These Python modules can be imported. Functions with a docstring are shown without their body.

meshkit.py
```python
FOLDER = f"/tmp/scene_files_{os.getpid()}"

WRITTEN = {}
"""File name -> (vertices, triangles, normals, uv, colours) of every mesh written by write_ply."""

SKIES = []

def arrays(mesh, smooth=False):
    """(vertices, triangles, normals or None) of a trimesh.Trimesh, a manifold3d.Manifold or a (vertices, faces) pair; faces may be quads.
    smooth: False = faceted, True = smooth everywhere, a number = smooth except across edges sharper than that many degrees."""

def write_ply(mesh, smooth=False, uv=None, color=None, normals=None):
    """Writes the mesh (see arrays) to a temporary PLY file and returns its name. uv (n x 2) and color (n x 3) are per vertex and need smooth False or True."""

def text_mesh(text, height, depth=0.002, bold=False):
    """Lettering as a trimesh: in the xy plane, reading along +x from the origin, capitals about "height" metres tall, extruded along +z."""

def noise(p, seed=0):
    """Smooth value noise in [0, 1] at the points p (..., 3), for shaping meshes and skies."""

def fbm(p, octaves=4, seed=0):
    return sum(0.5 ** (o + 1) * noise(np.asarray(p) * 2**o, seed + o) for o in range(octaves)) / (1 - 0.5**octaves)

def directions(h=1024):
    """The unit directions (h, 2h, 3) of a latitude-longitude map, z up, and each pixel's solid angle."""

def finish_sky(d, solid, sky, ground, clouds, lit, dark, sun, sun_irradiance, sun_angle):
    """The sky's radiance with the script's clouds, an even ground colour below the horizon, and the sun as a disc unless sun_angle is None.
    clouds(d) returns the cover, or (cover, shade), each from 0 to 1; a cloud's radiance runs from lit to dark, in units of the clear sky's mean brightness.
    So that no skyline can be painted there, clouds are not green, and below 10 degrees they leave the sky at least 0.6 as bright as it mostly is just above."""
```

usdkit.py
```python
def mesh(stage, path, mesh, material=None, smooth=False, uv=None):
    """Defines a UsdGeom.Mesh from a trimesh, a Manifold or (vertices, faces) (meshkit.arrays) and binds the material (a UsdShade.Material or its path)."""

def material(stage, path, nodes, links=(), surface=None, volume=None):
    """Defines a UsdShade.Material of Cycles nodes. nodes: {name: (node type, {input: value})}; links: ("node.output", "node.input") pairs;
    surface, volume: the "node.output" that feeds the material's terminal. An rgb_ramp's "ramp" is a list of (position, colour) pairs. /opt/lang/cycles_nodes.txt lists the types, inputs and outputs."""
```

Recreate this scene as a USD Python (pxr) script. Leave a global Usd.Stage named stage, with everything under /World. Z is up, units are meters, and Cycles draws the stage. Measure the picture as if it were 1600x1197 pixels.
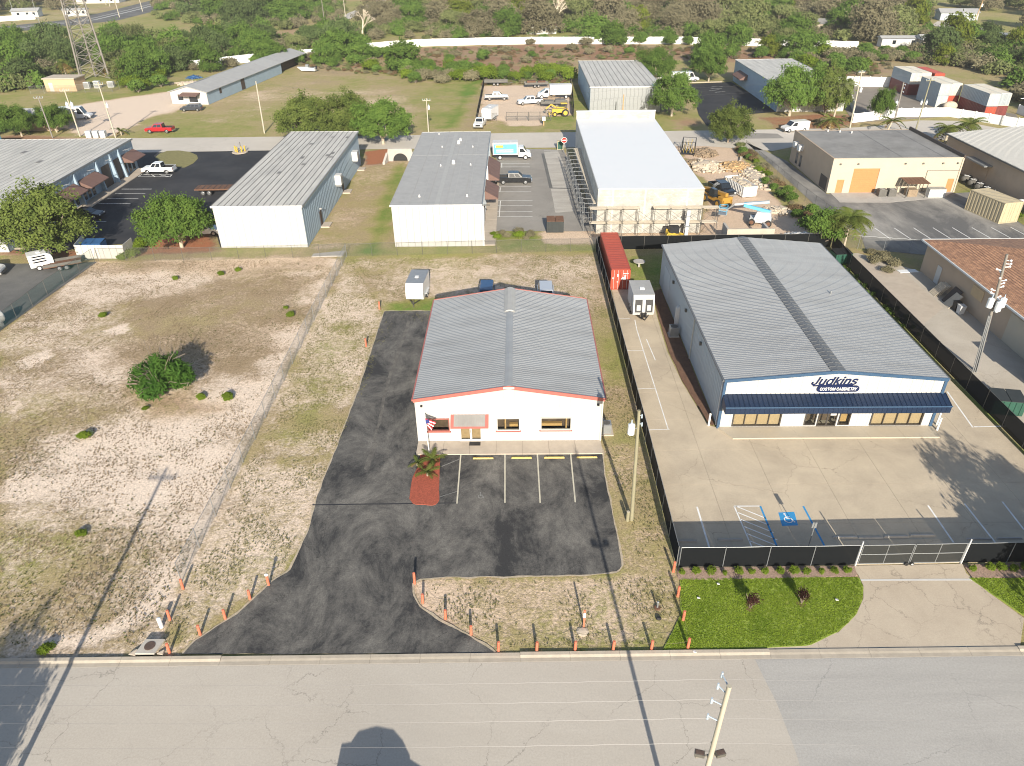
"""Aerial view of a light-industrial street: metal warehouses, fenced lots and woodland behind."""
import math
import numpy as np
import shapely
from shapely.geometry import Polygon, Point, LineString, box as sbox
from shapely import affinity
import mapbox_earcut as earcut
import meshkit
import usdkit
from pxr import Usd, UsdGeom, UsdLux, UsdShade, Gf, Sdf, Vt

stage = Usd.Stage.CreateInMemory()
UsdGeom.SetStageUpAxis(stage, UsdGeom.Tokens.z)
UsdGeom.SetStageMetersPerUnit(stage, 1.0)
world = UsdGeom.Xform.Define(stage, '/World')
stage.SetDefaultPrim(world.GetPrim())
UsdGeom.Scope.Define(stage, '/World/Looks')

# ---------------------------------------------------------------- camera
CAM_POS = (0.0, 0.0, 37.2)
PITCH, YAW, ROLL = math.radians(32.3517), math.radians(-0.5789), math.radians(0.6995)
fw = np.array([math.sin(YAW) * math.cos(PITCH), math.cos(YAW) * math.cos(PITCH), -math.sin(PITCH)])
rt = np.array([math.cos(YAW), -math.sin(YAW), 0.0])
dn = np.cross(fw, rt)
rt, dn = math.cos(ROLL) * rt + math.sin(ROLL) * dn, -math.sin(ROLL) * rt + math.cos(ROLL) * dn
cam = UsdGeom.Camera.Define(stage, '/World/camera')
cam.CreateHorizontalApertureAttr(36.0)
cam.CreateVerticalApertureAttr(36.0 * 766 / 1024)
cam.CreateFocalLengthAttr(36.0 * 1132.54 / 1600)
cam.CreateClippingRangeAttr(Gf.Vec2f(0.5, 6000))
m4 = Gf.Matrix4d(1.0)
for i, r in enumerate((rt, -dn, -fw)):
    m4.SetRow(i, Gf.Vec4d(float(r[0]), float(r[1]), float(r[2]), 0))
m4.SetRow(3, Gf.Vec4d(*CAM_POS, 1))
cam.AddTransformOp().Set(m4)
cam.GetPrim().CreateAttribute('exposure', Sdf.ValueTypeNames.Float).Set(1.02)

# ---------------------------------------------------------------- sky and sun
SUN_EL = math.radians(22.5)
SUN_TO = (math.sin(math.radians(5.5)), -math.cos(math.radians(5.5)))      # horizontal direction towards the sun
SUN_ROT = math.atan2(SUN_TO[0], SUN_TO[1])
dome = UsdLux.DomeLight.Define(stage, '/World/sky')
dome.CreateIntensityAttr(1.0)
sky_m = usdkit.material(stage, '/World/Looks/sky_look', {
    's': ('sky_texture', {'sky_type': 'single_scattering', 'sun_disc': False, 'sun_elevation': SUN_EL, 'sun_rotation': SUN_ROT,
                          'air_density': 1.0, 'aerosol_density': 1.2, 'ozone_density': 1.0}),
    'b': ('background_shader', {'strength': 0.09})}, [('s.color', 'b.color')], surface='b.background')
UsdShade.MaterialBindingAPI.Apply(dome.GetPrim()).Bind(sky_m)
dome.GetPrim().SetCustomDataByKey('kind', 'structure')
sun = UsdLux.DistantLight.Define(stage, '/World/sun')
sun.CreateIntensityAttr(1.25)
sun.CreateAngleAttr(0.53)
sun.CreateColorAttr(Gf.Vec3f(1.0, 0.92, 0.79))
sun.CreateNormalizeAttr(True)
d = np.array([SUN_TO[0] * math.cos(SUN_EL), SUN_TO[1] * math.cos(SUN_EL), math.sin(SUN_EL)])
sx = np.cross([0, 0, 1.0], d); sx /= np.linalg.norm(sx)
sy = np.cross(d, sx)
ms = Gf.Matrix4d(1.0)
for i, r in enumerate((sx, sy, d)):
    ms.SetRow(i, Gf.Vec4d(float(r[0]), float(r[1]), float(r[2]), 0))
sun.AddTransformOp().Set(ms)

# ---------------------------------------------------------------- helpers: names, prims
used = {}


def numbered(path):
    k = used.get(path, -1) + 1
    used[path] = k
    return path if k == 0 else f'{path}_{k:03d}'


def tag(p, label=None, cat=None, group=None, kind=None):
    for k, v in (('label', label), ('category', cat), ('group', group), ('kind', kind)):
        if v:
            p.SetCustomDataByKey(k, v)
    return p


def thing(name, label, cat, loc=(0, 0, 0), rz=0.0, group=None, kind=None, s=None):
    x = UsdGeom.Xform.Define(stage, numbered('/World/' + name))
    x.AddTranslateOp().Set(Gf.Vec3d(float(loc[0]), float(loc[1]), float(loc[2]) if len(loc) > 2 else 0.0))
    x.AddRotateZOp().Set(float(rz))
    sc = (s, s, s) if np.ndim(s) == 0 and s is not None else (s or (1, 1, 1))
    x.AddScaleOp().Set(Gf.Vec3f(*[float(q) for q in sc]))
    return tag(x.GetPrim(), label, cat, group, kind)


def struct(name):
    x = UsdGeom.Xform.Define(stage, numbered('/World/' + name))
    return tag(x.GetPrim(), kind='structure')


def put(parent, name, mb, m, smooth=False, label=None, kind=None):
    path = numbered((parent.GetPath().pathString if parent is not None else '/World') + '/' + name)
    p = usdkit.mesh(stage, path, mb.arr() if isinstance(mb, MB) else mb, m, smooth=smooth).GetPrim()
    return tag(p, label, None, None, kind)


def solo(name, mb, m, label=None, cat=None, group=None, kind=None, smooth=False):
    return tag(put(None, name, mb, m, smooth), label, cat, group, kind)


def copy(src, loc, rz=0.0, label=None, group=None, s=None, name=None):
    base = src.GetName()
    base = base[:-4] if base[-4:-3] == '_' and base[-3:].isdigit() else base
    was = src.GetCustomData()
    t = thing(name or base, label or was['label'], was['category'], loc, rz, group or was.get('group'), None, s)
    t.GetReferences().AddInternalReference(src.GetPath())
    t.SetInstanceable(True)
    return t


# ---------------------------------------------------------------- helpers: mesh building
def tri2d(poly):
    rings = [np.array(poly.exterior.coords)[:-1]] + [np.array(r.coords)[:-1] for r in poly.interiors]
    v = np.vstack(rings)
    ends = np.cumsum([len(r) for r in rings]).astype(np.uint32)
    return v, earcut.triangulate_float64(v, ends).reshape(-1, 3), rings


def polys(g):
    return [p for p in getattr(g, 'geoms', [g]) if p.geom_type == 'Polygon' and p.area > 1e-6]


class MB:
    def __init__(s):
        s.v, s.f, s.n = [], [], 0

    def add(s, v, f):
        v = np.asarray(v, float); f = np.asarray(f, int)
        if f.shape[1] == 4:
            f = np.vstack([f[:, [0, 1, 2]], f[:, [0, 2, 3]]])
        s.v.append(v); s.f.append(f + s.n); s.n += len(v)
        return s

    def arr(s):
        return np.vstack(s.v), np.vstack(s.f)

    def hexa(s, b, t):
        return s.add(list(b) + list(t), [(3, 2, 1, 0), (4, 5, 6, 7), (0, 1, 5, 4), (1, 2, 6, 5), (2, 3, 7, 6), (3, 0, 4, 7)])

    def box(s, x0, x1, y0, y1, z0, z1, rz=0.0, at=(0, 0, 0)):
        c, n = math.cos(rz), math.sin(rz)
        P = lambda x, y, z: (at[0] + c * x - n * y, at[1] + n * x + c * y, at[2] + z)
        return s.hexa([P(x0, y0, z0), P(x1, y0, z0), P(x1, y1, z0), P(x0, y1, z0)], [P(x0, y0, z1), P(x1, y0, z1), P(x1, y1, z1), P(x0, y1, z1)])

    def beam(s, a, b, w, h=None):
        """square bar from a to b"""
        a, b = np.asarray(a, float), np.asarray(b, float)
        h = h or w
        d = (b - a) / max(np.linalg.norm(b - a), 1e-9)
        u = np.cross(d, [0, 0, 1.0])
        u = np.array([1.0, 0, 0]) if np.linalg.norm(u) < 1e-3 else u / np.linalg.norm(u)
        v = np.cross(u, d)
        q = [u * w / 2 * i + v * h / 2 * j for i, j in ((-1, -1), (1, -1), (1, 1), (-1, 1))]
        return s.hexa([a + k for k in q], [b + k for k in q])

    def cyl(s, a, b, r0, r1=None, n=10, cap=True):
        a, b = np.asarray(a, float), np.asarray(b, float)
        r1 = r0 if r1 is None else r1
        d = (b - a) / max(np.linalg.norm(b - a), 1e-9)
        u = np.cross(d, [0, 0, 1.0] if abs(d[2]) < 0.95 else [1.0, 0, 0]); u /= np.linalg.norm(u)
        w = np.cross(d, u)
        t = np.arange(n) * 2 * math.pi / n
        ring = np.outer(np.cos(t), u) + np.outer(np.sin(t), w)
        v = np.vstack([a + ring * r0, b + ring * r1, [a], [b]])
        f = []
        for i in range(n):
            j = (i + 1) % n
            f += [(i, j, n + j), (i, n + j, n + i)]
            if cap:
                f += [(2 * n, j, i), (2 * n + 1, n + i, n + j)]
        return s.add(v, f)

    def tube(s, pts, r, n=5):
        pts = np.asarray(pts, float)
        for a, b in zip(pts[:-1], pts[1:]):
            s.cyl(a, b, r, r, n, cap=False)
        return s

    def extr(s, poly, o, u, v, nn, t0, t1):
        """polygon in (u, v) extruded from t0 to t1 along nn"""
        o, u, v, nn = [np.asarray(q, float) for q in (o, u, v, nn)]
        for g in polys(poly):
            p, t, rings = tri2d(g)
            base = o + np.outer(p[:, 0], u) + np.outer(p[:, 1], v)
            n = len(p)
            f = [tuple(q) for q in t + n] + [tuple(q[::-1]) for q in t]
            k = 0
            for r in rings:
                m = len(r)
                for i in range(m):
                    a, b = k + i, k + (i + 1) % m
                    f += [(a, b, n + b), (a, n + b, n + a)]
                k += m
            s.add(np.vstack([base + nn * t0, base + nn * t1]), f)
        return s

    def prism(s, poly, z0, z1):
        return s.extr(poly if not isinstance(poly, list) else Polygon(poly), (0, 0, 0), (1, 0, 0), (0, 1, 0), (0, 0, 1), z0, z1)

    def flat(s, poly, z):
        for g in polys(poly if not isinstance(poly, list) else Polygon(poly)):
            p, t, _ = tri2d(g)
            s.add(np.column_stack([p, np.full(len(p), z)]), t)
        return s

    def side(s, poly, y0, y1):
        """polygon in (x, z) extruded along y"""
        return s.extr(poly if not isinstance(poly, list) else Polygon(poly), (0, 0, 0), (1, 0, 0), (0, 0, 1), (0, 1, 0), y0, y1)

    def quad(s, a, b, c, e):
        return s.add([a, b, c, e], [(0, 1, 2, 3)])

    def ball(s, c, r, n=8, m=5, sq=(1, 1, 1)):
        v, f = [], []
        for i in range(m + 1):
            for j in range(n):
                a, b = math.pi * i / m, 2 * math.pi * j / n
                v.append((c[0] + r * sq[0] * math.sin(a) * math.cos(b), c[1] + r * sq[1] * math.sin(a) * math.sin(b), c[2] + r * sq[2] * math.cos(a)))
        for i in range(m):
            for j in range(n):
                k = (j + 1) % n
                f.append((i * n + j, (i + 1) * n + j, (i + 1) * n + k, i * n + k))
        return s.add(v, f)


# ---------------------------------------------------------------- helpers: materials
def shade(c, k):
    return tuple(min(1.0, max(0.0, q * k)) for q in c)


def mat(name, c, rough=0.7, var=0.12, scale=1.5, metal=0.0, spec=0.4, dirt=None, dirt_scale=0.35, dirt_amt=0.5, stretch=(1, 1, 1), bump=0.0, bump_scale=30.0, detail=6):
    """plain surface with two scales of procedural variation"""
    n = {'g': ('geometry', {}), 'mp': ('mapping', {'scale': stretch}),
         'n1': ('noise_texture', {'scale': scale, 'detail': detail, 'roughness': 0.65}),
         'r1': ('rgb_ramp', {'ramp': [(0.25, shade(c, 1 - var)), (0.75, shade(c, 1 + var))]}),
         'p': ('principled_bsdf', {'roughness': rough, 'metallic': metal, 'specular_ior_level': spec})}
    l = [('g.position', 'mp.vector'), ('mp.vector', 'n1.vector'), ('n1.fac', 'r1.fac')]
    out = 'r1.color'
    if dirt is not None:
        n['n2'] = ('noise_texture', {'scale': dirt_scale, 'detail': 8.0, 'roughness': 0.7})
        n['k'] = ('map_range', {'from_min': 0.45, 'from_max': 0.72, 'to_min': 0.0, 'to_max': dirt_amt, 'clamp': True})
        n['mx'] = ('mix_color', {'b': dirt})
        l += [('mp.vector', 'n2.vector'), ('n2.fac', 'k.value'), ('k.result', 'mx.fac'), (out, 'mx.a')]
        out = 'mx.result'
    if bump:
        n['n3'] = ('noise_texture', {'scale': bump_scale, 'detail': 4.0})
        n['bp'] = ('bump', {'strength': bump, 'distance': 0.02})
        l += [('g.position', 'n3.vector'), ('n3.fac', 'bp.height'), ('bp.normal', 'p.normal')]
    l.append((out, 'p.base_color'))
    return usdkit.material(stage, '/World/Looks/' + name, n, l, surface='p.BSDF')


def leaf_mat(name, dark, light, trans=0.3, tint=None):
    n = {'g': ('geometry', {}), 'o': ('object_info', {}),
         'n1': ('noise_texture', {'scale': 0.55, 'detail': 3.0, 'roughness': 0.6}),
         'a': ('math', {'math_type': 'multiply_add', 'value2': 0.45, 'value3': -0.1}),
         'b': ('math', {'math_type': 'multiply_add', 'value2': 0.75}),
         'r': ('rgb_ramp', {'ramp': [(0.05, dark), (0.95, light)]}),
         'h': ('hsv', {'hue': 0.5, 'saturation': 1.0}),
         'v': ('math', {'math_type': 'multiply_add', 'value2': 0.35, 'value3': 0.83}),
         'd': ('diffuse_bsdf', {'roughness': 0.3}), 't': ('translucent_bsdf', {}),
         'm': ('mix_closure', {'fac': trans})}
    l = [('g.position', 'n1.vector'), ('g.random_per_island', 'a.value1'), ('n1.fac', 'b.value1'), ('a.value', 'b.value3'), ('b.value', 'r.fac'),
         ('r.color', 'h.color'), ('o.random', 'v.value1'), ('v.value', 'h.value'), ('h.color', 'd.color'), ('h.color', 't.color'),
         ('d.BSDF', 'm.closure1'), ('t.BSDF', 'm.closure2')]
    return usdkit.material(stage, '/World/Looks/' + name, n, l, surface='m.closure')


def paving_mat(name, base, light, dust=0.55, dust_scale=0.22, crack=None, crack_scale=0.22, crack_w=0.006, grain=0.12, rough=0.85, stretch=(1, 1, 1), bands=None, rgh=0.68):
    """asphalt or concrete: aggregate grain, dusty or worn blotches, optional crack network and tyre bands"""
    n = {'g': ('geometry', {}), 'mp': ('mapping', {'scale': stretch}),
         'n1': ('noise_texture', {'scale': dust_scale, 'detail': 9.0, 'roughness': rgh, 'distortion': 0.4}),
         'k1': ('map_range', {'from_min': 0.40, 'from_max': 0.70, 'to_min': 0.0, 'to_max': dust, 'clamp': True}),
         'm1': ('mix_color', {'a': base, 'b': light}),
         'n2': ('noise_texture', {'scale': 9.0, 'detail': 6.0, 'roughness': 0.8}),
         'k2': ('map_range', {'from_min': 0.3, 'from_max': 0.7, 'to_min': 1 - grain, 'to_max': 1 + grain}),
         'm2': ('mix_color', {'blend_type': 'multiply', 'fac': 1.0, 'use_clamp': False}),
         'p': ('principled_bsdf', {'roughness': rough, 'specular_ior_level': 0.25})}
    l = [('g.position', 'mp.vector'), ('mp.vector', 'n1.vector'), ('n1.fac', 'k1.value'), ('k1.result', 'm1.fac'),
         ('g.position', 'n2.vector'), ('n2.fac', 'k2.value'), ('m1.result', 'm2.a'), ('k2.result', 'm2.b')]
    out = 'm2.result'
    if crack is not None:
        n['wn'] = ('noise_texture', {'scale': 0.9, 'detail': 4.0, 'roughness': 0.7})
        n['ws'] = ('vector_math', {'math_type': 'scale', 'scale': 1.1})
        n['wa'] = ('vector_math', {'math_type': 'add'})
        n['vo'] = ('voronoi_texture', {'feature': 'distance_to_edge', 'scale': crack_scale})
        n['k3'] = ('map_range', {'from_min': 0.0, 'from_max': crack_w, 'to_min': 0.6, 'to_max': 0.0, 'clamp': True})
        n['n4'] = ('noise_texture', {'scale': 0.17, 'detail': 2.0})
        n['k4'] = ('map_range', {'from_min': 0.42, 'from_max': 0.55, 'to_min': 0.0, 'to_max': 1.0, 'clamp': True})
        n['cf'] = ('math', {'math_type': 'multiply'})
        n['m3'] = ('mix_color', {'b': crack})
        l += [('g.position', 'wn.vector'), ('wn.color', 'ws.vector1'), ('ws.vector', 'wa.vector1'), ('g.position', 'wa.vector2'), ('wa.vector', 'vo.vector'),
              ('vo.distance', 'k3.value'), ('g.position', 'n4.vector'), ('n4.fac', 'k4.value'), ('k3.result', 'cf.value1'), ('k4.result', 'cf.value2'),
              ('cf.value', 'm3.fac'), (out, 'm3.a')]
        out = 'm3.result'
    n['n5'] = ('noise_texture', {'scale': 45.0, 'detail': 3.0})
    n['bp'] = ('bump', {'strength': 0.35, 'distance': 0.01})
    l += [('g.position', 'n5.vector'), ('n5.fac', 'bp.height'), ('bp.normal', 'p.normal'), (out, 'p.base_color')]
    return usdkit.material(stage, '/World/Looks/' + name, n, l, surface='p.BSDF')


def screen_mat(name, c, see, wire=False):
    """wire mesh or woven screen: part of the light passes between the threads"""
    n = {'d': ('diffuse_bsdf', {'color': c}), 't': ('transparent_bsdf', {}), 'm': ('mix_closure', {'fac': see})}
    return usdkit.material(stage, '/World/Looks/' + name, n, [('d.BSDF', 'm.closure1'), ('t.BSDF', 'm.closure2')], surface='m.closure')


glass_m = usdkit.material(stage, '/World/Looks/window_glass', {
    't': ('transparent_bsdf', {'color': (0.72, 0.76, 0.76)}), 'g': ('glossy_bsdf', {'color': (0.9, 0.95, 1.0), 'roughness': 0.03}), 'f': ('fresnel', {'IOR': 1.6}), 'm': ('mix_closure', {})},
    [('f.fac', 'm.fac'), ('t.BSDF', 'm.closure1'), ('g.BSDF', 'm.closure2')], surface='m.closure')

M = {}
for nm, args in {
    'white_metal': dict(c=(0.395, 0.39, 0.375), rough=0.5, var=0.03, scale=0.6, dirt=(0.30, 0.28, 0.25), dirt_amt=0.28, stretch=(2.2, 2.2, .25)),
    'cream_metal': dict(c=(0.40, 0.39, 0.36), rough=0.5, var=0.03, scale=0.6, dirt=(0.5, 0.47, 0.42), dirt_amt=0.25),
    'roof_steel': dict(c=(0.295, 0.30, 0.30), rough=0.42, var=0.07, scale=0.5, metal=0.25, stretch=(0.22, 1.1, 1), dirt=(0.17, 0.165, 0.155), dirt_amt=0.42, dirt_scale=0.55),
    'roof_steel_dark': dict(c=(0.12, 0.125, 0.13), rough=0.5, var=0.12, scale=0.8, metal=0.2),
    'coral_trim': dict(c=(0.29, 0.095, 0.078), rough=0.5, var=0.08),
    'blue_trim': dict(c=(0.034, 0.07, 0.125), rough=0.4, var=0.08),
    'navy': dict(c=(0.009, 0.019, 0.044), rough=0.4, var=0.1),
    'navy_sign': dict(c=(0.005, 0.012, 0.05), rough=0.4, var=0.05),
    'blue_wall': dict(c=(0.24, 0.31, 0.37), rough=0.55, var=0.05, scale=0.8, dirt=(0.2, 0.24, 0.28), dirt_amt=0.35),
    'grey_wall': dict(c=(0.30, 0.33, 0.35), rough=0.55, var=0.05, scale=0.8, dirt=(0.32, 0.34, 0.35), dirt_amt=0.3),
    'roof_old': dict(c=(0.42, 0.405, 0.37), rough=0.6, var=0.12, scale=0.8, dirt=(0.20, 0.19, 0.175), dirt_amt=0.6, dirt_scale=0.25, stretch=(3, 0.5, 1)),
    'roof_seam': dict(c=(0.13, 0.125, 0.12), rough=0.7, var=0.3, scale=1.2),
    'roof_grey': dict(c=(0.275, 0.275, 0.27), rough=0.8, var=0.1, scale=1.0, dirt=(0.32, 0.32, 0.31), dirt_amt=0.55, dirt_scale=0.3),
    'roof_light': dict(c=(0.30, 0.30, 0.29), rough=0.7, var=0.08),
    'roof_black': dict(c=(0.20, 0.195, 0.185), rough=0.85, var=0.18, scale=0.4, dirt=(0.10, 0.095, 0.09), dirt_amt=0.7, dirt_scale=0.16),
    'roof_white': dict(c=(0.575, 0.585, 0.595), rough=0.5, var=0.02, scale=0.3),
    'concrete': dict(c=(0.38, 0.325, 0.262), rough=0.85, var=0.09, scale=1.2, dirt=(0.27, 0.23, 0.185), dirt_amt=0.45, dirt_scale=0.5, bump=0.2),
    'concrete_grey': dict(c=(0.34, 0.32, 0.29), rough=0.85, var=0.1, scale=1.5, dirt=(0.22, 0.2, 0.18), dirt_amt=0.5, bump=0.2),
    'kerb': dict(c=(0.335, 0.295, 0.24), rough=0.85, var=0.1, scale=2.0, dirt=(0.24, 0.21, 0.17), dirt_amt=0.6, dirt_scale=0.9),
    'tan_stucco': dict(c=(0.36, 0.315, 0.245), rough=0.85, var=0.04, scale=0.6, dirt=(0.44, 0.35, 0.24), dirt_amt=0.35),
    'brown_stucco': dict(c=(0.36, 0.27, 0.19), rough=0.85, var=0.06, scale=0.6, dirt=(0.25, 0.19, 0.14), dirt_amt=0.4),
    'orange_door': dict(c=(0.36, 0.165, 0.06), rough=0.55, var=0.06),
    'brown_awning': dict(c=(0.13, 0.075, 0.06), rough=0.7, var=0.12),
    'dark_brown': dict(c=(0.05, 0.035, 0.028), rough=0.6, var=0.15),
    'blind_tan': dict(c=(0.42, 0.30, 0.17), rough=0.8, var=0.08),
    'interior': dict(c=(0.10, 0.065, 0.04), rough=0.9, var=0.5, scale=1.4),
    'wood_inside': dict(c=(0.45, 0.27, 0.10), rough=0.6, var=0.15),
    'black': dict(c=(0.012, 0.012, 0.013), rough=0.5, var=0.2),
    'rubber': dict(c=(0.018, 0.018, 0.018), rough=0.8, var=0.2),
    'dark_frame': dict(c=(0.045, 0.04, 0.036), rough=0.4, var=0.1),
    'chrome': dict(c=(0.55, 0.56, 0.57), rough=0.25, metal=0.9, var=0.03),
    'galv': dict(c=(0.27, 0.28, 0.285), rough=0.4, metal=0.5, var=0.1, scale=3),
    'galv_white': dict(c=(0.46, 0.46, 0.45), rough=0.5, var=0.06),
    'yellow_paint': dict(c=(0.50, 0.38, 0.11), rough=0.7, var=0.12, scale=5, dirt=(0.3, 0.25, 0.16), dirt_scale=3.0, dirt_amt=0.6),
    'line_cream': dict(c=(0.46, 0.43, 0.34), rough=0.75, var=0.12, scale=4, dirt=(0.2, 0.19, 0.17), dirt_scale=2.0, dirt_amt=0.55),
    'line_white': dict(c=(0.66, 0.66, 0.64), rough=0.75, var=0.08, scale=4, dirt=(0.35, 0.33, 0.3), dirt_scale=1.6, dirt_amt=0.5),
    'line_faded': dict(c=(0.20, 0.20, 0.19), rough=0.8, var=0.3, scale=5, dirt=(0.06, 0.06, 0.06), dirt_scale=1.5, dirt_amt=0.8),
    'line_blue': dict(c=(0.03, 0.22, 0.45), rough=0.7, var=0.1, scale=4),
    'bollard_orange': dict(c=(0.46, 0.125, 0.07), rough=0.6, var=0.15, scale=4, dirt=(0.42, 0.16, 0.1), dirt_amt=0.5, dirt_scale=3),
    'pole_wood': dict(c=(0.20, 0.185, 0.12), rough=0.85, var=0.15, scale=2.0, stretch=(6, 6, 0.4), dirt=(0.16, 0.14, 0.1), dirt_amt=0.5),
    'pole_pale': dict(c=(0.34, 0.31, 0.245), rough=0.85, var=0.12, scale=2.0, stretch=(6, 6, 0.4)),
    'pole_grey': dict(c=(0.17, 0.155, 0.135), rough=0.85, var=0.15, scale=2.0, stretch=(6, 6, 0.4)),
    'can_white': dict(c=(0.55, 0.57, 0.58), rough=0.4, var=0.05),
    'insulator': dict(c=(0.32, 0.38, 0.44), rough=0.3, var=0.1),
    'wire': dict(c=(0.13, 0.13, 0.13), rough=0.4, metal=0.3, var=0.05),
    'dark_steel': dict(c=(0.10, 0.095, 0.085), rough=0.6, var=0.2, metal=0.2),
    'container_red': dict(c=(0.30, 0.050, 0.026), rough=0.5, var=0.1, scale=1.0, dirt=(0.30, 0.06, 0.035), dirt_amt=0.5),
    'container_maroon': dict(c=(0.13, 0.024, 0.02), rough=0.6, var=0.15),
    'container_grey': dict(c=(0.25, 0.28, 0.295), rough=0.6, var=0.1, dirt=(0.25, 0.2, 0.16), dirt_amt=0.3),
    'container_cream': dict(c=(0.42, 0.405, 0.35), rough=0.6, var=0.08, dirt=(0.40, 0.30, 0.22), dirt_amt=0.45),
    'shed_beige': dict(c=(0.36, 0.305, 0.20), rough=0.6, var=0.05),
    'vinyl_white': dict(c=(0.60, 0.60, 0.585), rough=0.4, var=0.02),
    'car_white': dict(c=(0.55, 0.55, 0.54), rough=0.25, var=0.02, spec=0.6),
    'car_black': dict(c=(0.012, 0.013, 0.015), rough=0.2, var=0.1, spec=0.6),
    'car_blue': dict(c=(0.018, 0.055, 0.13), rough=0.22, var=0.05, spec=0.6),
    'car_red': dict(c=(0.28, 0.010, 0.014), rough=0.25, var=0.05, spec=0.6),
    'car_silver': dict(c=(0.48, 0.50, 0.52), rough=0.3, metal=0.4, var=0.03),
    'car_dark': dict(c=(0.035, 0.04, 0.05), rough=0.22, var=0.08, spec=0.6),
    'car_glass': dict(c=(0.014, 0.018, 0.022), rough=0.06, var=0.1, spec=0.8),
    'lamp_red': dict(c=(0.35, 0.02, 0.015), rough=0.3, var=0.05),
    'lamp_clear': dict(c=(0.62, 0.62, 0.6), rough=0.15, var=0.03),
    'lift_blue': dict(c=(0.10, 0.33, 0.48), rough=0.5, var=0.08),
    'plant_yellow': dict(c=(0.40, 0.27, 0.03), rough=0.5, var=0.08),
    'lift_orange': dict(c=(0.32, 0.175, 0.03), rough=0.5, var=0.12),
    'dumpster_green': dict(c=(0.012, 0.06, 0.04), rough=0.6, var=0.2),
    'dumpster_black': dict(c=(0.022, 0.026, 0.026), rough=0.6, var=0.2),
    'rust': dict(c=(0.11, 0.055, 0.032), rough=0.85, var=0.3, scale=4),
    'ad_blue': dict(c=(0.10, 0.30, 0.46), rough=0.45, var=0.12, scale=0.6),
    'ad_yellow': dict(c=(0.72, 0.58, 0.05), rough=0.45, var=0.03),
    'plank': dict(c=(0.46, 0.40, 0.31), rough=0.85, var=0.15, scale=2.5),
    'timber': dict(c=(0.36, 0.24, 0.12), rough=0.85, var=0.2, scale=2.5),
    'rubble': dict(c=(0.40, 0.34, 0.265), rough=0.9, var=0.25, scale=3),
    'rubble_dark': dict(c=(0.20, 0.15, 0.10), rough=0.9, var=0.35, scale=3),
    'trunk': dict(c=(0.20, 0.16, 0.125), rough=0.9, var=0.3, scale=4),
    'trunk_pale': dict(c=(0.34, 0.29, 0.22), rough=0.9, var=0.25, scale=4),
    'mulch_red': dict(c=(0.26, 0.062, 0.035), rough=0.95, var=0.45, scale=9, bump=0.9, bump_scale=14, detail=10),
    'mulch_brown': dict(c=(0.115, 0.062, 0.038), rough=0.95, var=0.45, scale=7, bump=0.9, bump_scale=14, dirt=(0.19, 0.11, 0.07), dirt_scale=1.5, dirt_amt=0.5),
    'mulch_pale': dict(c=(0.25, 0.175, 0.135), rough=0.95, var=0.5, scale=11, bump=0.9, bump_scale=18, dirt=(0.36, 0.27, 0.21), dirt_scale=6, dirt_amt=0.6),
    'flag_red': dict(c=(0.45, 0.03, 0.04), rough=0.8, var=0.05), 'flag_white': dict(c=(0.75, 0.74, 0.72), rough=0.8, var=0.03), 'flag_blue': dict(c=(0.02, 0.03, 0.14), rough=0.8, var=0.05),
    'tarp_blue': dict(c=(0.02, 0.07, 0.17), rough=0.6, var=0.2),
    'rope': dict(c=(0.15, 0.12, 0.08), rough=0.9, var=0.1),
    'iron': dict(c=(0.075, 0.05, 0.04), rough=0.8, var=0.25, scale=6),
    'peach': dict(c=(0.42, 0.29, 0.175), rough=0.85, var=0.05),
}.items():
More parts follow.
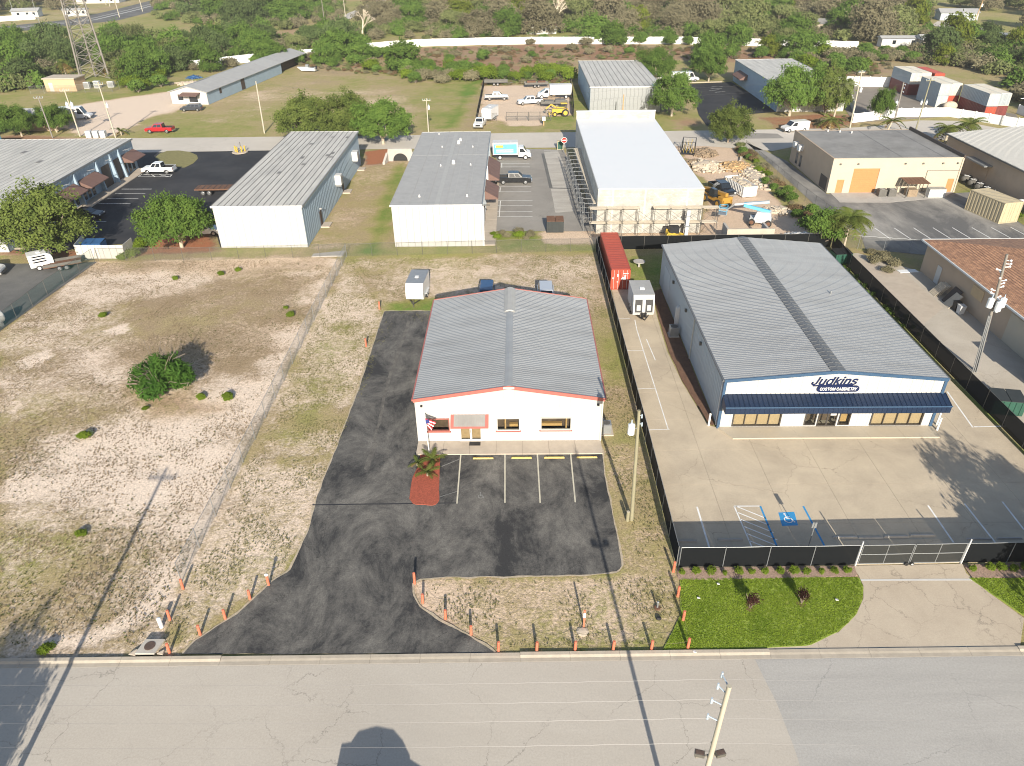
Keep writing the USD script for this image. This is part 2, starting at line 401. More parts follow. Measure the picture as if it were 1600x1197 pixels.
    M[nm] = mat(nm, **args)
M['chain_link'] = screen_mat('chain_link', (0.36, 0.36, 0.345), 0.74)
M['chain_far'] = screen_mat('chain_far', (0.10, 0.10, 0.09), 0.82)
M['green_mesh'] = screen_mat('green_mesh', (0.02, 0.075, 0.065), 0.74)
M['black_screen'] = screen_mat('black_screen', (0.009, 0.010, 0.011), 0.03)
M['grey_screen'] = screen_mat('grey_screen', (0.028, 0.029, 0.028), 0.12)

# ================================================================ SETTING: ground
# zone = (outline, vegetation cover, greenness, soil darkness, softness in metres)
ZONES = [
    ([(-600, 215), (-120, 215), (-95, 250), (-60, 270), (-30, 292), (30, 294), (120, 276), (260, 260), (600, 260), (600, 3000), (-600, 3000)], .85, .40, .85, 6),
    ([(60, 215), (110, 205), (260, 190), (260, 270), (60, 285)], .66, .22, .75, 6),
    ([(-111.34, 160.29), (-237.88, 369.81), (-218.28, 491.65), (-128.92, 316.73), (-89.96, 228.70), (-81.85, 156.38)], .9, .5, .55, 5),
    ([(-213.58, 329.57), (-191.08, 353.55), (-203.51, 465.46), (-172.08, 389.81), (-173.66, 340.83), (-192.74, 295.06)], .8, .45, .3, 5),
    ([(-233.20, 362.06), (-218.05, 394.40), (-218.28, 491.65), (-257.75, 500.95), (-252.78, 428.36), (-254.95, 398.08)], .65, .3, .15, 6),
    ([(-106.19, 334.97), (-75.16, 354.71), (-61.55, 311.25), (-89.82, 287.42)], .5, .15, .75, 6),
    ([(-84.27, 158.11), (-80.31, 188.13), (-74.81, 261.28), (-50.67, 251.80), (-31.58, 230.62), (-10.99, 216.07), (-8.49, 211.17), (-8.54, 164.21), (-5.83, 158.32), (-50.71, 156.24), (-67.90, 155.30)], .66, .34, .36, 2),
    ([(-74.81, 261.28), (-50.20, 249.25), (-29.05, 225.15), (-37.64, 220.53), (-64.43, 232.58)], .62, .2, .6, 3),
    ([(-33.28, 215.38), (-11.79, 214.19), (-15.06, 165.08), (-26.50, 189.32)], .80, .42, .4, 4),
    ([(-47.19, 169.52), (-23.94, 168.52), (-15.92, 158.73), (-44.31, 157.63)], .80, .36, .5, 3),
    ([(-15.57, 162.73), (-12.68, 163.20), (-11.39, 213.21), (-13.88, 213.35)], .92, .74, .45, 1.8),
    ([(-64.43, 240.50), (-52.12, 259.75), (-33.64, 284.84), (22.22, 293.81), (72.78, 278.45), (111.78, 238.78), (101.95, 209.72), (90.26, 208.51), (86.51, 247.83), (67.39, 247.83), (39.43, 249.69), (19.19, 251.03), (15.18, 214.60), (-11.89, 216.12), (-31.99, 233.95), (-48.86, 241.88)], .45, .12, .90, 3),
    ([(-48.42, 239.51), (-33.74, 248.19), (-8.64, 226.04), (15.33, 222.55), (15.06, 212.69), (-10.86, 213.18), (-30.41, 221.12)], .9, .68, .6, 3),
    ([(-8.81, 210.26), (14.59, 210.84), (13.05, 170.70), (11.02, 163.39), (-5.70, 162.91), (-8.45, 165.41)], .05, .2, .28, 1),
    ([(-8.98, 171.03), (-2.42, 168.84), (-2.07, 161.59), (-8.47, 159.55)], .6, .35, .5, 1),
    ([(5.55, 171.68), (13.38, 173.29), (12.72, 159.83), (5.35, 160.13)], .85, .65, .5, 1),
    ([(14.70, 209.90), (16.78, 209.79), (16.48, 171.84), (41.39, 169.46), (41.33, 162.12), (36.61, 156.61), (12.56, 157.58)], .85, .5, .5, 1),
    ([(33.35, 168.55), (41.39, 169.46), (41.58, 164.50), (34.59, 160.08)], .5, .3, .8, 2),
    ([(54.06, 170.18), (75.93, 171.79), (73.01, 160.80), (66.18, 157.08), (54.38, 157.01)], .45, .25, .95, 1.5),
    ([(-111.34, 160.29), (-91.80, 157.31), (-84.09, 155.39), (-105.41, 150.48)], .3, .2, .85, 1),
    ([(-112.60, 187.42), (-101.33, 199.38), (-91.96, 207.47), (-86.83, 230.65), (-82.95, 267.36), (-81.21, 272.98), (-90.74, 230.88), (-81.86, 185.98), (-85.48, 176.35), (-83.99, 158.10), (-92.09, 157.87), (-100.29, 165.64)], .12, .3, .12, 1.5),
    ([(-86.45, 160.43), (-73.71, 170.65), (-53.47, 166.09), (-50.71, 156.24), (-80.66, 155.25)], .86, .5, .5, 1.5),
    ([(-28.50, 93.28), (-28.54, 137.40), (-23.38, 145.48), (-19.57, 157.20), (-16.84, 93.72)], .60, .20, .34, 1),
    ([(-22.65, 91.56), (-20.71, 93.80), (-21.74, 117.96), (-22.49, 133.78), (-20.44, 137.13), (-18.98, 117.88), (-18.95, 93.76), (-19.08, 90.82)], .9, .70, .45, 1.3),
    ([(-27.94, 133.96), (-29.41, 143.79), (-24.91, 145.54), (-22.85, 136.34), (-24.51, 134.69)], .1, .1, 1.1, .8),
    ([(-53.93, 94.78), (-53.06, 97.91), (-43.56, 99.45), (-40.37, 92.85), (-51.72, 90.85)], .25, .3, 1.0, 1),
    ([(-70.46, 92.60), (-64.62, 91.57), (-59.33, 90.57), (-56.95, 91.85), (-51.52, 90.41), (-53.48, 94.77), (-71.30, 93.99)], .35, .3, .95, 1),
    ([(-3.67, 99.26), (2.95, 100.13), (3.75, 96.59), (10.90, 96.42), (10.46, 91.74), (-3.30, 92.04)], .72, .5, .4, 1),
    ([(2.75, 99.62), (11.68, 99.92), (11.16, 94.49), (3.69, 94.66)], .15, .2, .32, 1),
    ([(11.08, 98.40), (26.53, 98.54), (32.32, 117.74), (31.17, 142.08), (28.63, 156.93), (38.94, 148.09), (43.23, 145.94), (41.79, 116.12), (42.42, 98.66), (41.22, 95.23), (11.64, 94.96)], .04, .2, .38, 1.2),
    ([(42.37, 145.00), (44.48, 145.90), (43.34, 119.48), (43.77, 99.92), (41.54, 97.43), (40.80, 114.51)], .8, .5, .5, 1),
    ([(9.87, 131.06), (11.30, 100.71), (11.58, 97.89), (9.72, 98.43), (8.42, 131.93), (7.77, 142.46), (9.62, 142.39)], .2, .3, .42, .8),
    ([(-56.63, 69.70), (-55.65, 89.20), (-40.02, 90.60), (-23.25, 90.25), (-23.00, 91.12), (-22.60, 33.49), (-21.22, 27.90), (-31.30, 27.77)], .38, .08, .08, .8),
    ([(-46.09, 77.48), (-38.10, 82.78), (-24.92, 84.46), (-23.56, 72.19), (-26.88, 60.05), (-36.36, 60.18), (-44.60, 64.01)], .68, .02, .30, 3),
    ([(-50.28, 59.18), (-43.97, 61.48), (-35.74, 54.63), (-39.15, 48.91), (-43.04, 47.21)], .52, .12, .17, 3),
    ([(-55.75, 68.24), (-54.08, 76.77), (-50.90, 81.14), (-41.06, 69.46), (-42.11, 59.08), (-48.91, 56.91)], .45, .06, .10, 3),
    ([(-38.86, 40.28), (-33.06, 40.23), (-29.10, 41.61), (-24.75, 36.90), (-23.94, 32.31), (-23.84, 28.37), (-31.41, 27.95)], .55, .24, .16, 2.5),
    ([(-41.30, 49.83), (-32.19, 54.59), (-24.68, 49.66), (-26.11, 40.88), (-36.75, 41.67)], .32, .10, .04, 3),
    ([(-29.53, 29.33), (-26.49, 29.79), (-25.11, 31.17), (-24.35, 33.28), (-24.11, 35.21), (-23.48, 34.97), (-23.52, 32.31), (-24.42, 30.37), (-26.18, 29.17), (-29.24, 28.95)], .18, .1, .08, .5),
    ([(-51.26, 64.10), (-49.36, 66.06), (-47.93, 64.05), (-49.49, 62.17)], .1, .1, .05, .5),
    ([(-45.65, 70.27), (-43.49, 71.75), (-42.25, 69.77), (-44.59, 68.79)], .12, .1, .05, .5),
    ([(-38.04, 59.03), (-30.63, 56.69), (-26.88, 54.53), (-33.30, 53.08)], .55, .2, .6, 1.5),
    ([(-56.51, 89.21), (-40.02, 90.60), (-24.63, 90.71), (-23.91, 85.44), (-34.70, 84.65), (-54.93, 86.06)], .50, .12, .35, 1.5),
    ([(-22.65, 90.67), (-15.12, 74.27), (-15.15, 38.75), (-16.13, 34.47), (-20.60, 28.59), (-21.10, 28.36), (-22.53, 33.66)], .50, .22, .14, .8),
    ([(-22.14, 63.69), (-19.24, 72.12), (-16.25, 63.61), (-18.29, 50.51), (-20.02, 48.72)], .60, .42, .22, 2.5),
    ([(-22.65, 90.67), (10.38, 90.84), (10.67, 76.48), (6.69, 74.88), (-15.12, 74.27)], .54, .17, .18, 1.2),
    ([(-15.68, 76.94), (-3.68, 77.59), (-9.38, 73.85), (-15.22, 73.95)], .8, .65, .3, 1),
    ([(11.08, 91.05), (10.90, 76.47), (11.35, 63.22), (10.70, 36.67), (10.61, 34.31), (10.16, 28.45), (6.71, 34.05), (6.69, 48.45), (7.92, 76.53)], .56, .22, .40, .8),
    ([(9.98, 74.82), (10.71, 63.23), (10.84, 49.30), (8.13, 49.33), (7.84, 58.45)], .66, .36, .45, 1.5),
    ([(-7.40, 34.13), (-2.23, 34.27), (6.85, 34.56), (10.27, 34.31), (10.20, 28.45), (-1.65, 28.27), (-6.54, 32.22)], .54, .30, .32, .8),
    ([(14.93, 89.87), (19.36, 90.65), (17.25, 80.60), (11.25, 79.62)], .75, .55, .5, .6),
    ([(44.06, 90.11), (46.63, 92.30), (54.90, 93.50), (53.32, 90.13), (43.70, 85.08)], .6, .4, .6, 1),
    ([(71.32, 115.27), (77.54, 119.15), (78.10, 109.39), (72.55, 99.99), (71.04, 103.79)], .9, .6, .35, .8),
    ([(40.08, 86.17), (41.93, 86.75), (41.79, 58.02), (41.90, 51.76), (41.07, 51.77)], .85, .75, .4, .5),
]


def axis(parts):
    out = []
    for a, b, st in parts:
        out += list(np.arange(a, b, st))
    return np.array(out + [parts[-1][1]])


gx = axis([(-3000, -600, 300), (-600, -240, 20), (-240, -80, 3.0), (-80, 60, 0.7), (60, 130, 1.6), (130, 300, 6), (300, 600, 30), (600, 3000, 300)])
gy = axis([(-400, 0, 40), (0, 26, 3), (26, 100, 0.65), (100, 220, 1.2), (220, 300, 2.2), (300, 520, 5), (520, 900, 40), (900, 3000, 300)])
XX, YY = np.meshgrid(gx, gy)
pts = shapely.points(XX.ravel(), YY.ravel())
zc = np.tile([0.8, 0.35, 0.5], (XX.size, 1))
P3 = np.column_stack([XX.ravel(), YY.ravel(), np.zeros(XX.size)])
wob = meshkit.fbm(P3 * 0.35, 4, 3) - 0.5
for outline, den, grn, soil, soft in ZONES:
    pg = Polygon(outline).buffer(0)
    x0, y0, x1, y1 = pg.bounds
    near = np.nonzero((XX.ravel() > x0 - 2 * soft) & (XX.ravel() < x1 + 2 * soft) & (YY.ravel() > y0 - 2 * soft) & (YY.ravel() < y1 + 2 * soft))[0]
    if not len(near):
        continue
    sub = pts[near]
    ins = shapely.contains(pg, sub)
    db = shapely.distance(pg.boundary, sub)
    sd = np.where(ins, db, -db) + wob[near] * soft * 2.2
    w = np.clip(0.5 + sd / (2 * max(soft, .3)), 0, 1)
    w = (w * w * (3 - 2 * w))[:, None]
    zc[near] = zc[near] * (1 - w) + np.array([den, grn, soil]) * w
low = meshkit.fbm(P3 * 0.06, 3, 11) - 0.5
zc[:, 0] += low * 0.45 + (meshkit.fbm(P3 * np.array([.16, .34, 1]), 4, 23) - .5) * .42
zc[:, 1] += (meshkit.fbm(P3 * 0.11, 3, 17) - 0.5) * 0.6
gz = -0.012 - 0.05 * meshkit.fbm(P3 * 0.8, 3, 5)
nx, ny = len(gx), len(gy)
idx = np.arange(nx * ny).reshape(ny, nx)
gf = np.stack([idx[:-1, :-1], idx[:-1, 1:], idx[1:, 1:], idx[1:, :-1]], -1).reshape(-1, 4)
ground_m = usdkit.material(stage, '/World/Looks/ground_look', {
    'at': ('attribute', {'attribute': 'zone'}), 'sp': ('separate_xyz', {}), 'g': ('geometry', {}),
    'n1': ('noise_texture', {'scale': 0.9, 'detail': 10.0, 'roughness': 0.78, 'distortion': 0.5}),
    'n2': ('noise_texture', {'scale': 3.4, 'detail': 6.0, 'roughness': 0.75}),
    'nm': ('mix_float', {'fac': 0.5}),
    'bi': ('math', {'math_type': 'multiply_add', 'value2': 0.62}),
    'k': ('map_range', {'from_min': 0.72, 'from_max': 0.88, 'to_min': 0.0, 'to_max': 1.0, 'clamp': True}),
    'soil': ('rgb_ramp', {'ramp': [(0.0, (0.588, 0.493, 0.405)), (0.3, (0.511, 0.398, 0.295)), (0.6, (0.356, 0.244, 0.164)), (0.9, (0.237, 0.137, 0.085)), (1.0, (0.285, 0.119, 0.063))]}),
    'veg': ('rgb_ramp', {'ramp': [(0.0, (0.265, 0.200, 0.127)), (0.25, (0.290, 0.235, 0.122)), (0.5, (0.225, 0.216, 0.075)), (0.75, (0.136, 0.186, 0.039)), (1.0, (0.087, 0.186, 0.029))]}),
    'n3': ('noise_texture', {'scale': 0.45, 'detail': 5.0, 'roughness': 0.65}),
    'k3': ('math', {'math_type': 'multiply_add', 'value2': 0.7, 'value3': -0.35}),
    'ga': ('math', {'math_type': 'add', 'use_clamp': True}),
    'mx': ('mix_color', {}),
    'n4': ('noise_texture', {'scale': 7.0, 'detail': 7.0, 'roughness': 0.8}),
    'k4': ('map_range', {'from_min': 0.28, 'from_max': 0.72, 'to_min': 0.45, 'to_max': 1.55}),
    'mu': ('mix_color', {'blend_type': 'multiply', 'fac': 1.0, 'use_clamp': False}),
    'hb': ('mix_float', {'fac': 0.45}),
    'bp': ('bump', {'strength': 0.55, 'distance': 0.10}),
    'p': ('principled_bsdf', {'roughness': 0.95, 'specular_ior_level': 0.1})},
    [('at.vector', 'sp.vector'), ('g.position', 'n1.vector'), ('g.position', 'n2.vector'), ('n1.fac', 'nm.a'), ('n2.fac', 'nm.b'),
     ('sp.x', 'bi.value1'), ('nm.result', 'bi.value3'), ('bi.value', 'k.value'), ('sp.z', 'soil.fac'),
     ('g.position', 'n3.vector'), ('n3.fac', 'k3.value1'), ('k3.value', 'ga.value1'), ('sp.y', 'ga.value2'), ('ga.value', 'veg.fac'),
     ('k.result', 'mx.fac'), ('soil.color', 'mx.a'), ('veg.color', 'mx.b'),
     ('g.position', 'n4.vector'), ('n4.fac', 'k4.value'), ('mx.result', 'mu.a'), ('k4.result', 'mu.b'), ('mu.result', 'p.base_color'),
     ('k.result', 'hb.a'), ('n4.fac', 'hb.b'), ('hb.result', 'bp.height'), ('bp.normal', 'p.normal')], surface='p.BSDF')
ground = usdkit.mesh(stage, '/World/ground', (np.column_stack([P3[:, :2], gz]), gf), ground_m, smooth=True)
UsdGeom.PrimvarsAPI(ground).CreatePrimvar('zone', Sdf.ValueTypeNames.Float3Array, 'vertex').Set(Vt.Vec3fArray.FromNumpy(zc.astype(np.float32)))
tag(ground.GetPrim(), kind='structure')
zone_of = lambda x, y: zc[np.clip(np.searchsorted(gy, y), 0, ny - 1) * nx + np.clip(np.searchsorted(gx, x), 0, nx - 1)]


def ragged(outline, step=0.5, amp=0.10, seed=1, keep=None):
    """an edge worn uneven: resample the outline and push it in and out"""
    ring = LineString(list(outline) + [outline[0]])
    n = max(8, int(ring.length / step))
    p = np.array([ring.interpolate(t, normalized=True).coords[0] for t in np.arange(n) / n])
    c = np.column_stack([p, np.zeros(n)])
    off = np.column_stack([meshkit.fbm(c * 0.9, 3, seed) - .5, meshkit.fbm(c * 0.9, 3, seed + 40) - .5]) * 2 * amp
    return Polygon(p + off).buffer(0)


def stripe(a, b, w):
    a, b = np.asarray(a, float), np.asarray(b, float)
    d = (b - a) / np.linalg.norm(b - a); n = np.array([-d[1], d[0]]) * w / 2
    return Polygon([a - n, b - n, b + n, a + n])


def line_part(parent, a, b, w, z, m, name='parking_line'):
    return put(parent, name, MB().flat(stripe(a, b, w), z), m)


asphalt_dark = paving_mat('asphalt_dark', (0.030, 0.030, 0.031), (0.205, 0.193, 0.172), 0.90, 0.20, (0.012, 0.012, 0.012), 0.16, 0.004, grain=0.38, stretch=(1.15, .75, 1), rgh=0.80)
asphalt_black = paving_mat('asphalt_black', (0.020, 0.021, 0.025), (0.055, 0.054, 0.055), 0.6, 0.12, None, grain=0.15)
asphalt_grey = paving_mat('asphalt_grey', (0.207, 0.193, 0.174), (0.280, 0.263, 0.235), 0.8, 0.15, (0.101, 0.095, 0.090), 0.12, 0.004, grain=0.12)
asphalt_old = paving_mat('asphalt_old', (0.105, 0.103, 0.10), (0.34, 0.32, 0.285), 0.95, 0.11, (0.05, 0.05, 0.05), 0.10, 0.004, grain=0.2, stretch=(1.3, .6, 1))
asphalt_mid = paving_mat('asphalt_mid', (0.085, 0.085, 0.082), (0.16, 0.155, 0.145), 0.8, 0.12, (0.05, 0.05, 0.05), 0.12, 0.006, grain=0.15)
road_m = paving_mat('road_asphalt', (0.353, 0.319, 0.274), (0.420, 0.386, 0.336), 0.8, 0.10, (0.134, 0.123, 0.106), 0.23, 0.007, grain=0.13, stretch=(0.4, 1.2, 1))
road_blue = paving_mat('road_patch', (0.300, 0.288, 0.268), (0.365, 0.350, 0.325), 0.9, 0.25, (0.146, 0.140, 0.134), 0.16, 0.006, grain=0.16, stretch=(0.22, 1.5, 1))
road_far_m = paving_mat('road_far_asphalt', (0.403, 0.370, 0.323), (0.497, 0.457, 0.403), 0.8, 0.07, (0.269, 0.256, 0.228), 0.08, 0.004, grain=0.08)
conc_lot_m = paving_mat('lot_concrete', (0.445, 0.375, 0.278), (0.297, 0.248, 0.188), 0.75, 0.20, (0.146, 0.118, 0.090), 0.15, 0.004, grain=0.10)
conc_pale_m = paving_mat('pale_concrete', (0.398, 0.358, 0.300), (0.302, 0.267, 0.218), 0.75, 0.22, (0.168, 0.146, 0.123), 0.18, 0.005, grain=0.12)
apron_m = paving_mat('apron_concrete', (0.414, 0.353, 0.274), (0.325, 0.269, 0.207), 0.7, 0.25, (0.146, 0.123, 0.101), 0.42, 0.013, grain=0.10)
gravel_m = paving_mat('yard_gravel', (0.174, 0.151, 0.125), (0.224, 0.202, 0.168), 0.8, 0.2, None, grain=0.3)
pale_patch_m = paving_mat('worn_patch', (0.381, 0.358, 0.319), (0.246, 0.230, 0.207), 0.8, 0.35, None, grain=0.2, stretch=(0.5, 1.6, 1))

# near road, running across the bottom of the view
KY = lambda x: 28.25 + 0.0103 * x          # back of the kerb
road = struct('road')
put(road, 'asphalt', MB().flat([(-160, KY(-160) - .62), (-160, 16.6), (160, 17.6), (160, KY(160) - .62)], 0.004), road_m)
put(road, 'asphalt_patch', MB().flat(ragged([(14.1, 18.2), (14.6, 22.0), (14.4, 25.0), (14.0, KY(14.0) - .66), (160, KY(160) - .66), (160, 18.5)], 0.6, 0.07, 5), 0.008), road_blue)
kerb = struct('kerb')
gut = [(-.62, .010), (-.36, .016), (-.22, .10), (-.02, .115), (0, .115), (0, -.1), (-.62, -.1)]
dro = [(-.62, .010), (-.36, .014), (-.22, .04), (-.02, .05), (0, .05), (0, -.1), (-.62, -.1)]
x = -60.0
while x < 62:
    mid = x + 1.5
    low_k = (-16.6 < mid < -0.4) or (14.0 < mid < 29.5)
    pr = Polygon([(KY(mid) + a, b) for a, b in (dro if low_k else gut)])
    put(kerb, 'kerb_stone', MB().extr(pr, (x, -0.0103 * 1.5, 0), (0, 1, 0), (0, 0, 1), (0.99995, 0.0103, 0), 0.006, 2.994), M['kerb'])
    x += 3.0
far_kerb = struct('far_side_kerb')
put(far_kerb, 'kerb_stone', MB().box(-160, 160, 15.9, 16.55, -.1, .1), M['kerb'])

# far road and the track to its right
far_road = struct('far_road')
put(far_road, 'asphalt', MB().flat([(-260, 144.3), (-63.7, 144.3), (-23.8, 145.2), (-0.9, 145.0), (37, 145.0), (49, 141.0), (58, 146.5), (72, 152.0), (92, 146), (130, 130), (190, 120), (190, 132),
                                    (150, 140), (103.71, 152.83), (96.44, 163.96), (88.58, 164.91), (82.32, 163.36), (76.79, 160.06), (68, 158.4), (39.5, 157.6), (-0.9, 157.2), (-25, 155.9), (-68, 155.8), (-260, 155.8)], 0.004), road_far_m)
put(far_road, 'asphalt_patch', MB().flat([(42.97, 156.36), (53.95, 154.28), (54.11, 150.57), (46.30, 150.35), (40.79, 151.61)], 0.008), asphalt_grey)

# lot in front of the white gabled building
lot = struct('driveway')
drive = ragged([(-15.19, 74.27), (-9.70, 74.18), (-7.4, 60), (6.5, 60), (6.90, 47.93), (6.82, 45.10), (6.93, 40.62), (7.04, 36.08), (7.03, 35.25), (6.70, 34.73), (5.55, 34.51), (-0.51, 34.37), (-4.83, 34.29), (-6.71, 34.13), (-7.22, 33.74), (-7.08, 32.86), (-6.45, 31.80),
                (-5.36, 30.77), (-3.06, 29.40), (-1.81, 28.55), (-1.4, KY(-1.4)), (-20.43, 28.26), (-20.12, 29.19), (-18.13, 31.24), (-16.49, 34.19), (-15.72, 34.87), (-15.34, 38.75), (-15.56, 42.97), (-15.46, 45.71), (-15.15, 57.61)], 0.35, 0.09, 2)
drive = drive.intersection(sbox(-60, KY(-8) - .02, 60, 200))
put(lot, 'asphalt', MB().flat(drive, 0.004), asphalt_dark)
put(lot, 'sandy_edge', MB().flat(ragged(list(drive.buffer(.11).exterior.coords)[:-1], 0.3, 0.13, 12).difference(drive).difference(sbox(-60, 0, 60, KY(-8) + .1)).difference(sbox(-8.4, 47.6, 6.9, 67)), 0.002), mat('sand_edge', (0.36, 0.30, 0.225), 0.95, 0.3, 5.0, dirt=(0.2, 0.18, 0.1), dirt_amt=0.8, dirt_scale=2.0))
for a, b in (((-4.81, 47.70), (-4.72, 41.63)), ((-1.14, 47.75), (-1.07, 41.68)), ((1.55, 47.72), (1.61, 41.66)), ((4.31, 47.78), (4.28, 41.71))):
    line_part(lot, a, b, 0.11, 0.012, M['line_cream'])
line_part(lot, (-6.27, 46.11), (-4.92, 47.02), 0.07, 0.012, M['line_faded'])
line_part(lot, (-6.15, 42.37), (-4.81, 43.03), 0.05, 0.012, M['line_faded'])
put(lot, 'asphalt_seam', MB().flat(stripe((-15.73, 41.58), (-4.72, 41.71), 0.12), 0.008), asphalt_black)
worn = MB()
for a, b, w in (((-12.06, 72.01), (-12.58, 58.70), .35), ((-12.58, 58.70), (-12.30, 49.53), .25), ((-12.25, 49.53), (-12.24, 45.68), .45)):
    worn.flat(ragged(list(stripe(a, b, w).exterior.coords)[:-1], 0.4, 0.16, 9), 0.008)
put(lot, 'worn_strip', worn, paving_mat('worn_asphalt', (0.125, 0.117, 0.105), (0.045, 0.043, 0.041), 0.9, 1.2, None, grain=0.3))
# wheelchair symbol, faded
def wheelchair(parent, c, s, m, z, rot=0.0):
    g = Point(0, -.12).buffer(.38).difference(Point(0, -.12).buffer(.29)).difference(sbox(-.05, -.05, .6, .6))
    g = shapely.union_all([g, Point(-.05, .62).buffer(.10), sbox(-.10, 0, 0, .5), sbox(-.05, .18, .28, .26), sbox(-.05, -.02, .33, .07), affinity.rotate(sbox(.24, -.45, .33, .05), 20, origin=(.28, 0)), sbox(.34, -.47, .5, -.39)])
    g = affinity.translate(affinity.rotate(affinity.scale(g, s, s, origin=(0, 0)), rot, origin=(0, 0)), *c)
    put(parent, 'wheelchair_symbol', MB().flat(g, z), m)
wheelchair(lot, (-2.95, 42.50), 0.55, M['line_faded'], 0.012)

bed = struct('mulch_bed')
put(bed, 'mulch', MB().prism(ragged([(-8.16, 47.64), (-6.51, 47.63), (-6.35, 45.22), (-6.10, 41.86), (-6.45, 41.43), (-8.03, 41.59), (-8.39, 42.17), (-8.50, 44.76), (-8.16, 46.21)], 0.3, 0.05, 4), -.05, 0.05), M['mulch_red'])

porch = struct('sidewalk')
for i in range(7):
    a, b = -8.53 + 15.5 * i / 7, -8.53 + 15.5 * (i + 1) / 7
    put(porch, 'slab', MB().hexa([(a + .008, 47.62, -.05), (b - .008, 47.62, -.05), (b - .008, 49.42, -.05), (a + .008, 49.42, -.05)], [(a + .008, 47.62, .10), (b - .008, 47.62, .10), (b - .008, 49.42, .10), (a + .008, 49.42, .10)]), M['concrete'])

# concrete lot of the blue awning building, poured in separate slabs
jlot = struct('concrete_lot')
jshape = Polygon([(11.31, 79.44), (15.87, 81.18), (15.92, 79.53), (15.51, 71.56), (15.29, 64.73), (15.67, 58.57), (16.56, 51.65), (17.25, 51.27), (18.0, 56), (35.3, 56), (36.2, 82), (40.9, 82), (41.2, 60), (41.6, 35.6), (30.1, 35.4), (22.8, 35.25), (10.95, 35.1), (10.95, 60)])
for i in range(7):
    for j in range(12):
        u0, v0 = 10.5 + i * 4.55, 34.9 + j * 4.4
        for q in polys(jshape.intersection(sbox(u0, v0, u0 + 4.535, v0 + 4.385))):
            if q.area > .05:
                put(jlot, 'slab', MB().prism(q, -.12, 0.006), conc_lot_m)
LZ = 0.012
for a, b in (((13.39, 41.13), (13.36, 36.96)), ((30.69, 41.14), (30.64, 37.28)), ((33.51, 41.33), (33.56, 36.88)), ((36.45, 41.52), (36.31, 38.52)), ((39.93, 56.71), (39.28, 51.03)), ((39.44, 51.12), (42.23, 51.19))):
    line_part(jlot, a, b, 0.13, LZ, M['line_white'])
for a, b in (((12.99, 51.03), (12.86, 69.35)), ((12.86, 69.35), (12.97, 71.60)), ((10.91, 72.09), (12.45, 71.91)), ((10.90, 64.79), (12.87, 64.76)), ((11.01, 57.50), (12.95, 57.59)), ((10.98, 50.95), (13.10, 51.03)), ((13.57, 67.20), (13.80, 62.81))):
    line_part(jlot, a, b, 0.09, LZ, M['line_white'])
A, B, C, D = [np.array(q) for q in ((16.19, 41.18), (18.10, 41.17), (18.41, 36.74), (16.36, 36.75))]
for a, b in ((A, B), (A, D)):
    line_part(jlot, a, b, 0.10, LZ, M['line_white'])
line_part(jlot, (18.15, 41.17), (18.12, 36.68), 0.14, LZ, M['line_blue'])
line_part(jlot, (21.36, 41.14), (21.48, 36.72), 0.14, LZ, M['line_blue'])
for k in range(7):
    t = k / 6.0
    p0, p1 = A + (D - A) * (t - .02), B + (C - B) * (t + .30)
    seg = LineString([p0, p1]).intersection(Polygon([A, B, C, D]))
    if seg.length > .3:
        line_part(jlot, seg.coords[0], seg.coords[-1], 0.09, LZ, M['line_white'])
put(jlot, 'blue_square', MB().flat([(19.28, 40.46), (20.48, 40.52), (20.30, 39.09), (19.12, 39.03)], 0.010), M['line_blue'])
wheelchair(jlot, (19.77, 39.77), 0.85, M['line_white'], 0.016, 5)
jporch = struct('entrance_slab')
for i in range(6):
    a, b = 17.25 + (35.7 - 17.25) * i / 6, 17.25 + (35.7 - 17.25) * (i + 1) / 6
    a2, b2 = 18.2 + (35.7 - 18.2) * i / 6, 18.2 + (35.7 - 18.2) * (i + 1) / 6
    put(jporch, 'slab', MB().hexa([(a2 + .006, 49.55, -.05), (b2 - .006, 49.55, -.05), (b - .006, 51.18, -.05), (a + .006, 51.18, -.05)], [(a2 + .006, 49.55, .12), (b2 - .006, 49.55, .12), (b - .006, 51.18, .12), (a + .006, 51.18, .12)]), M['tan_stucco'])
mb_ = struct('mulch_strip')
put(mb_, 'mulch', MB().prism(ragged([(16.03, 78.81), (17.22, 79.51), (17.2, 80.5), (17.2, 51.6), (16.67, 51.65), (15.76, 58.69), (15.47, 64.99), (15.65, 71.55)], 0.5, 0.06, 6), -.05, 0.03), M['mulch_brown'])
apron = struct('driveway_apron')
apr = Polygon([(22.61, 35.15), (30.23, 35.28), (30.04, 34.42), (30.63, 32.76), (31.69, 30.69), (30.2, KY(30.2)), (14.4, KY(14.4)), (19.69, 29.67), (21.33, 31.04), (22.30, 32.33), (22.73, 33.40), (22.77, 34.35)])
for q in polys(shapely.intersection(apr, sbox(0, 33.95, 60, 60))) + polys(shapely.intersection(apr, sbox(0, 0, 60, 33.80))):
    put(apron, 'slab', MB().prism(q, -.08, 0.006), apron_m)
put(apron, 'concrete_band', MB().prism(shapely.intersection(apr, sbox(0, 33.805, 60, 33.945)), -.08, 0.012), M['galv_white'])
lawn = struct('lawn')
lawn_m = mat('lawn_look', (0.20, 0.27, 0.036), 0.95, 0.25, 1.2, dirt=(0.22, 0.215, 0.045), dirt_scale=1.2, dirt_amt=0.6, bump=1.0, bump_scale=12)
lawn_a = ragged([(10.73, 34.03), (16.65, 34.10), (22.72, 34.12), (22.67, 33.24), (22.19, 32.17), (21.33, 31.04), (19.71, 29.72), (17.45, 28.65), (8.6, KY(8.6)), (10.25, 31.10)], 0.4, 0.06, 8)
lawn_b = ragged([(30.00, 34.02), (33.64, 34.00), (35.76, 33.99), (36, 29.2), (31.81, 30.89), (30.67, 32.76)], 0.4, 0.06, 9)
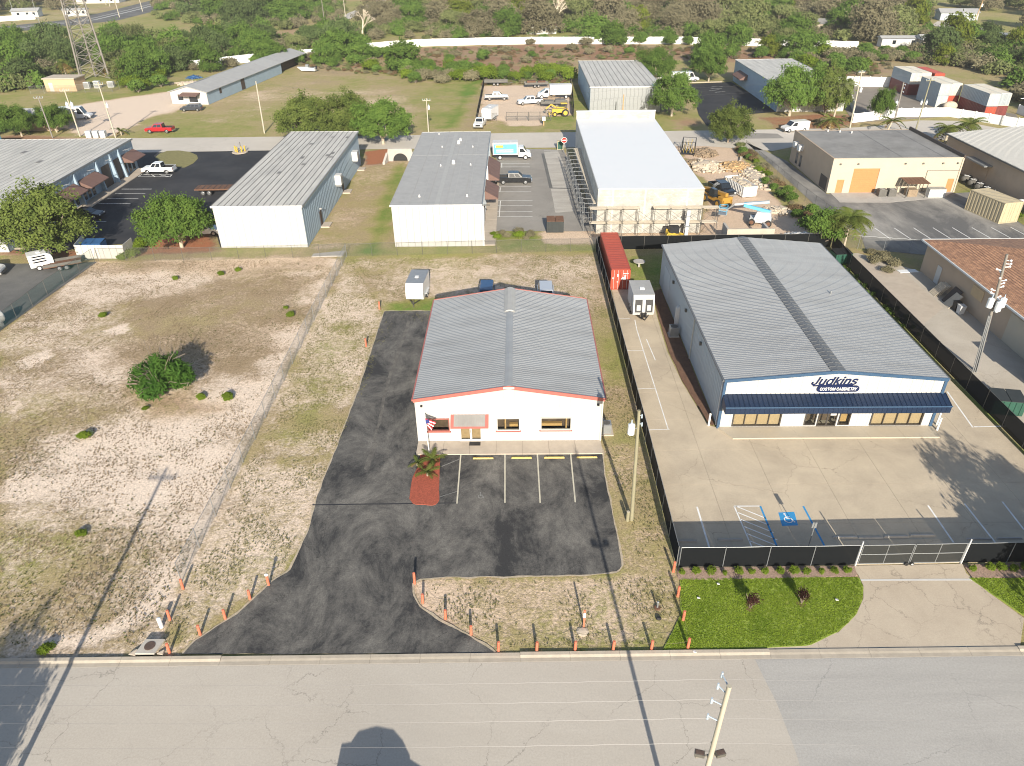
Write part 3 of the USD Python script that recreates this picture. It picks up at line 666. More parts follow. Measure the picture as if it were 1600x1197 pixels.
put(lawn, 'turf', MB().prism(lawn_a, -.06, 0.02), lawn_m)
put(lawn, 'turf', MB().prism(lawn_b, -.06, 0.02), lawn_m)
fb = struct('fence_planting_bed')
put(fb, 'mulch', MB().prism(ragged([(10.74, 35.00), (22.79, 35.15), (22.70, 34.18), (16.63, 34.05), (11.26, 33.91), (10.55, 33.97)], 0.4, 0.06, 3), -.05, 0.035), M['mulch_pale'])
put(fb, 'mulch', MB().prism(ragged([(30.25, 35.22), (34.42, 35.32), (37.01, 35.30), (36.25, 34.10), (33.68, 34.06), (30.22, 34.02)], 0.4, 0.06, 4), -.05, 0.035), M['mulch_pale'])

# lots further back
lot1 = struct('black_lot')
island = Polygon([(-69.13, 140.58), (-69.41, 143.35), (-68.82, 144.97), (-66.86, 145.14), (-64.43, 144.11), (-62.14, 141.70), (-61.04, 139.40), (-60.73, 136.33), (-61.20, 133.81), (-62.81, 134.28), (-65.68, 136.07)]).buffer(.3)
put(lot1, 'asphalt', MB().flat(Polygon([(-76, 144.2), (-47.79, 144.93), (-40.3, 134.5), (-40.8, 94), (-43.19, 99.18), (-49.08, 102.99), (-51.68, 97.87), (-53.31, 96.20), (-60.78, 94.23), (-64.62, 91.57), (-72, 95), (-72, 134)]).difference(island), 0.004), asphalt_black)
put(lot1, 'grass_island', MB().prism(island, -.05, .03), mat('island_grass', (0.16, 0.145, 0.055), 0.95, 0.3, 2.0, bump=0.8, bump_scale=8))
for a, b in (((-66.82, 120.83), (-61.65, 120.68)), ((-66.70, 118.25), (-61.62, 118.10)), ((-66.80, 115.76), (-61.70, 115.62)), ((-67.02, 113.21), (-61.81, 113.06)), ((-63.40, 104.99), (-61.83, 104.95)), ((-63.20, 102.26), (-61.85, 102.23))):
    line_part(lot1, a, b, 0.13, 0.008, M['line_white'])
A, B, C, D = [np.array(q) for q in ((-67.07, 129.36), (-61.51, 128.99), (-61.42, 127.63), (-67.16, 128.00))]
for a, b in ((A, B), (B, C), (C, D), (D, A), (A, A * .72 + C * .28), (A * .7 + B * .3, D * .45 + C * .55), (A * .45 + B * .55, C)):
    line_part(lot1, a, b, 0.12, 0.008, M['line_white'])
swalk = struct('shop_sidewalk')
put(swalk, 'slab', MB().prism([(-69.3, 94), (-67.3, 94), (-67.3, 133), (-69.3, 133)], -.05, .12), M['concrete'])
lot2 = struct('shared_lot')
put(lot2, 'asphalt', MB().flat([(-4.9, 145.2), (9.06, 143.35), (9.92, 131.88), (10.77, 107.64), (11.2, 99), (-3.2, 99.5), (-3.2, 133)], 0.004), asphalt_grey)
put(lot2, 'worn_patch', MB().flat(ragged([(5.27, 141.62), (8.02, 142.45), (8.54, 134.00), (8.86, 124.12), (8.72, 107.69), (5.85, 106.89), (5.67, 118.87), (5.61, 131.20)], 0.8, 0.15, 4), 0.008), pale_patch_m)
put(lot2, 'asphalt_seam', MB().flat(shapely.union_all([stripe((4.99, 140.71), (5.68, 119.21), .55), stripe((5.58, 119.22), (9.28, 118.93), .5)]), 0.012), asphalt_mid)
for a, b in (((-3.33, 134.19), (2.31, 134.00)), ((-3.41, 131.91), (2.39, 131.72)), ((-3.28, 120.17), (2.40, 120.01)), ((-3.22, 117.43), (2.35, 117.27)), ((-3.23, 113.03), (2.47, 112.87)), ((-3.18, 110.54), (2.42, 110.39)), ((-3.22, 107.86), (2.36, 107.71)), ((-3.17, 105.42), (2.32, 105.28)), ((5.30, 142.55), (8.02, 142.45)),
             ((-2.75, 134.38), (-2.70, 131.48)), ((-2.74, 119.81), (-2.80, 117.42)), ((-2.62, 112.85), (-2.68, 105.41))):
    line_part(lot2, a, b, 0.12, 0.008, M['line_white'])
walk2 = struct('office_sidewalk')
for i in range(8):
    put(walk2, 'slab', MB().box(-4.78, -3.0, 94 + i * 4.9, 98.85 + i * 4.9, -.05, .13), M['concrete'])
tlot = struct('rear_lot')
put(tlot, 'asphalt', MB().flat([(45.63, 147.83), (47, 143), (49.5, 134), (49.8, 115), (71, 114.8), (73.34, 115.21), (72.55, 99.99), (73.16, 89.70), (58, 88), (46.5, 91.5), (48.19, 97.27), (46.10, 102.51), (46.00, 121.17)], 0.004), asphalt_old)
put(tlot, 'loading_slab', MB().prism([(50.52, 115.38), (70.68, 115.62), (67.3, 112.5), (57.92, 110.40), (50.33, 110.77)], -.05, 0.03), M['concrete_grey'])
for i in range(8):
    line_part(tlot, (51.03, 99.35) if i == 0 else ((51.03, 99.35)[0] + 2.74 * i, (51.03, 99.35)[1] - 0.02 * i), ((51.40, 95.00)[0] + 2.74 * i, (51.40, 95.00)[1] - 0.02 * i), 0.12, 0.010, M['line_white'])
rlot = struct('side_yard')
put(rlot, 'slab', MB().flat([(42.0, 90), (45, 90.2), (50.4, 84), (51, 60), (60, 40), (60, 34), (42.3, 34)], 0.004), conc_pale_m)
put(rlot, 'concrete_strip', MB().flat([(42.6, 88), (44.2, 88.5), (48.2, 83.5), (48.2, 74), (44, 70)], 0.008), M['concrete'])
flot = struct('corner_lot')
put(flot, 'asphalt', MB().flat([(47.19, 209.97), (58.84, 212.15), (61, 175), (50.13, 171.64), (50.10, 156.07), (43.50, 157.45), (41.05, 162.13), (41.51, 172.03)], 0.004), asphalt_black)
put(flot, 'concrete_edge', MB().prism(stripe((44.37, 211.53), (56.42, 212.28), .5), -.05, .12), M['concrete'])
for a, b in (((50.34, 200.84), (53.05, 201.04)), ((51.15, 202.97), (54.25, 203.24)), ((51.99, 205.14), (55.09, 205.33)), ((51.23, 198.24), (53.92, 198.44))):
    line_part(flot, a, b, 0.14, 0.008, M['line_white'])
yard = struct('storage_yard')
put(yard, 'gravel', MB().flat([(86.87, 205.04), (98.34, 202.63), (101, 186), (112, 170), (105.28, 155.49), (98.95, 168.83), (73.25, 163.15), (76, 175)], 0.004), gravel_m)
llot = struct('corner_yard')
put(llot, 'asphalt', MB().flat([(-95, 92.5), (-66.58, 89.00), (-58.11, 89.03), (-55.58, 89.41), (-56.9, 70.2), (-56.9, 60), (-95, 60)], 0.004), asphalt_mid)
hwy = struct('highway')
hc = [(-420, 300), (-300, 334), (-226, 352), (-200, 380), (-206, 420), (-205, 470), (-195, 560)]
hl = LineString([(-420, 285), (-300, 322), (-231, 347), (-204, 390), (-205, 440), (-214, 560), (-230, 760)])
put(hwy, 'asphalt', MB().flat(hl.buffer(13, cap_style=2), 0.004), asphalt_mid)
put(hwy, 'lane_line', MB().flat(hl.buffer(.35, cap_style=2), 0.012), M['line_white'])
put(hwy, 'lane_line', MB().flat(hl.offset_curve(4.5).buffer(.2, cap_style=2), 0.012), M['line_white'])
path = struct('farm_track')
put(path, 'slab', MB().flat([(-83.92, 386.54), (-78.22, 377.75), (-78.73, 415.96), (-75.52, 477.94), (-82.35, 483.03), (-83.22, 429.71), (-84.94, 404.13)], 0.004), road_far_m)
st2 = struct('residential_street')
put(st2, 'asphalt', MB().flat([(171.23, 331.84), (176.18, 318.53), (176.40, 291.90), (179.56, 281.48), (187.27, 294.55), (187.48, 330.33), (181.35, 347.14)], 0.004), road_far_m)

# ================================================================ BUILDINGS
def panels(parent, name, outline, o, u, v, n, pitch, m, thick=.06, ribs=0, rib_h=.035, rib_w=.05, gap=.006, mats=None, start=None):
    """a clad surface: one piece per sheet, each with its own raised ribs; outline in (u, v) coordinates"""
    x0, y0, x1, y1 = outline.bounds
    a = x0 if start is None else start
    k = 0
    while a < x1 - 1e-4:
        for g in polys(outline.intersection(sbox(a + gap / 2, y0 - 1, a + pitch - gap / 2, y1 + 1))):
            mb = MB().extr(g, o, u, v, n, 0, thick)
            for r in range(ribs):
                c = a + pitch * r / ribs + .01
                mb.extr(g.intersection(sbox(c, y0 - 1, c + rib_w, y1 + 1)), o, u, v, n, thick - .002, thick + rib_h)
            put(parent, name, mb, m)
        a += pitch; k += 1


def rect(x0, y0, x1, y1):
    return sbox(x0, y0, x1, y1)


def window(parent, y, x0, x1, z0, z1, frame_m, inside_m, depth=.35, bars=0, fw_=.07, out=-1, label=None, extra=None, name='window'):
    """window in a wall that faces -y (out = -1): frame > pane, blind"""
    f = MB()
    fr = rect(x0 - fw_ * .3, z0 - fw_ * .3, x1 + fw_ * .3, z1 + fw_ * .3).difference(rect(x0 + fw_, z0 + fw_, x1 - fw_, z1 - fw_))
    f.extr(fr, (0, y, 0), (1, 0, 0), (0, 0, 1), (0, 1, 0), -.10, .10)
    for i in range(1, bars + 1):
        c = x0 + (x1 - x0) * i / (bars + 1)
        f.box(c - .03, c + .03, y - .06, y + .06, z0 + fw_, z1 - fw_)
    w = put(parent, name, f, frame_m, label=label)
    put(w, 'pane', MB().quad((x0 + fw_, y - .01, z0 + fw_), (x1 - fw_, y - .01, z0 + fw_), (x1 - fw_, y - .01, z1 - fw_), (x0 + fw_, y - .01, z1 - fw_)), glass_m)
    put(w, 'blind', MB().box(x0 - .05, x1 + .05, y + depth, y + depth + .04, z0 - .05, z1 + .05), inside_m)
    if extra:
        extra(w)
    return w


EX, EY, EZ = (1, 0, 0), (0, 1, 0), (0, 0, 1)
NX, NY = (-1, 0, 0), (0, -1, 0)

# ---------------------------------------------------------------- white gabled building
cb = thing('metal_building', 'white metal building with grey gable roof, coral trim and small canopy over its door', 'building', (-8.53, 49.43, 0))
CW, CD, CH, CR = 15.52, 18.37, 4.32, 1.25
wins = [((-7.63, 2.44), (-5.78, 1.17)), ((-1.81, 2.46), (0.10, 1.19)), ((1.86, 2.50), (4.41, 1.23))]
wl = [(a[0] + 8.53, b[0] + 8.53, b[1], a[1]) for a, b in wins]
dx0, dx1, dz1 = (-4.97, 0.02)[0] + 8.53, (-3.07, 0.01)[0] + 8.53, 2.15
front = Polygon([(0, .1), (CW, .1), (CW, CH), (CW / 2, CH + CR), (0, CH)])
for a, b, c, d_ in wl:
    front = front.difference(rect(a, c, b, d_))
front = front.difference(rect(dx0, .05, dx1, dz1))
panels(cb, 'wall_panel', front, (0, .06, 0), EX, EZ, NY, .914, M['white_metal'], .06, 3, .016, .045)
panels(cb, 'wall_panel', Polygon([(0, 0), (CW, 0), (CW, CH), (CW / 2, CH + CR), (0, CH)]), (0, CD, 0), EX, EZ, EY, .914, M['cream_metal'], .06, 0)
panels(cb, 'wall_panel', rect(0, 0, CD - .1, CH), (.06, .06, 0), EY, EZ, NX, .914, M['cream_metal'], .06, 1, .02)
panels(cb, 'wall_panel', rect(0, 0, CD - .1, CH), (CW - .06, .06, 0), EY, EZ, EX, .914, M['cream_metal'], .06, 1, .02)
sl = math.hypot(CW / 2 + .1, CR)
for sgn in (-1, 1):
    o = (CW / 2, -.12, CH + CR + .05)
    u = (0, 1, 0)
    v = np.array([sgn * (CW / 2 + .1), 0, -CR]) / sl
    n = np.cross(u, v) * (1 if np.cross(u, v)[2] > 0 else -1)
    panels(cb, 'roof_panel', rect(0, .02, CD + .24, sl), o, u, v, n, .924, M['roof_steel'], .03, 3, .016, .055, .004)
    fz = [np.array(o) + np.array(v) * t for t in (0, sl)]
    put(cb, 'fascia', MB().hexa([fz[0] + (0, -.05, -.24), fz[1] + (0, -.05, -.24), fz[1] + (0, .0, -.24), fz[0] + (0, .0, -.24)], [fz[0] + (0, -.05, .09), fz[1] + (0, -.05, .09), fz[1] + (0, .0, .09), fz[0] + (0, .0, .09)]), M['coral_trim'])
    bk = [q + np.array([0, CD + .26, 0]) for q in fz]
    put(cb, 'fascia', MB().hexa([bk[0] + (0, -.02, -.2), bk[1] + (0, -.02, -.2), bk[1] + (0, .05, -.2), bk[0] + (0, .05, -.2)], [bk[0] + (0, -.02, .09), bk[1] + (0, -.02, .09), bk[1] + (0, .05, .09), bk[0] + (0, .05, .09)]), M['coral_trim'])
    e = np.array(o) + np.array(v) * (sl + .06)
    put(cb, 'gutter', MB().box(e[0] - .07, e[0] + .07, -.1, CD + .12, e[2] - .12, e[2] + .03), M['coral_trim'])
put(cb, 'ridge_cap', MB().hexa([(CW / 2 - .32, -.13, CH + CR + .07), (CW / 2 + .32, -.13, CH + CR + .07), (CW / 2 + .32, 13.2, CH + CR + .07), (CW / 2 - .32, 13.2, CH + CR + .07)], [(CW / 2 - .03, -.13, CH + CR + .155), (CW / 2 + .03, -.13, CH + CR + .155), (CW / 2 + .03, 13.2, CH + CR + .155), (CW / 2 - .03, 13.2, CH + CR + .155)]), M['roof_steel'])
put(cb, 'ridge_vent', MB().hexa([(CW / 2 - .55, 13.3, CH + CR + .05), (CW / 2 + .55, 13.3, CH + CR + .05), (CW / 2 + .55, CD + .1, CH + CR + .05), (CW / 2 - .55, CD + .1, CH + CR + .05)], [(CW / 2 - .2, 13.3, CH + CR + .24), (CW / 2 + .2, 13.3, CH + CR + .24), (CW / 2 + .2, CD + .1, CH + CR + .24), (CW / 2 - .2, CD + .1, CH + CR + .24)]), M['roof_light'])
put(cb, 'gable_plate', MB().box(CW / 2 - .45, CW / 2 + .45, -.18, -.172, CH + CR - .17, CH + CR + .02), M['white_metal'])
for k, (a, b, c, d_) in enumerate(wl):
    def more(w, a=a, b=b, c=c, d_=d_, k=k):
        if k:
            put(w, 'counter', MB().box(a + (.1 if k == 2 else (b - a) * .55), b - .75 if k == 2 else b - .15, .2, .5, c + .25, c + .5), M['wood_inside'])
            put(w, 'post_inside', MB().box(b - .45 if k == 2 else a + .65, b - .33 if k == 2 else a + .77, .22, .34, c, d_), M['wood_inside'])
        put(w, 'sill', MB().box(a - .1, b + .1, -.13, -.001, c - .12, c - .03), M['coral_trim'])
    window(cb, .0, a, b, c, d_, M['coral_trim'] if k == 0 else M['cream_metal'], M['interior'], .6, 0, .06, extra=more)
dr = put(cb, 'door', MB().extr(rect(dx0, .1, dx1, dz1).difference(shapely.union_all([rect(dx0 + .13, .3, (dx0 + dx1) / 2 - .09, dz1 - .12), rect((dx0 + dx1) / 2 + .09, .3, dx1 - .13, dz1 - .12)])), (0, 0, 0), EX, EZ, EY, -.05, .03), M['white_metal'])
put(dr, 'pane', MB().quad((dx0 + .13, -.01, .3), ((dx0 + dx1) / 2 - .09, -.01, .3), ((dx0 + dx1) / 2 - .09, -.01, dz1 - .12), (dx0 + .13, -.01, dz1 - .12)), glass_m)
put(dr, 'pane', MB().quad(((dx0 + dx1) / 2 + .09, -.01, .3), (dx1 - .13, -.01, .3), (dx1 - .13, -.01, dz1 - .12), ((dx0 + dx1) / 2 + .09, -.01, dz1 - .12)), glass_m)
put(dr, 'lining', MB().box(dx0 + .02, dx1 - .02, .3, .34, .1, dz1), M['timber'])
put(dr, 'handle', MB().box((dx0 + dx1) / 2 - .02, (dx0 + dx1) / 2 + .02, -.11, -.055, 1.0, 1.25), M['dark_steel'])
c0, c1 = (-5.63, 2.81)[0] + 8.53, (-2.47, 2.79)[0] + 8.53
cp = put(cb, 'canopy', MB().hexa([(c0, -.95, 2.05), (c1, -.95, 2.05), (c1, -.0, 2.72), (c0, -.0, 2.72)], [(c0, -.95, 2.16), (c1, -.95, 2.16), (c1, -.0, 2.84), (c0, -.0, 2.84)]), M['coral_trim'])
nsl = 14
for i in range(nsl):
    a = c0 + .28 + (c1 - c0 - .56) * i / nsl; b = c0 + .28 + (c1 - c0 - .56) * (i + .97) / nsl
    put(cp, 'roof_sheet', MB().hexa([(a, -.88, 2.215), (b, -.88, 2.215), (b, -.04, 2.815), (a, -.04, 2.815)], [(a, -.88, 2.245), (b, -.88, 2.245), (b, -.04, 2.845), (a, -.04, 2.845)]), M['roof_black'])
for a in (c0 + .1, c1 - .1):
    put(cp, 'bracket', MB().beam((a, -.88, 2.06), (a, -.02, 1.75), .05), M['coral_trim'])
for a in (.55, CW - .42):
    put(cb, 'wall_lamp', MB().box(a - .09, a + .09, -.2, -.017, CH - .62, CH - .48), M['black'])
put(cb, 'downpipe', MB().box(CW - .12, CW - .03, -.1, -.018, .1, CH - .05), M['cream_metal'])
put(cb, 'meter_box', MB().box(CW + .022, CW + .2, .3, .75, 1.2, 1.9), M['galv'])
dm = solo('doormat', MB().box(dx0 - 8.53 + .8, dx0 - 8.53 + 1.75, 48.75, 49.25, .104, .12), M['black'], 'black mat on the pale sidewalk before the canopy door', 'doormat')

# ---------------------------------------------------------------- blue awning building
JX, JY, JW, JD, JH, JR = 17.3, 51.2, 18.32, 30.0, 4.89, .82
jb = thing('workshop_building', 'long grey roofed workshop with white front, navy awning and script sign', 'building', (JX, JY, 0))
jw = [((18.47, 1.73), (22.60, 0.07)), ((30.34, 1.63), (34.74, 0.19))]
jl = [(a[0] - JX, b[0] - JX, .24, 2.15) for a, b in jw]
ds = [(24.67, 0.54)[0] - JX, (25.61, 0.53)[0] - JX, (25.77, 0.53)[0] - JX, (27.43, 0.51)[0] - JX, (27.60, 0.51)[0] - JX, (28.53, 0.51)[0] - JX]
jf = Polygon([(0, .12), (JW, .12), (JW, JH), (JW / 2, JH + JR), (0, JH)])
for a, b, c, d_ in jl:
    jf = jf.difference(rect(a, c, b, d_))
jf = jf.difference(rect(ds[0], .3, ds[1], 2.2)).difference(rect(ds[2], .05, ds[3], 2.3)).difference(rect(ds[4], .3, ds[5], 2.2))
panels(jb, 'wall_panel', jf, (0, .06, 0), EX, EZ, NY, .914, M['white_metal'], .06, 3, .016, .045)
panels(jb, 'wall_panel', Polygon([(0, 0), (JW, 0), (JW, JH), (JW / 2, JH + JR), (0, JH)]), (0, JD, 0), EX, EZ, EY, .914, M['cream_metal'], .06, 0)
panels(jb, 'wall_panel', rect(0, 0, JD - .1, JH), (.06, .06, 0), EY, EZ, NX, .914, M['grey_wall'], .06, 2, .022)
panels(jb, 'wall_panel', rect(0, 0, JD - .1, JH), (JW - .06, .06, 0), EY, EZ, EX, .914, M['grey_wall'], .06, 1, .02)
sl = math.hypot(JW / 2 + .12, JR)
for sgn in (-1, 1):
    o = (JW / 2, -.14, JH + JR + .05)
    v = np.array([sgn * (JW / 2 + .12), 0, -JR]) / sl
    n = np.cross(EY, v) * (1 if np.cross(EY, v)[2] > 0 else -1)
    panels(jb, 'roof_panel', rect(0, .02, JD + .28, sl), o, EY, v, n, .924, M['roof_steel'], .03, 3, .016, .055, .004)
    fz = [np.array(o) + v * t for t in (0, sl)]
    put(jb, 'fascia', MB().hexa([fz[0] + (0, -.05, -.2), fz[1] + (0, -.05, -.2), fz[1] + (0, .0, -.2), fz[0] + (0, .0, -.2)], [fz[0] + (0, -.05, .09), fz[1] + (0, -.05, .09), fz[1] + (0, .0, .09), fz[0] + (0, .0, .09)]), M['blue_trim'])
    e = np.array(o) + v * (sl + .06)
    put(jb, 'gutter', MB().box(e[0] - .08, e[0] + .08, -.1, JD + .12, e[2] - .13, e[2] + .02), M['roof_steel_dark'])
cap = put(jb, 'ridge_cap', MB().hexa([(JW / 2 - .62, -.15, JH + JR + .055), (JW / 2 + .62, -.15, JH + JR + .055), (JW / 2 + .62, JD + .14, JH + JR + .055), (JW / 2 - .62, JD + .14, JH + JR + .055)],
                                   [(JW / 2 - .05, -.15, JH + JR + .16), (JW / 2 + .05, -.15, JH + JR + .16), (JW / 2 + .05, JD + .14, JH + JR + .16), (JW / 2 - .05, JD + .14, JH + JR + .16)]), M['roof_steel_dark'])
for i in range(49):
    y = -.1 + i * .616
    for sgn in (-1, 1):
        put(cap, 'closure_rib', MB().hexa([(JW / 2 + sgn * .6, y, JH + JR + .062), (JW / 2 + sgn * .08, y, JH + JR + .155), (JW / 2 + sgn * .08, y + .09, JH + JR + .155), (JW / 2 + sgn * .6, y + .09, JH + JR + .062)],
                                          [(JW / 2 + sgn * .6, y, JH + JR + .1), (JW / 2 + sgn * .08, y, JH + JR + .185), (JW / 2 + sgn * .08, y + .09, JH + JR + .185), (JW / 2 + sgn * .6, y + .09, JH + JR + .1)]), M['roof_steel_dark'])
for a in (.0, JW):
    put(jb, 'corner_trim', MB().box(a - .12, a + .12, -.10, .1, .0, JH), M['blue_trim'])
for k, (a, b, c, d_) in enumerate(jl):
    window(jb, .0, a, b, c, d_, M['dark_frame'], M['blind_tan'], .12, 3, .07)
window(jb, .0, ds[0], ds[1], .3, 2.2, M['dark_frame'], M['interior'], .8, 0, .06)
window(jb, .0, ds[4], ds[5], .3, 2.2, M['dark_frame'], M['interior'], .8, 0, .06, extra=lambda w: put(w, 'display', MB().box(ds[4] + .15, ds[5] - .15, .25, .6, .45, 1.2), M['wood_inside']))
jd = put(jb, 'door', MB().extr(rect(ds[2], .12, ds[3], 2.3).difference(shapely.union_all([rect(ds[2] + .09, .25, (ds[2] + ds[3]) / 2 - .06, 2.2), rect((ds[2] + ds[3]) / 2 + .06, .25, ds[3] - .09, 2.2)])), (0, 0, 0), EX, EZ, EY, -.04, .03), M['dark_frame'])
for a, b in ((ds[2] + .09, (ds[2] + ds[3]) / 2 - .06), ((ds[2] + ds[3]) / 2 + .06, ds[3] - .09)):
    put(jd, 'pane', MB().quad((a, -.01, .25), (b, -.01, .25), (b, -.01, 2.2), (a, -.01, 2.2)), glass_m)
put(jd, 'lining', MB().box(ds[2] + .02, ds[3] - .02, .9, .94, .12, 2.28), M['interior'])
put(jd, 'notice', MB().box((ds[2] + ds[3]) / 2 + .2, (ds[2] + ds[3]) / 2 + .7, -.022, -.014, 1.25, 1.5), M['white_metal'])
# navy standing-seam awning
AX0, AX1 = -.05, JW + .35
aw = put(jb, 'awning', MB().hexa([(AX0, -1.35, 2.40), (AX1, -1.35, 2.40), (AX1, -.001, 2.6), (AX0, -.001, 2.6)], [(AX0, -1.35, 3.05), (AX1, -1.35, 3.05), (AX1, -.001, 3.50), (AX0, -.001, 3.50)]), M['navy'])
ns = 46
for i in range(ns):
    a = AX0 + (AX1 - AX0) * i / ns + .012; b = AX0 + (AX1 - AX0) * (i + 1) / ns - .012
    put(aw, 'awning_panel', MB().hexa([(a, -1.34, 3.062), (b, -1.34, 3.062), (b, -.01, 3.50), (a, -.01, 3.50)], [(a, -1.34, 3.082), (b, -1.34, 3.082), (b, -.01, 3.52), (a, -.01, 3.52)]).hexa([(b - .045, -1.34, 3.08), (b - .01, -1.34, 3.08), (b - .01, -.01, 3.518), (b - .045, -.01, 3.518)], [(b - .045, -1.34, 3.13), (b - .01, -1.34, 3.13), (b - .01, -.01, 3.57), (b - .045, -.01, 3.57)]).box(a, b, -1.38, -1.352, 2.40, 3.05), M['navy'])
put(aw, 'edge_trim', MB().box(AX0 - .03, AX1 + .03, -1.42, -1.381, 3.0, 3.1), M['blue_trim'])
# sign: script word over a navy bar with white capitals
sg = put(jb, 'sign_bar', MB().extr(LineString([(JW / 2 - 1.15, 4.02), (JW / 2 + 1.8, 4.02)]).buffer(.3), (0, 0, 0), EX, EZ, NY, .018, .10), M['navy_sign'])
def lettering(parent, name, text, h, x, z, y, m, shear=0.0, bold=True, sx=1.0, grow=0.0):
    t = meshkit.text_mesh(text, h, 0.02, bold)
    vv = np.array(t.vertices)
    w = vv[:, 0].max()
    P = np.column_stack([x + (vv[:, 0] - w / 2) * sx + shear * vv[:, 1], y - vv[:, 2] * 1.0, z + vv[:, 1]])
    return put(parent, name, (P, np.array(t.faces)), m)
lettering(sg, 'lettering', 'CUSTOM CABINETRY', .27, JW / 2 + .34, 3.89, -.104, M['vinyl_white'], 0, True, .80)
lettering(jb, 'sign_lettering', 'Judkins', .74, JW / 2 - .2, 4.42, -.05, M['navy_sign'], .35, True, 1.02)
put(jb, 'sign_flourish', MB().extr(Polygon([(JW / 2 - 1.8, 4.25), (JW / 2 + 1.5, 4.34), (JW / 2 + 1.55, 4.48), (JW / 2 - .6, 4.40), (JW / 2 - 1.85, 4.36)]), (0, 0, 0), EX, EZ, NY, .018, .06), M['navy_sign'])
for y in (22.3, 15.4, 8.5):
    put(jb, 'wall_lamp', MB().box(-.22, -.02, y - .14, y + .14, 3.5, 3.8), M['dark_steel'])
put(jb, 'roller_door', MB().box(-.032, -.002, 24.4, 27.6, 0, 3.4), M['grey_wall'])
put(jb, 'downpipe', MB().box(-.14, -.022, .3, .42, .1, JH), M['galv_white'])
for y in (11.7,):
    put(jb, 'downpipe', MB().box(-.14, -.05, y, y + .12, .1, JH - .1), M['cream_metal'])
put(jb, 'roof_pipe', MB().cyl((JW * .78, 15.5, JH + JR * .42), (JW * .78, 15.5, JH + JR * .42 + .45), .07), M['galv'])

# ---------------------------------------------------------------- flat metal sheds of the middle row
def flat_shed(name, label, x, y, w, dep, h, front_m, side_m, roof_m, seam_m, seam, n_vents, right_door=(), hb=None):
    b = thing(name, label, 'building', (x, y, 0))
    panels(b, 'wall_panel', rect(0, 0, w, h), (0, .06, 0), EX, EZ, NY, .914, front_m, .06, 1, .02, .06, gap=.03)
    panels(b, 'wall_panel', rect(0, 0, w, h), (0, dep - .06, 0), EX, EZ, EY, 2.0, side_m, .06, 0)
    panels(b, 'wall_panel', rect(0, 0, dep - .12, h), (.06, .06, 0), EY, EZ, NX, .914, side_m, .06, 1, .02)
    panels(b, 'wall_panel', rect(0, 0, dep - .12, h), (w - .06, .06, 0), EY, EZ, EX, .914, side_m, .06, 1, .02)
    n = int(round(w / seam))
    p = (w + .3) / n
    for i in range(n):
        put(b, 'roof_panel', MB().box(-.15 + i * p + .05, -.15 + (i + 1) * p - .05, -.12, dep + .12, h, h + .08), roof_m)
        put(b, 'roof_seam', MB().box(-.15 + i * p - .05, -.15 + i * p + .05, -.12, dep + .12, h, h + .115), seam_m)
    put(b, 'roof_edge', MB().box(-.2, w + .2, -.20, -.121, h - .12, h + .12), M['galv_white'])
    put(b, 'roof_edge', MB().box(w + .151, w + .24, -.2, dep + .2, h - .16, h + .11), M['galv'])
    put(b, 'roof_edge', MB().box(-.2, w + .2, dep + .121, dep + .2, h - .12, h + .12), M['galv_white'])
    return b


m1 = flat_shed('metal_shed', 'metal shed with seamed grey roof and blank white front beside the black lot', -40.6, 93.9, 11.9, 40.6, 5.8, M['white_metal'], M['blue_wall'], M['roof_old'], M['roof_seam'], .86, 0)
for y, z in ((19.5, 2.6), (33.5, 2.6)):
    ac = put(m1, 'air_conditioner', MB().box(11.94, 12.9, y, y + 1.4, z, z + 1.5), M['galv_white'])
    put(ac, 'grille', MB().box(12.902, 12.93, y + .15, y + 1.25, z + .2, z + 1.3), M['galv'])
    put(ac, 'bracket', MB().box(11.93, 12.8, y + .2, y + .3, z - .3, z - .01).box(11.93, 12.8, y + 1.1, y + 1.2, z - .3, z - .01), M['galv'])
for y in (8.0, 23.8):
    dd = put(m1, 'door', MB().box(11.935, 11.99, y, y + 1.0, .15, 2.25), M['dark_brown'])
    put(dd, 'hood_lamp', MB().box(11.94, 12.25, y + .3, y + .6, 2.5, 2.62), M['white_metal'])
    put(dd, 'step', MB().box(11.95, 13.2, y - .4, y + 1.6, -.05, .15), M['concrete'])
put(m1, 'step', MB().box(11.95, 13.2, 36.5, 38.2, -.05, .15), M['concrete'])
rv = np.random.default_rng(4)
for i in range(9):
    a, c = rv.uniform(1, 11), rv.uniform(8, 38)
    put(m1, 'roof_patch', MB().box(a, a + rv.uniform(.3, .8), c, c + rv.uniform(.6, 1.4), 5.884, 5.90), M['roof_seam'])

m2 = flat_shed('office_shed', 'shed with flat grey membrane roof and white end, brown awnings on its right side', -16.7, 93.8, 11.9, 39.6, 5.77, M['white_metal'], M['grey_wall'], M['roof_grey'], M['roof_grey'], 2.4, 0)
put(m2, 'ridge_strip', MB().box(5.75, 6.35, .1, 39.4, 5.852, 5.868), M['roof_light'])
put(m2, 'seam_strip', MB().box(-.05, 5.74, 24.4, 24.65, 5.852, 5.864).box(6.36, 11.95, 24.4, 24.65, 5.852, 5.864), M['roof_light'])
for xx in (2.2, 3.9, 8.1, 10.1):
    put(m2, 'seam_strip', MB().box(xx, xx + .07, .1, 24.3, 5.852, 5.862).box(xx, xx + .07, 24.7, 39.4, 5.852, 5.862), M['roof_light'])
for a, c, r in ((6.9, 31.5, .3), (7.1, 33.4, .25), (6.9, 19.4, .3), (3.4, 3.3, .16), (9.9, 3.3, .16), (5.0, 18.2, .14), (9.6, 18.5, .14), (9.4, 29.2, .12), (4.3, 29.3, .12), (3, 38, .12)):
    put(m2, 'roof_vent', MB().cyl((a, c, 5.85), (a, c, 5.85 + r * 2), r, r * .6, 8), M['galv_white'])
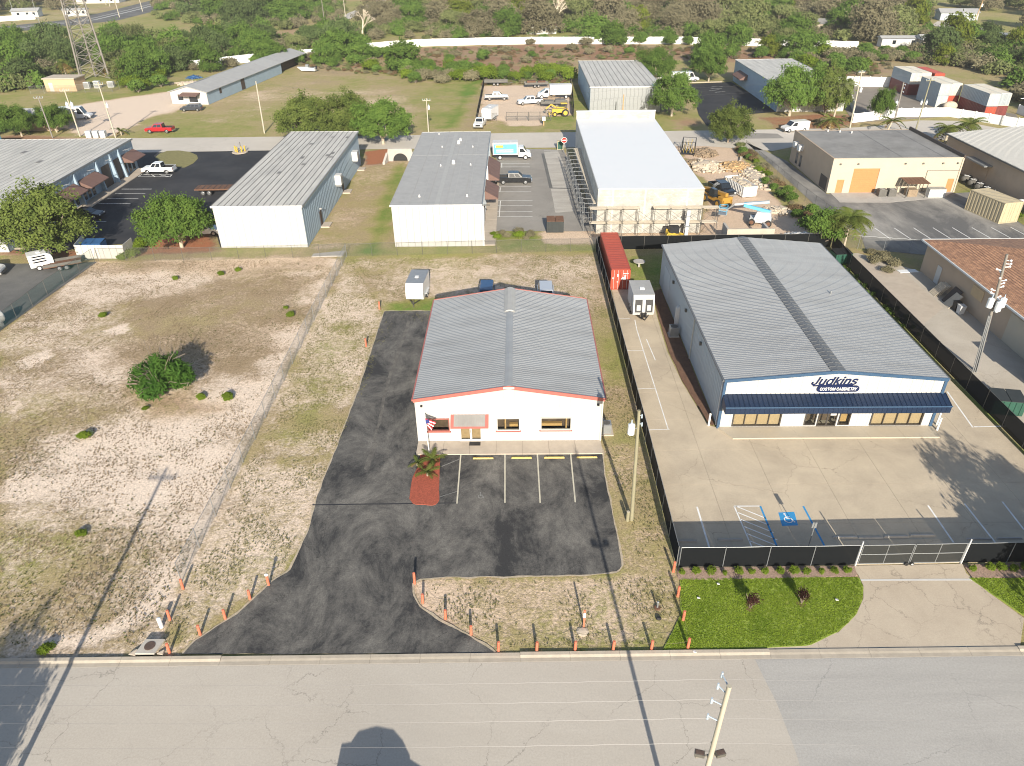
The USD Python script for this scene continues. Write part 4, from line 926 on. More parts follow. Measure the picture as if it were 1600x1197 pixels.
for y0, y1 in ((12.2, 18.2), (21.6, 31.5)):
    a_ = put(m2, 'awning', MB().hexa([(11.95, y0, 2.5), (13.9, y0, 2.5), (13.9, y1, 2.5), (11.95, y1, 2.5)], [(11.95, y0, 3.75), (13.9, y0, 2.62), (13.9, y1, 2.62), (11.95, y1, 3.75)]), M['brown_awning'])
    k = int((y1 - y0) / 1.5)
    for i in range(k):
        q = y0 + (y1 - y0) * i / k
        put(a_, 'awning_panel', MB().hexa([(11.96, q + .03, 3.757), (13.91, q + .03, 2.627), (13.91, q + (y1 - y0) / k - .03, 2.627), (11.96, q + (y1 - y0) / k - .03, 3.757)], [(11.96, q + .03, 3.79), (13.91, q + .03, 2.66), (13.91, q + (y1 - y0) / k - .03, 2.66), (11.96, q + (y1 - y0) / k - .03, 3.79)]), M['brown_awning'])
for y in (3.5, 9.5, 19.4, 33):
    put(m2, 'door', MB().box(11.93, 11.98, y, y + 1.1, .13, 2.3), M['dark_brown'])
put(m2, 'corner_post', MB().box(11.945, 12.25, .0, .3, 0, 5.6), M['galv_white'])
put(m2, 'corner_post', MB().box(11.945, 12.25, 18.8, 19.1, 0, 5.6), M['galv_white'])
put(m2, 'lamp_arm', MB().box(11.95, 12.9, 6.6, 6.75, 3.4, 3.55), M['dark_steel'])

# building under construction: concrete block shell with white roof
NXo, NYo, NW, ND, NH = 11.15, 98.2, 14.6, 42.3, 6.28
block_m = usdkit.material(stage, '/World/Looks/block_wall', {
    'g': ('geometry', {}), 'sp': ('separate_xyz', {}), 'ad': ('math', {'math_type': 'add'}), 'cb': ('combine_xyz', {}),
    'b': ('brick_texture', {'color1': (0.365, 0.35, 0.315), 'color2': (0.30, 0.285, 0.255), 'mortar': (0.27, 0.255, 0.225), 'scale': 1.0, 'mortar_size': 0.012, 'brick_width': 0.4, 'row_height': 0.2, 'bias': 0.0}),
    'n': ('noise_texture', {'scale': 0.7, 'detail': 6.0}), 'k': ('map_range', {'from_min': .3, 'from_max': .7, 'to_min': .82, 'to_max': 1.15}),
    'm': ('mix_color', {'blend_type': 'multiply', 'fac': 1.0, 'use_clamp': False}), 'p': ('principled_bsdf', {'roughness': .9})},
    [('g.position', 'sp.vector'), ('sp.x', 'ad.value1'), ('sp.y', 'ad.value2'), ('ad.value', 'cb.x'), ('sp.z', 'cb.y'), ('cb.vector', 'b.vector'), ('g.position', 'n.vector'), ('n.fac', 'k.value'),
     ('b.color', 'm.a'), ('k.result', 'm.b'), ('m.result', 'p.base_color')], surface='p.BSDF')
nb = thing('block_building', 'unfinished concrete block building with broad white roof and scaffolding', 'building', (NXo, NYo, 0))
put(nb, 'wall', MB().box(0, NW, 0, .2, 0, NH), block_m)
put(nb, 'wall', MB().box(0, .2, .201, ND - .2, 0, NH), block_m)
put(nb, 'wall', MB().box(NW - .2, NW, .201, ND - .2, 0, NH), block_m)
put(nb, 'wall', MB().box(0, NW, ND - .199, ND, 0, NH + 1.4), block_m)
put(nb, 'roof', MB().box(.05, NW - .05, .04, ND - .21, NH, NH + .10), M['roof_white'])
put(nb, 'parapet_cap', MB().box(-.05, NW + .05, ND - .26, ND + .05, NH + 1.401, NH + 1.55), M['roof_white'])
for a in (2.1, 6.55, 12.35):
    put(nb, 'grouted_column', MB().box(a - .11, a + .11, -.012, -.001, .1, NH - .05), M['cream_metal'])
for c in (11, 19, 28):
    put(nb, 'grouted_column', MB().box(-.012, -.001, c - .12, c + .12, .1, NH - .05), M['roof_light'])
put(nb, 'capping', MB().box(-.04, NW + .04, -.04, .039, NH, NH + .07), M['cream_metal'])
put(nb, 'capping', MB().box(-.04, .049, .04, ND - .27, NH, NH + .07), M['roof_light'])

# tan stucco building with orange doors
tb = thing('stucco_building', 'tan stucco building with dark flat roof and big orange roller door', 'building', (49.9, 115.3, 0))
TW, TD, TH = 20.5, 18.8, 5.4
od0, od1 = (53.44, 0.15)[0] - 49.9, (57.56, 0.12)[0] - 49.9
sd = [((51.18, 0.18)[0] - 49.9, (52.31, 0.16)[0] - 49.9), ((68.75, 0.74)[0] - 49.9, (69.77, 0.73)[0] - 49.9)]
fw1 = rect(0, 0, TW, TH).difference(rect(od0, 0, od1, 3.9))
for a, b in sd:
    fw1 = fw1.difference(rect(a, 0, b, 2.15))
put(tb, 'wall', MB().extr(fw1, (0, .2, 0), EX, EZ, NY, 0, .2), M['tan_stucco'])
put(tb, 'wall', MB().box(0, .2, .201, TD - .2, 0, TH), M['brown_stucco'])
put(tb, 'wall', MB().box(TW - .2, TW, .201, TD - .2, 0, TH), M['brown_stucco'])
put(tb, 'wall', MB().box(0, TW, TD - .199, TD, 0, TH), M['brown_stucco'])
put(tb, 'roof', MB().box(.21, TW - .21, .21, TD - .21, TH - .15, TH - .02), M['roof_black'])
put(tb, 'parapet', MB().box(-.03, .20, -.03, TD + .03, TH, TH + .12), M['brown_stucco'])
put(tb, 'parapet', MB().box(.201, TW - .201, -.03, .2, TH, TH + .12), M['tan_stucco'])
put(tb, 'parapet', MB().box(TW - .2, TW + .05, -.03, TD + .03, TH, TH + .5), M['dark_brown'])
put(tb, 'roof_seam', MB().box(11.0, 11.15, .25, TD - .25, TH - .018, TH - .006), M['roof_seam'])
put(tb, 'roof_seam', MB().box(17.6, 17.75, .25, TD - .25, TH - .018, TH - .006), M['roof_seam'])
for a, c in ((5.5, 17.8), (9.2, 16.5), (7.4, 17.2)):
    put(tb, 'roof_vent', MB().cyl((a, c, TH - .02), (a, c, TH + .35), .12, .12, 8), M['galv_white'])
rd = put(tb, 'roller_door', MB().box(od0, od1, .1, .16, 0, 3.9), M['orange_door'])
for i in range(13):
    put(rd, 'slat', MB().box(od0 + .03, od1 - .03, .07, .099, .02 + i * .3, .29 + i * .3), M['orange_door'])
for a, b in sd:
    put(tb, 'door', MB().box(a, b, .06, .12, 0, 2.15), M['orange_door'])
for a in (1.2, 4.0, 11.4, 14.2, 17.3, 19.6):
    put(tb, 'wall_lamp', MB().box(a - .12, a + .12, -.22, -.002, 4.55, 4.75), M['dark_steel'])
put(tb, 'downpipe', MB().box(TW - .3, TW - .15, -.14, -.002, 0, TH), M['tan_stucco'])
put(tb, 'pipe', MB().tube([(15.2, -.06, .2), (15.2, -.06, 3.5), (20.3, -.06, 3.5)], .04), M['dark_steel'])
for y in (15.5, 13.2):
    put(tb, 'air_conditioner', MB().box(-.75, -.002, y, y + 1.1, 3.2, 4.1), M['galv_white'])
for y in (15.0, 13.0):
    put(tb, 'window', MB().box(-.03, -.002, y, y + .9, .5, 2.4), M['car_glass'])
put(tb, 'vent_grille', MB().box(-.06, -.002, .8, 3.6, .2, 2.2), M['dark_brown'])

# big shed by the far road, left of the dark corner lot
fbd = flat_shed('warehouse', 'far grey warehouse with ribbed light roof behind the round oak', 17.0, 176, 16.2, 37, 5.5, M['galv'], M['blue_wall'], M['roof_old'], M['roof_seam'], 1.25, 0)
f2 = flat_shed('warehouse', 'far low warehouse half hidden behind the large oaks, white front at the right', 59.8, 174.6, 15.3, 39.4, 5.3, M['white_metal'], M['blue_wall'], M['roof_old'], M['roof_old'], 1.5, 0)
put(f2, 'awning', MB().hexa([(-2.0, 26, 2.4), (-.01, 26, 2.4), (-.01, 34, 2.4), (-2.0, 34, 2.4)], [(-2.0, 26, 2.6), (-.01, 26, 3.6), (-.01, 34, 3.6), (-2.0, 34, 2.6)]), M['brown_awning'])

# shop row on the left
lb = flat_shed('shop_building', 'blue grey shop row with pale ribbed roof and three brown awnings at left', -100.0, 93.0, 30.6, 40.3, 5.2, M['white_metal'], M['blue_wall'], M['roof_old'], M['roof_light'], 1.0, 0)
for y0, y1 in ((13.8, 19.2), (20.4, 26.0), (35.0, 40.0)):
    a_ = put(lb, 'awning', MB().hexa([(30.65, y0, 2.45), (32.7, y0, 2.45), (32.7, y1, 2.45), (30.65, y1, 2.45)], [(30.65, y0, 3.6), (32.7, y0, 2.58), (32.7, y1, 2.58), (30.65, y1, 3.6)]), M['brown_awning'])
for y in (6.5, 11.5, 28.0, 32.2):
    put(lb, 'roller_door', MB().box(30.62, 30.66, y, y + 2.7, .12, 3.6), M['dark_brown'])
for y in (14.2, 15.6, 17.0, 18.4, 20.9, 22.3, 23.7, 35.5, 37.0, 38.4):
    w_ = put(lb, 'window', MB().box(30.62, 30.655, y, y + .85, .3, 2.3), M['car_glass'])
for y in (4.8, 10.6, 19.6, 26.6, 31.3, 34.4):
    put(lb, 'pilaster', MB().hexa([(30.6, y, 0), (31.35, y, 0), (31.35, y + .35, 0), (30.6, y + .35, 0)], [(30.6, y, 4.9), (30.85, y, 4.9), (30.85, y + .35, 4.9), (30.6, y + .35, 4.9)]), M['blue_wall'])
for y in (3, 9.5, 16.0, 24, 30, 36.5):
    put(lb, 'lamp_arm', MB().beam((30.65, y, 4.2), (31.9, y, 4.5), .08), M['galv'])
for a, c in ((16, 31), (14.5, 22), (15.5, 20), (22, 25)):
    put(lb, 'roof_patch', MB().box(a, a + .8, c, c + 1.4, 5.286, 5.305), M['roof_seam'])
tiny = thing('blue_kiosk', 'corner of a small blue building at the left edge beyond the shop row', 'building', (-111.4, 132.5, 0))
put(tiny, 'wall', MB().box(0, 7.5, 14.3, 17.0, 0, 3.0), M['ad_blue'])
put(tiny, 'roof', MB().box(-.2, 7.7, 14.1, 17.2, 3.0, 3.2), M['blue_wall'])
put(tiny, 'door', MB().box(3, 4, 14.26, 14.29, 0, 2.1), M['white_metal'])

# shingle-roofed building at the right
shingle_m = usdkit.material(stage, '/World/Looks/brown_shingle', {
    'g': ('geometry', {}), 'mp': ('mapping', {'scale': (1, 1, 0.0), 'rotation': (0, 0, math.pi / 2)}),
    'b': ('brick_texture', {'color1': (0.36, 0.19, 0.105), 'color2': (0.22, 0.112, 0.064), 'mortar': (0.14, 0.08, 0.055), 'scale': 1.0, 'mortar_size': 0.022, 'brick_width': 0.62, 'row_height': 0.30, 'bias': -0.1}),
    'n': ('noise_texture', {'scale': 1.8, 'detail': 8.0, 'roughness': .8}), 'k': ('map_range', {'from_min': .3, 'from_max': .7, 'to_min': .72, 'to_max': 1.3}),
    'm': ('mix_color', {'blend_type': 'multiply', 'fac': 1.0, 'use_clamp': False}), 'p': ('principled_bsdf', {'roughness': .92})},
    [('g.position', 'mp.vector'), ('mp.vector', 'b.vector'), ('g.position', 'n.vector'), ('n.fac', 'k.value'), ('b.color', 'm.a'), ('k.result', 'm.b'), ('m.result', 'p.base_color')], surface='p.BSDF')
rb = thing('shingle_building', 'low brown stucco building with reddish brown shingle roof at the right edge', 'building', (50.4, 38.0, 0))
RL, RH = 46.4, 3.9
put(rb, 'wall', MB().box(0, .2, 0, RL, 0, RH), M['brown_stucco'])
put(rb, 'wall', MB().box(.201, 22, RL - .2, RL, 0, RH), M['brown_stucco'])
put(rb, 'wall', MB().box(.201, 22, 0, .2, 0, RH), M['brown_stucco'])
put(rb, 'roof', MB().add([(-.5, -.5, RH), (22.5, -.5, RH), (22.5, RL + .5, RH), (-.5, RL + .5, RH), (11, 10.5, RH + 2.4), (11, RL - 10.5, RH + 2.4)], [(0, 1, 4), (2, 3, 5)]).quad((-.5, RL + .5, RH), (-.5, -.5, RH), (11, 10.5, RH + 2.4), (11, RL - 10.5, RH + 2.4)).quad((22.5, -.5, RH), (22.5, RL + .5, RH), (11, RL - 10.5, RH + 2.4), (11, 10.5, RH + 2.4)), shingle_m)
for k in range(36):
    x0 = -.5 + k * .32; f = (x0 + .5) / 11.5
    y0, y1 = -.5 + f * 11.0, RL + .5 - f * 11.0
    z0 = RH + f * 2.4
    put(rb, 'shingle_course', MB().hexa([(x0, y0 + .05, z0 - .01), (x0 + .31, y0 + .35, z0 + .055), (x0 + .31, y1 - .35, z0 + .055), (x0, y1 - .05, z0 - .01)], [(x0, y0 + .05, z0 + .045), (x0 + .31, y0 + .35, z0 + .085), (x0 + .31, y1 - .35, z0 + .085), (x0, y1 - .05, z0 + .045)]), shingle_m)
put(rb, 'gutter', MB().box(-.68, -.52, -.5, RL + .5, RH - .14, RH + .03), M['galv_white'])
put(rb, 'gutter', MB().box(-.5, 22, RL + .52, RL + .66, RH - .14, RH + .03), M['galv_white'])
put(rb, 'door', MB().box(-.05, -.002, 42.0, 43.0, .05, 2.2), M['white_metal'])
put(rb, 'window', MB().box(-.05, -.002, 33.4, 35.6, 1.9, 3.1), M['blind_tan'])
put(rb, 'window', MB().box(-.06, -.002, 12.0, 13.4, 1.5, 2.7), M['car_glass'])
put(rb, 'roller_door', MB().box(-.04, -.002, 23.6, 28.4, .02, 3.2), M['tan_stucco'])
ann = put(rb, 'closet', MB().box(-2.3, -.01, 16.8, 20.3, 0, 3.1), M['brown_stucco'])
put(ann, 'roof', MB().box(-2.5, .0, 16.6, 20.5, 3.101, 3.2), M['galv_white'])
put(ann, 'door', MB().box(-1.9, -.5, 16.74, 16.79, .05, 2.2), M['orange_door'])

# grey metal building upper right
gb = thing('ribbed_building', 'dark sided building with pale ribbed metal roof at the upper right edge', 'building', (76.6, 92.0, 0))
panels(gb, 'wall_panel', rect(0, 0, 40, 4.9), (.06, 0, 0), EY, EZ, NX, 2.0, M['brown_stucco'], .06, 0)
put(gb, 'wall', MB().box(0, 30, 40.0, 40.2, 0, 5), M['brown_stucco'])
put(gb, 'wall', MB().box(0, 30, -.2, -.01, 0, 5), M['brown_stucco'])
slg = math.hypot(15, 1.3)
panels(gb, 'roof_panel', rect(-.4, 0, 40.6, slg), (-.3, 0, 5.0), EY, np.array([15, 0, 1.3]) / slg, np.array([-1.3, 0, 15]) / slg, .924, M['roof_light'], .04, 2, .05, .1)
panels(gb, 'roof_panel', rect(-.4, 0, 40.6, slg), (29.7, 0, 5.0), EY, np.array([-15, 0, 1.3]) / slg, np.array([1.3, 0, 15]) / slg, 2.0, M['roof_light'], .04, 0)
put(gb, 'gutter', MB().box(-.5, -.32, -.4, 40.6, 4.85, 5.05), M['dark_steel'])
put(gb, 'loading_door', MB().box(-.06, -.002, 26.2, 30.6, .1, 3.2), M['brown_stucco'])
put(gb, 'loading_canopy', MB().box(-1.4, -.01, 25.4, 31.2, 3.3, 3.5), M['galv'])

# long derelict shed in the field
lsx, lsy = np.array([-84.4, 191.8]), np.array([-76.2, 188.2])
shd = thing('derelict_shed', 'long low blue grey shed with patched roof in the dry field', 'building', (-81.2, 189.6, 0), math.degrees(math.atan2(8.5, 62.0)) * 0 - 7.9)
SW, SL, SH = 9.6, 64, 2.9
put(shd, 'wall', MB().box(-SW / 2, SW / 2, 0, .2, 0, SH), M['white_metal'])
put(shd, 'gable', MB().extr(Polygon([(-SW / 2, SH), (SW / 2, SH), (0, SH + 1.3)]), (0, .2, 0), EX, EZ, NY, 0, .2), M['white_metal'])
put(shd, 'wall', MB().box(SW / 2 - .2, SW / 2, .201, 45, 0, SH), M['blue_wall'])
put(shd, 'wall', MB().box(SW / 2 - 1.8, SW / 2 - 1.6, 45.01, SL, 0, SH), M['dark_brown'])
put(shd, 'wall', MB().box(-SW / 2, -SW / 2 + .2, .201, SL, 0, SH), M['blue_wall'])
for s_ in (-1, 1):
    n = 16
    for i in range(n):
        y0 = -.4 + (SL + .6) * i / n; y1 = -.4 + (SL + .6) * (i + 1) / n - .04
        put(shd, 'roof_panel', MB().hexa([(0, y0, SH + 1.3), (s_ * (SW / 2 + .4), y0, SH - .05), (s_ * (SW / 2 + .4), y1, SH - .05), (0, y1, SH + 1.3)], [(0, y0, SH + 1.42), (s_ * (SW / 2 + .4), y0, SH + .07), (s_ * (SW / 2 + .4), y1, SH + .07), (0, y1, SH + 1.42)]),
            M['roof_light'] if i in (9, 10) and s_ == 1 else M['roof_grey'])
put(shd, 'porch_roof', MB().hexa([(-1.5, -2.2, 2.3), (3.2, -2.2, 2.3), (3.2, -.01, 2.7), (-1.5, -.01, 2.7)], [(-1.5, -2.2, 2.42), (3.2, -2.2, 2.42), (3.2, -.01, 2.82), (-1.5, -.01, 2.82)]), M['brown_awning'])
put(shd, 'window', MB().box(-2.9, -1.6, -.05, -.002, 1.0, 2.3), M['car_glass'])
put(shd, 'window', MB().box(.0, 2.2, -.05, -.002, .6, 2.1), M['car_glass'])
put(shd, 'opening', MB().box(SW / 2 - .0, SW / 2 + .04, 18.5, 20.6, .1, SH - .1), M['dark_brown'])
put(shd, 'opening', MB().box(SW / 2 - .0, SW / 2 + .04, 6.5, 7.6, 1.4, SH - .3), M['dark_brown'])
put(shd, 'roof_hole', MB().hexa([(-2.2, 7, SH + .87), (-.5, 7, SH + 1.32), (-.5, 13, SH + 1.32), (-2.2, 13, SH + .87)], [(-2.2, 7, SH + .90), (-.5, 7, SH + 1.35), (-.5, 13, SH + 1.35), (-2.2, 13, SH + .90)]), M['roof_seam'])

# hut beside the lattice tower
hut = thing('equipment_hut', 'small peach equipment hut at the foot of the lattice tower', 'hut', (-127.6, 208.4, 0), -1)
put(hut, 'wall', MB().box(0, 8.4, 0, 5.5, 0, 3.1), M['peach'])
put(hut, 'roof', MB().box(-.25, 8.65, -.25, 5.75, 3.1, 3.35), M['concrete'])
put(hut, 'door', MB().box(1.1, 2.2, -.04, -.002, 0, 2.2), M['white_metal'])

# houses in the woods
def house(label, loc, w, dp, h, wall_m, roof_m, rz=0, pitch=.35):
    b = thing('house', label, 'house', loc, rz)
    for q in ((0, w, 0, .2), (0, w, dp - .2, dp), (0, .2, .201, dp - .201), (w - .2, w, .201, dp - .201)):
        put(b, 'wall', MB().box(q[0], q[1], q[2], q[3], 0, h), wall_m)
    rz_ = dp / 2 * pitch
    put(b, 'roof', MB().add([(-.5, -.5, h), (w + .5, -.5, h), (w + .5, dp + .5, h), (-.5, dp + .5, h), (-.5, dp / 2, h + rz_), (w + .5, dp / 2, h + rz_)], [(0, 1, 5), (0, 5, 4), (2, 3, 4), (2, 4, 5), (0, 4, 3), (1, 2, 5)]), roof_m)
    for a in (.2, .55, .8):
        put(b, 'window', MB().box(w * a, w * a + 1.1, -.04, -.002, 1.0, 2.2), M['car_glass'])
    return b


house('pale house with brown roof showing between trees above the white wall, centre', (*(4.08, 317.34),), 12, 8, 3, M['cream_metal'], M['brown_awning'], 3)
house('small house with dark grey roof among grey oaks right of centre', (*(111.61, 316.08),), 14, 9, 3, M['tan_stucco'], M['roof_black'], -12)
house('pinkish low house beyond the stacked containers', (*(136.99, 267.59),), 13, 8, 2.8, M['tan_stucco'], M['roof_light'], -4)
house('long white mobile home partly hidden by trees right of centre', (*(125.49, 272.95),), 18, 4, 2.8, M['white_metal'], M['roof_light'], -3)
house('blue roofed house at the upper right edge', (*(160.98, 264.36),), 14, 9, 3.2, M['brown_stucco'], M['galv'], -14)
house('grey house with car shelter near the upper right corner', (*(183.28, 349.39),), 15, 8, 3, M['grey_wall'], M['roof_grey'], -10)
house('white trailer home with pale blue end across the highway', (*(-227.86, 407.00),), 11, 4, 2.8, M['white_metal'], M['roof_light'], 15)
house('white building with flat front at the upper left beyond the highway', (*(-251.80, 403.53),), 12, 7, 2.8, M['white_metal'], M['roof_light'], 12)
house('salmon roofed building at the top beside the tower', (*(-258.85, 480.00),), 24, 12, 4, M['cream_metal'], M['coral_trim'], 8)
house('dark roofed house corner at the left edge beside the small trees', (-109, 163.0), 9, 8, 2.6, M['brown_stucco'], M['roof_grey'], 0)

# ================================================================ FENCES, WALLS
def fence(name, label, pts, h, sp, post_m, screen, rail=True, post_r=.026, rail_r=.018, cat='fence', group=None, mid=False):
    pts = [np.array(p, float) for p in pts]
    t = thing(name, label, cat, (pts[0][0], pts[0][1], 0), 0, group)
    o = pts[0]
    first = True
    for a, b in zip(pts[:-1], pts[1:]):
        L = np.linalg.norm(b - a); k = max(1, int(round(L / sp)))
        for i in range(k + 1):
            if i == 0 and not first:
                continue
            p = a + (b - a) * i / k - o
            put(t, 'post', MB().cyl((p[0], p[1], -.1), (p[0], p[1], h + .06), post_r, post_r, 6), post_m)
        for i in range(k):
            p, q = a + (b - a) * i / k - o, a + (b - a) * (i + 1) / k - o
            d = (q - p) / np.linalg.norm(q - p) * (post_r + .004)
            if screen is not None:
                put(t, 'mesh_panel', MB().add([(*(p + d), .04), (*(q - d), .04), (*(q - d), h - .02), (*(p + d), h - .02)], [(0, 1, 2, 3)]), screen)
        if rail:
            p, q = a - o, b - o
            put(t, 'top_rail', MB().cyl((*p, h), (*q, h), rail_r, rail_r, 6), post_m)
            if mid:
                put(t, 'mid_rail', MB().cyl((*p, h * .5), (*q, h * .5), rail_r, rail_r, 6), post_m)
        first = False
    return t


fence('chain_link_fence', 'galvanised chain link fence between the sandy lot and the driveway strip', [(-22.75, 34.0), (-22.65, 50), (-22.75, 69), (-22.7, 90.4)], 1.75, 3.05, M['galv'], M['chain_link'], post_r=.03, rail_r=.02)
fence('chain_link_fence', 'dark chain link fence along the back of the sandy lot and white building yard', [(-55.5, 89.6), (-40.4, 89.6), (-22.7, 90.5), (-9.3, 91.0), (10.4, 91.8)], 1.8, 3.4, M['dark_steel'], M['chain_far'])
fence('green_mesh_fence', 'green mesh fence along the grey corner lot at the left edge', [(-60, 66.8), (-56.8, 70.0), (-56.7, 79.4), (-55.9, 89.4)], 1.8, 3.1, M['dark_steel'], M['green_mesh'])
fence('screened_fence', 'black screened fence between the driveway and the blue awning lot', [(10.72, 35.2), (10.75, 49.3), (10.68, 63.2), (10.55, 92.0)], 1.8, 2.9, M['galv'], M['black_screen'])
fence('screened_fence', 'black screened fence behind the row of small round shrubs, left of the gate', [(10.85, 35.07), (22.85, 35.2)], 1.85, 3.0, M['galv'], M['black_screen'])
fence('screened_fence', 'black screened fence right of the double gate at the right edge', [(30.1, 35.35), (46, 35.6)], 1.85, 3.0, M['galv'], M['black_screen'])
fence('screened_fence', 'long black screened fence on the right side of the blue awning building', [(41.9, 36.5), (41.75, 48.1), (41.7, 62.8), (41.75, 85.1), (42.2, 92.2)], 1.9, 3.0, M['dark_steel'], M['black_screen'])
fence('screened_fence', 'black screened fence behind the grey roofed workshop, beside the red container', [(10.75, 92.1), (42.1, 92.4)], 1.9, 3.2, M['dark_steel'], M['black_screen'])
fence('chain_link_fence', 'dark chain link fence between the construction yard and the tan building lane', [(46.0, 91.8), (46.3, 98), (44.9, 115), (44.3, 130), (43.8, 141.5)], 1.9, 3.3, M['dark_steel'], M['chain_far'])
fence('chain_link_fence', 'short chain link fence behind the shingle roofed building, along the rear lot', [(42.4, 92.4), (58, 88.9)], 1.8, 3.2, M['galv'], M['chain_far'])
fence('chain_link_fence', 'dark wire fence on the grass verge beside the ribbed roof building', [(73.2, 114.8), (72.8, 96)], 1.6, 3.2, M['dark_steel'], M['chain_far'])
fence('screened_fence', 'black screened fence on the left side of the truck yard across the far road', [(-8.8, 168), (-8.7, 211)], 2.2, 5, M['dark_steel'], M['black_screen'])
fence('screened_fence', 'black screened fence on the right side of the truck yard across the far road', [(14.7, 209.9), (13.9, 188), (13.0, 171)], 2.2, 5, M['dark_steel'], M['black_screen'])
fence('chain_link_fence', 'low dark wire fence along the front of the truck yard, broken by a gate', [(-8.8, 168), (-4.4, 168.2)], 1.7, 2.2, M['dark_steel'], M['chain_far'])
g_ = thing('yard_gate', 'dark double wire gate closing the truck yard across the far road', 'gate', (-2.2, 168.2, 0))
for k in range(2):
    x0 = k * 5.0
    for q in (0, 2.45, 4.9):
        put(g_, 'upright', MB().cyl((x0 + q, 0, 0), (x0 + q, 0, 1.9), .06, .06, 6), M['dark_steel'])
    for z in (.25, 1.0, 1.85):
        put(g_, 'rail', MB().cyl((x0, 0, z), (x0 + 4.9, 0, z), .045, .045, 6), M['dark_steel'])
    put(g_, 'mesh_panel', MB().add([(x0, .01, .25), (x0 + 4.9, .01, .25), (x0 + 4.9, .01, 1.85), (x0, .01, 1.85)], [(0, 1, 2, 3)]), M['chain_far'])
# double gate in front of the concrete lot
gt = thing('double_gate', 'grey mesh double gate with pale pipe frame closing the concrete lot entrance', 'gate', (22.95, 35.2, 0), 1.2)
for k in range(2):
    x0, x1 = .1 + k * 3.55, 3.55 + k * 3.55
    for x in (x0, (x0 + x1) / 2, x1):
        put(gt, 'upright', MB().cyl((x, 0, .12), (x, 0, 1.85), .024, .024, 8), M['galv'])
    for z in (.12, 1.0, 1.85):
        put(gt, 'rail', MB().cyl((x0, 0, z), (x1, 0, z), .024, .024, 8), M['galv'])
    put(gt, 'mesh_panel', MB().add([(x0, .012, .14), (x1, .012, .14), (x1, .012, 1.83), (x0, .012, 1.83)], [(0, 1, 2, 3)]), M['grey_screen'])
for x in (-.05, 7.2):
    put(gt, 'post', MB().cyl((x, -.03, -.1), (x, -.03, 2.25), .045, .045, 8), M['galv_white'])
for x, m in ((3.38, M['black']), (3.75, M['galv_white'])):
    w_ = put(gt, 'wheel', MB().cyl((x, -.16, .14), (x, -.08, .14), .14, .14, 12), M['rubber'])
    put(w_, 'hub', MB().cyl((x, -.175, .14), (x, -.161, .14), .07, .07, 8), m)

# white vinyl privacy walls
def vinyl(label, pts, h, seg, m=None):
    t = thing('vinyl_fence', label, 'fence', (pts[0][0], pts[0][1], 0))
    o = np.array(pts[0])
    for a, b in zip(pts[:-1], pts[1:]):
        a, b = np.array(a) - o, np.array(b) - o
        L = np.linalg.norm(b - a); k = max(1, int(round(L / seg)))
        for i in range(k):
            p, q = a + (b - a) * i / k, a + (b - a) * (i + 1) / k
            d = (q - p) / np.linalg.norm(q - p)
            put(t, 'panel', MB().beam((*(p + d * .07), h / 2), (*(q - d * .07), h / 2), .06, h), m or M['vinyl_white'])
            put(t, 'post', MB().box(-.09, .09, -.09, .09, 0, h + .12, 0, (p[0], p[1], 0)), m or M['vinyl_white'])
    return t


vinyl('long white privacy fence at the foot of the woods, upper middle', [(-100.96, 242.77), (-89.26, 253.04), (-78.08, 261.50), (-66.33, 266.21), (-54.16, 277.01), (-42.74, 283.92), (-33.91, 287.27), (-10.77, 289.62), (5.60, 290.03), (28.79, 288.24), (44.86, 287.01), (59.64, 285.87), (73.73, 282.35), (96.35, 275.13), (116.08, 269.12)], 2.4, 4.0)
vinyl('white privacy fence around the container storage yard, upper right', [(72.84, 163.17), (85.15, 168.17), (95.86, 168.33), (104.8, 157.5), (118, 153)], 1.9, 2.6)
vinyl('white privacy fence at the back of the container storage yard', [(82.23, 205.29), (98.01, 202.65)], 2.4, 2.6)
vinyl('white privacy fence on the left side of the container storage yard', [(85.88, 202.42), (76.50, 171.77)], 1.9, 2.6)
vinyl('grey board fence end beside the storage containers at the right', [(112.5, 170.5), (113, 160), (105.5, 157.2)], 1.9, 2.6)
vinyl('white privacy fence across the highway, upper left corner', [(-300, 362), (-262, 378), (-236, 396)], 2.2, 4.0)
en = thing('dumpster_enclosure', 'white board enclosure for bins at the foot of the black lot', 'enclosure', (*(-58.72, 90.56),))
e0, e1, e2, e3 = [np.array(q) - np.array((-58.72, 90.56)) for q in ((-58.72, 90.56), (-52.21, 90.42), (-52.21, 93.11), (-59.58, 94.67))]
for a, b in ((e0, e1), (e1, e2), (e0, e3)):
    k = max(2, int(np.linalg.norm(b - a) / .9))
    for i in range(k):
        p, q = a + (b - a) * (i + .02) / k, a + (b - a) * (i + .98) / k
        put(en, 'board_panel', MB().beam((*p, .95), (*q, .95), .06, 1.9), M['cream_metal'])

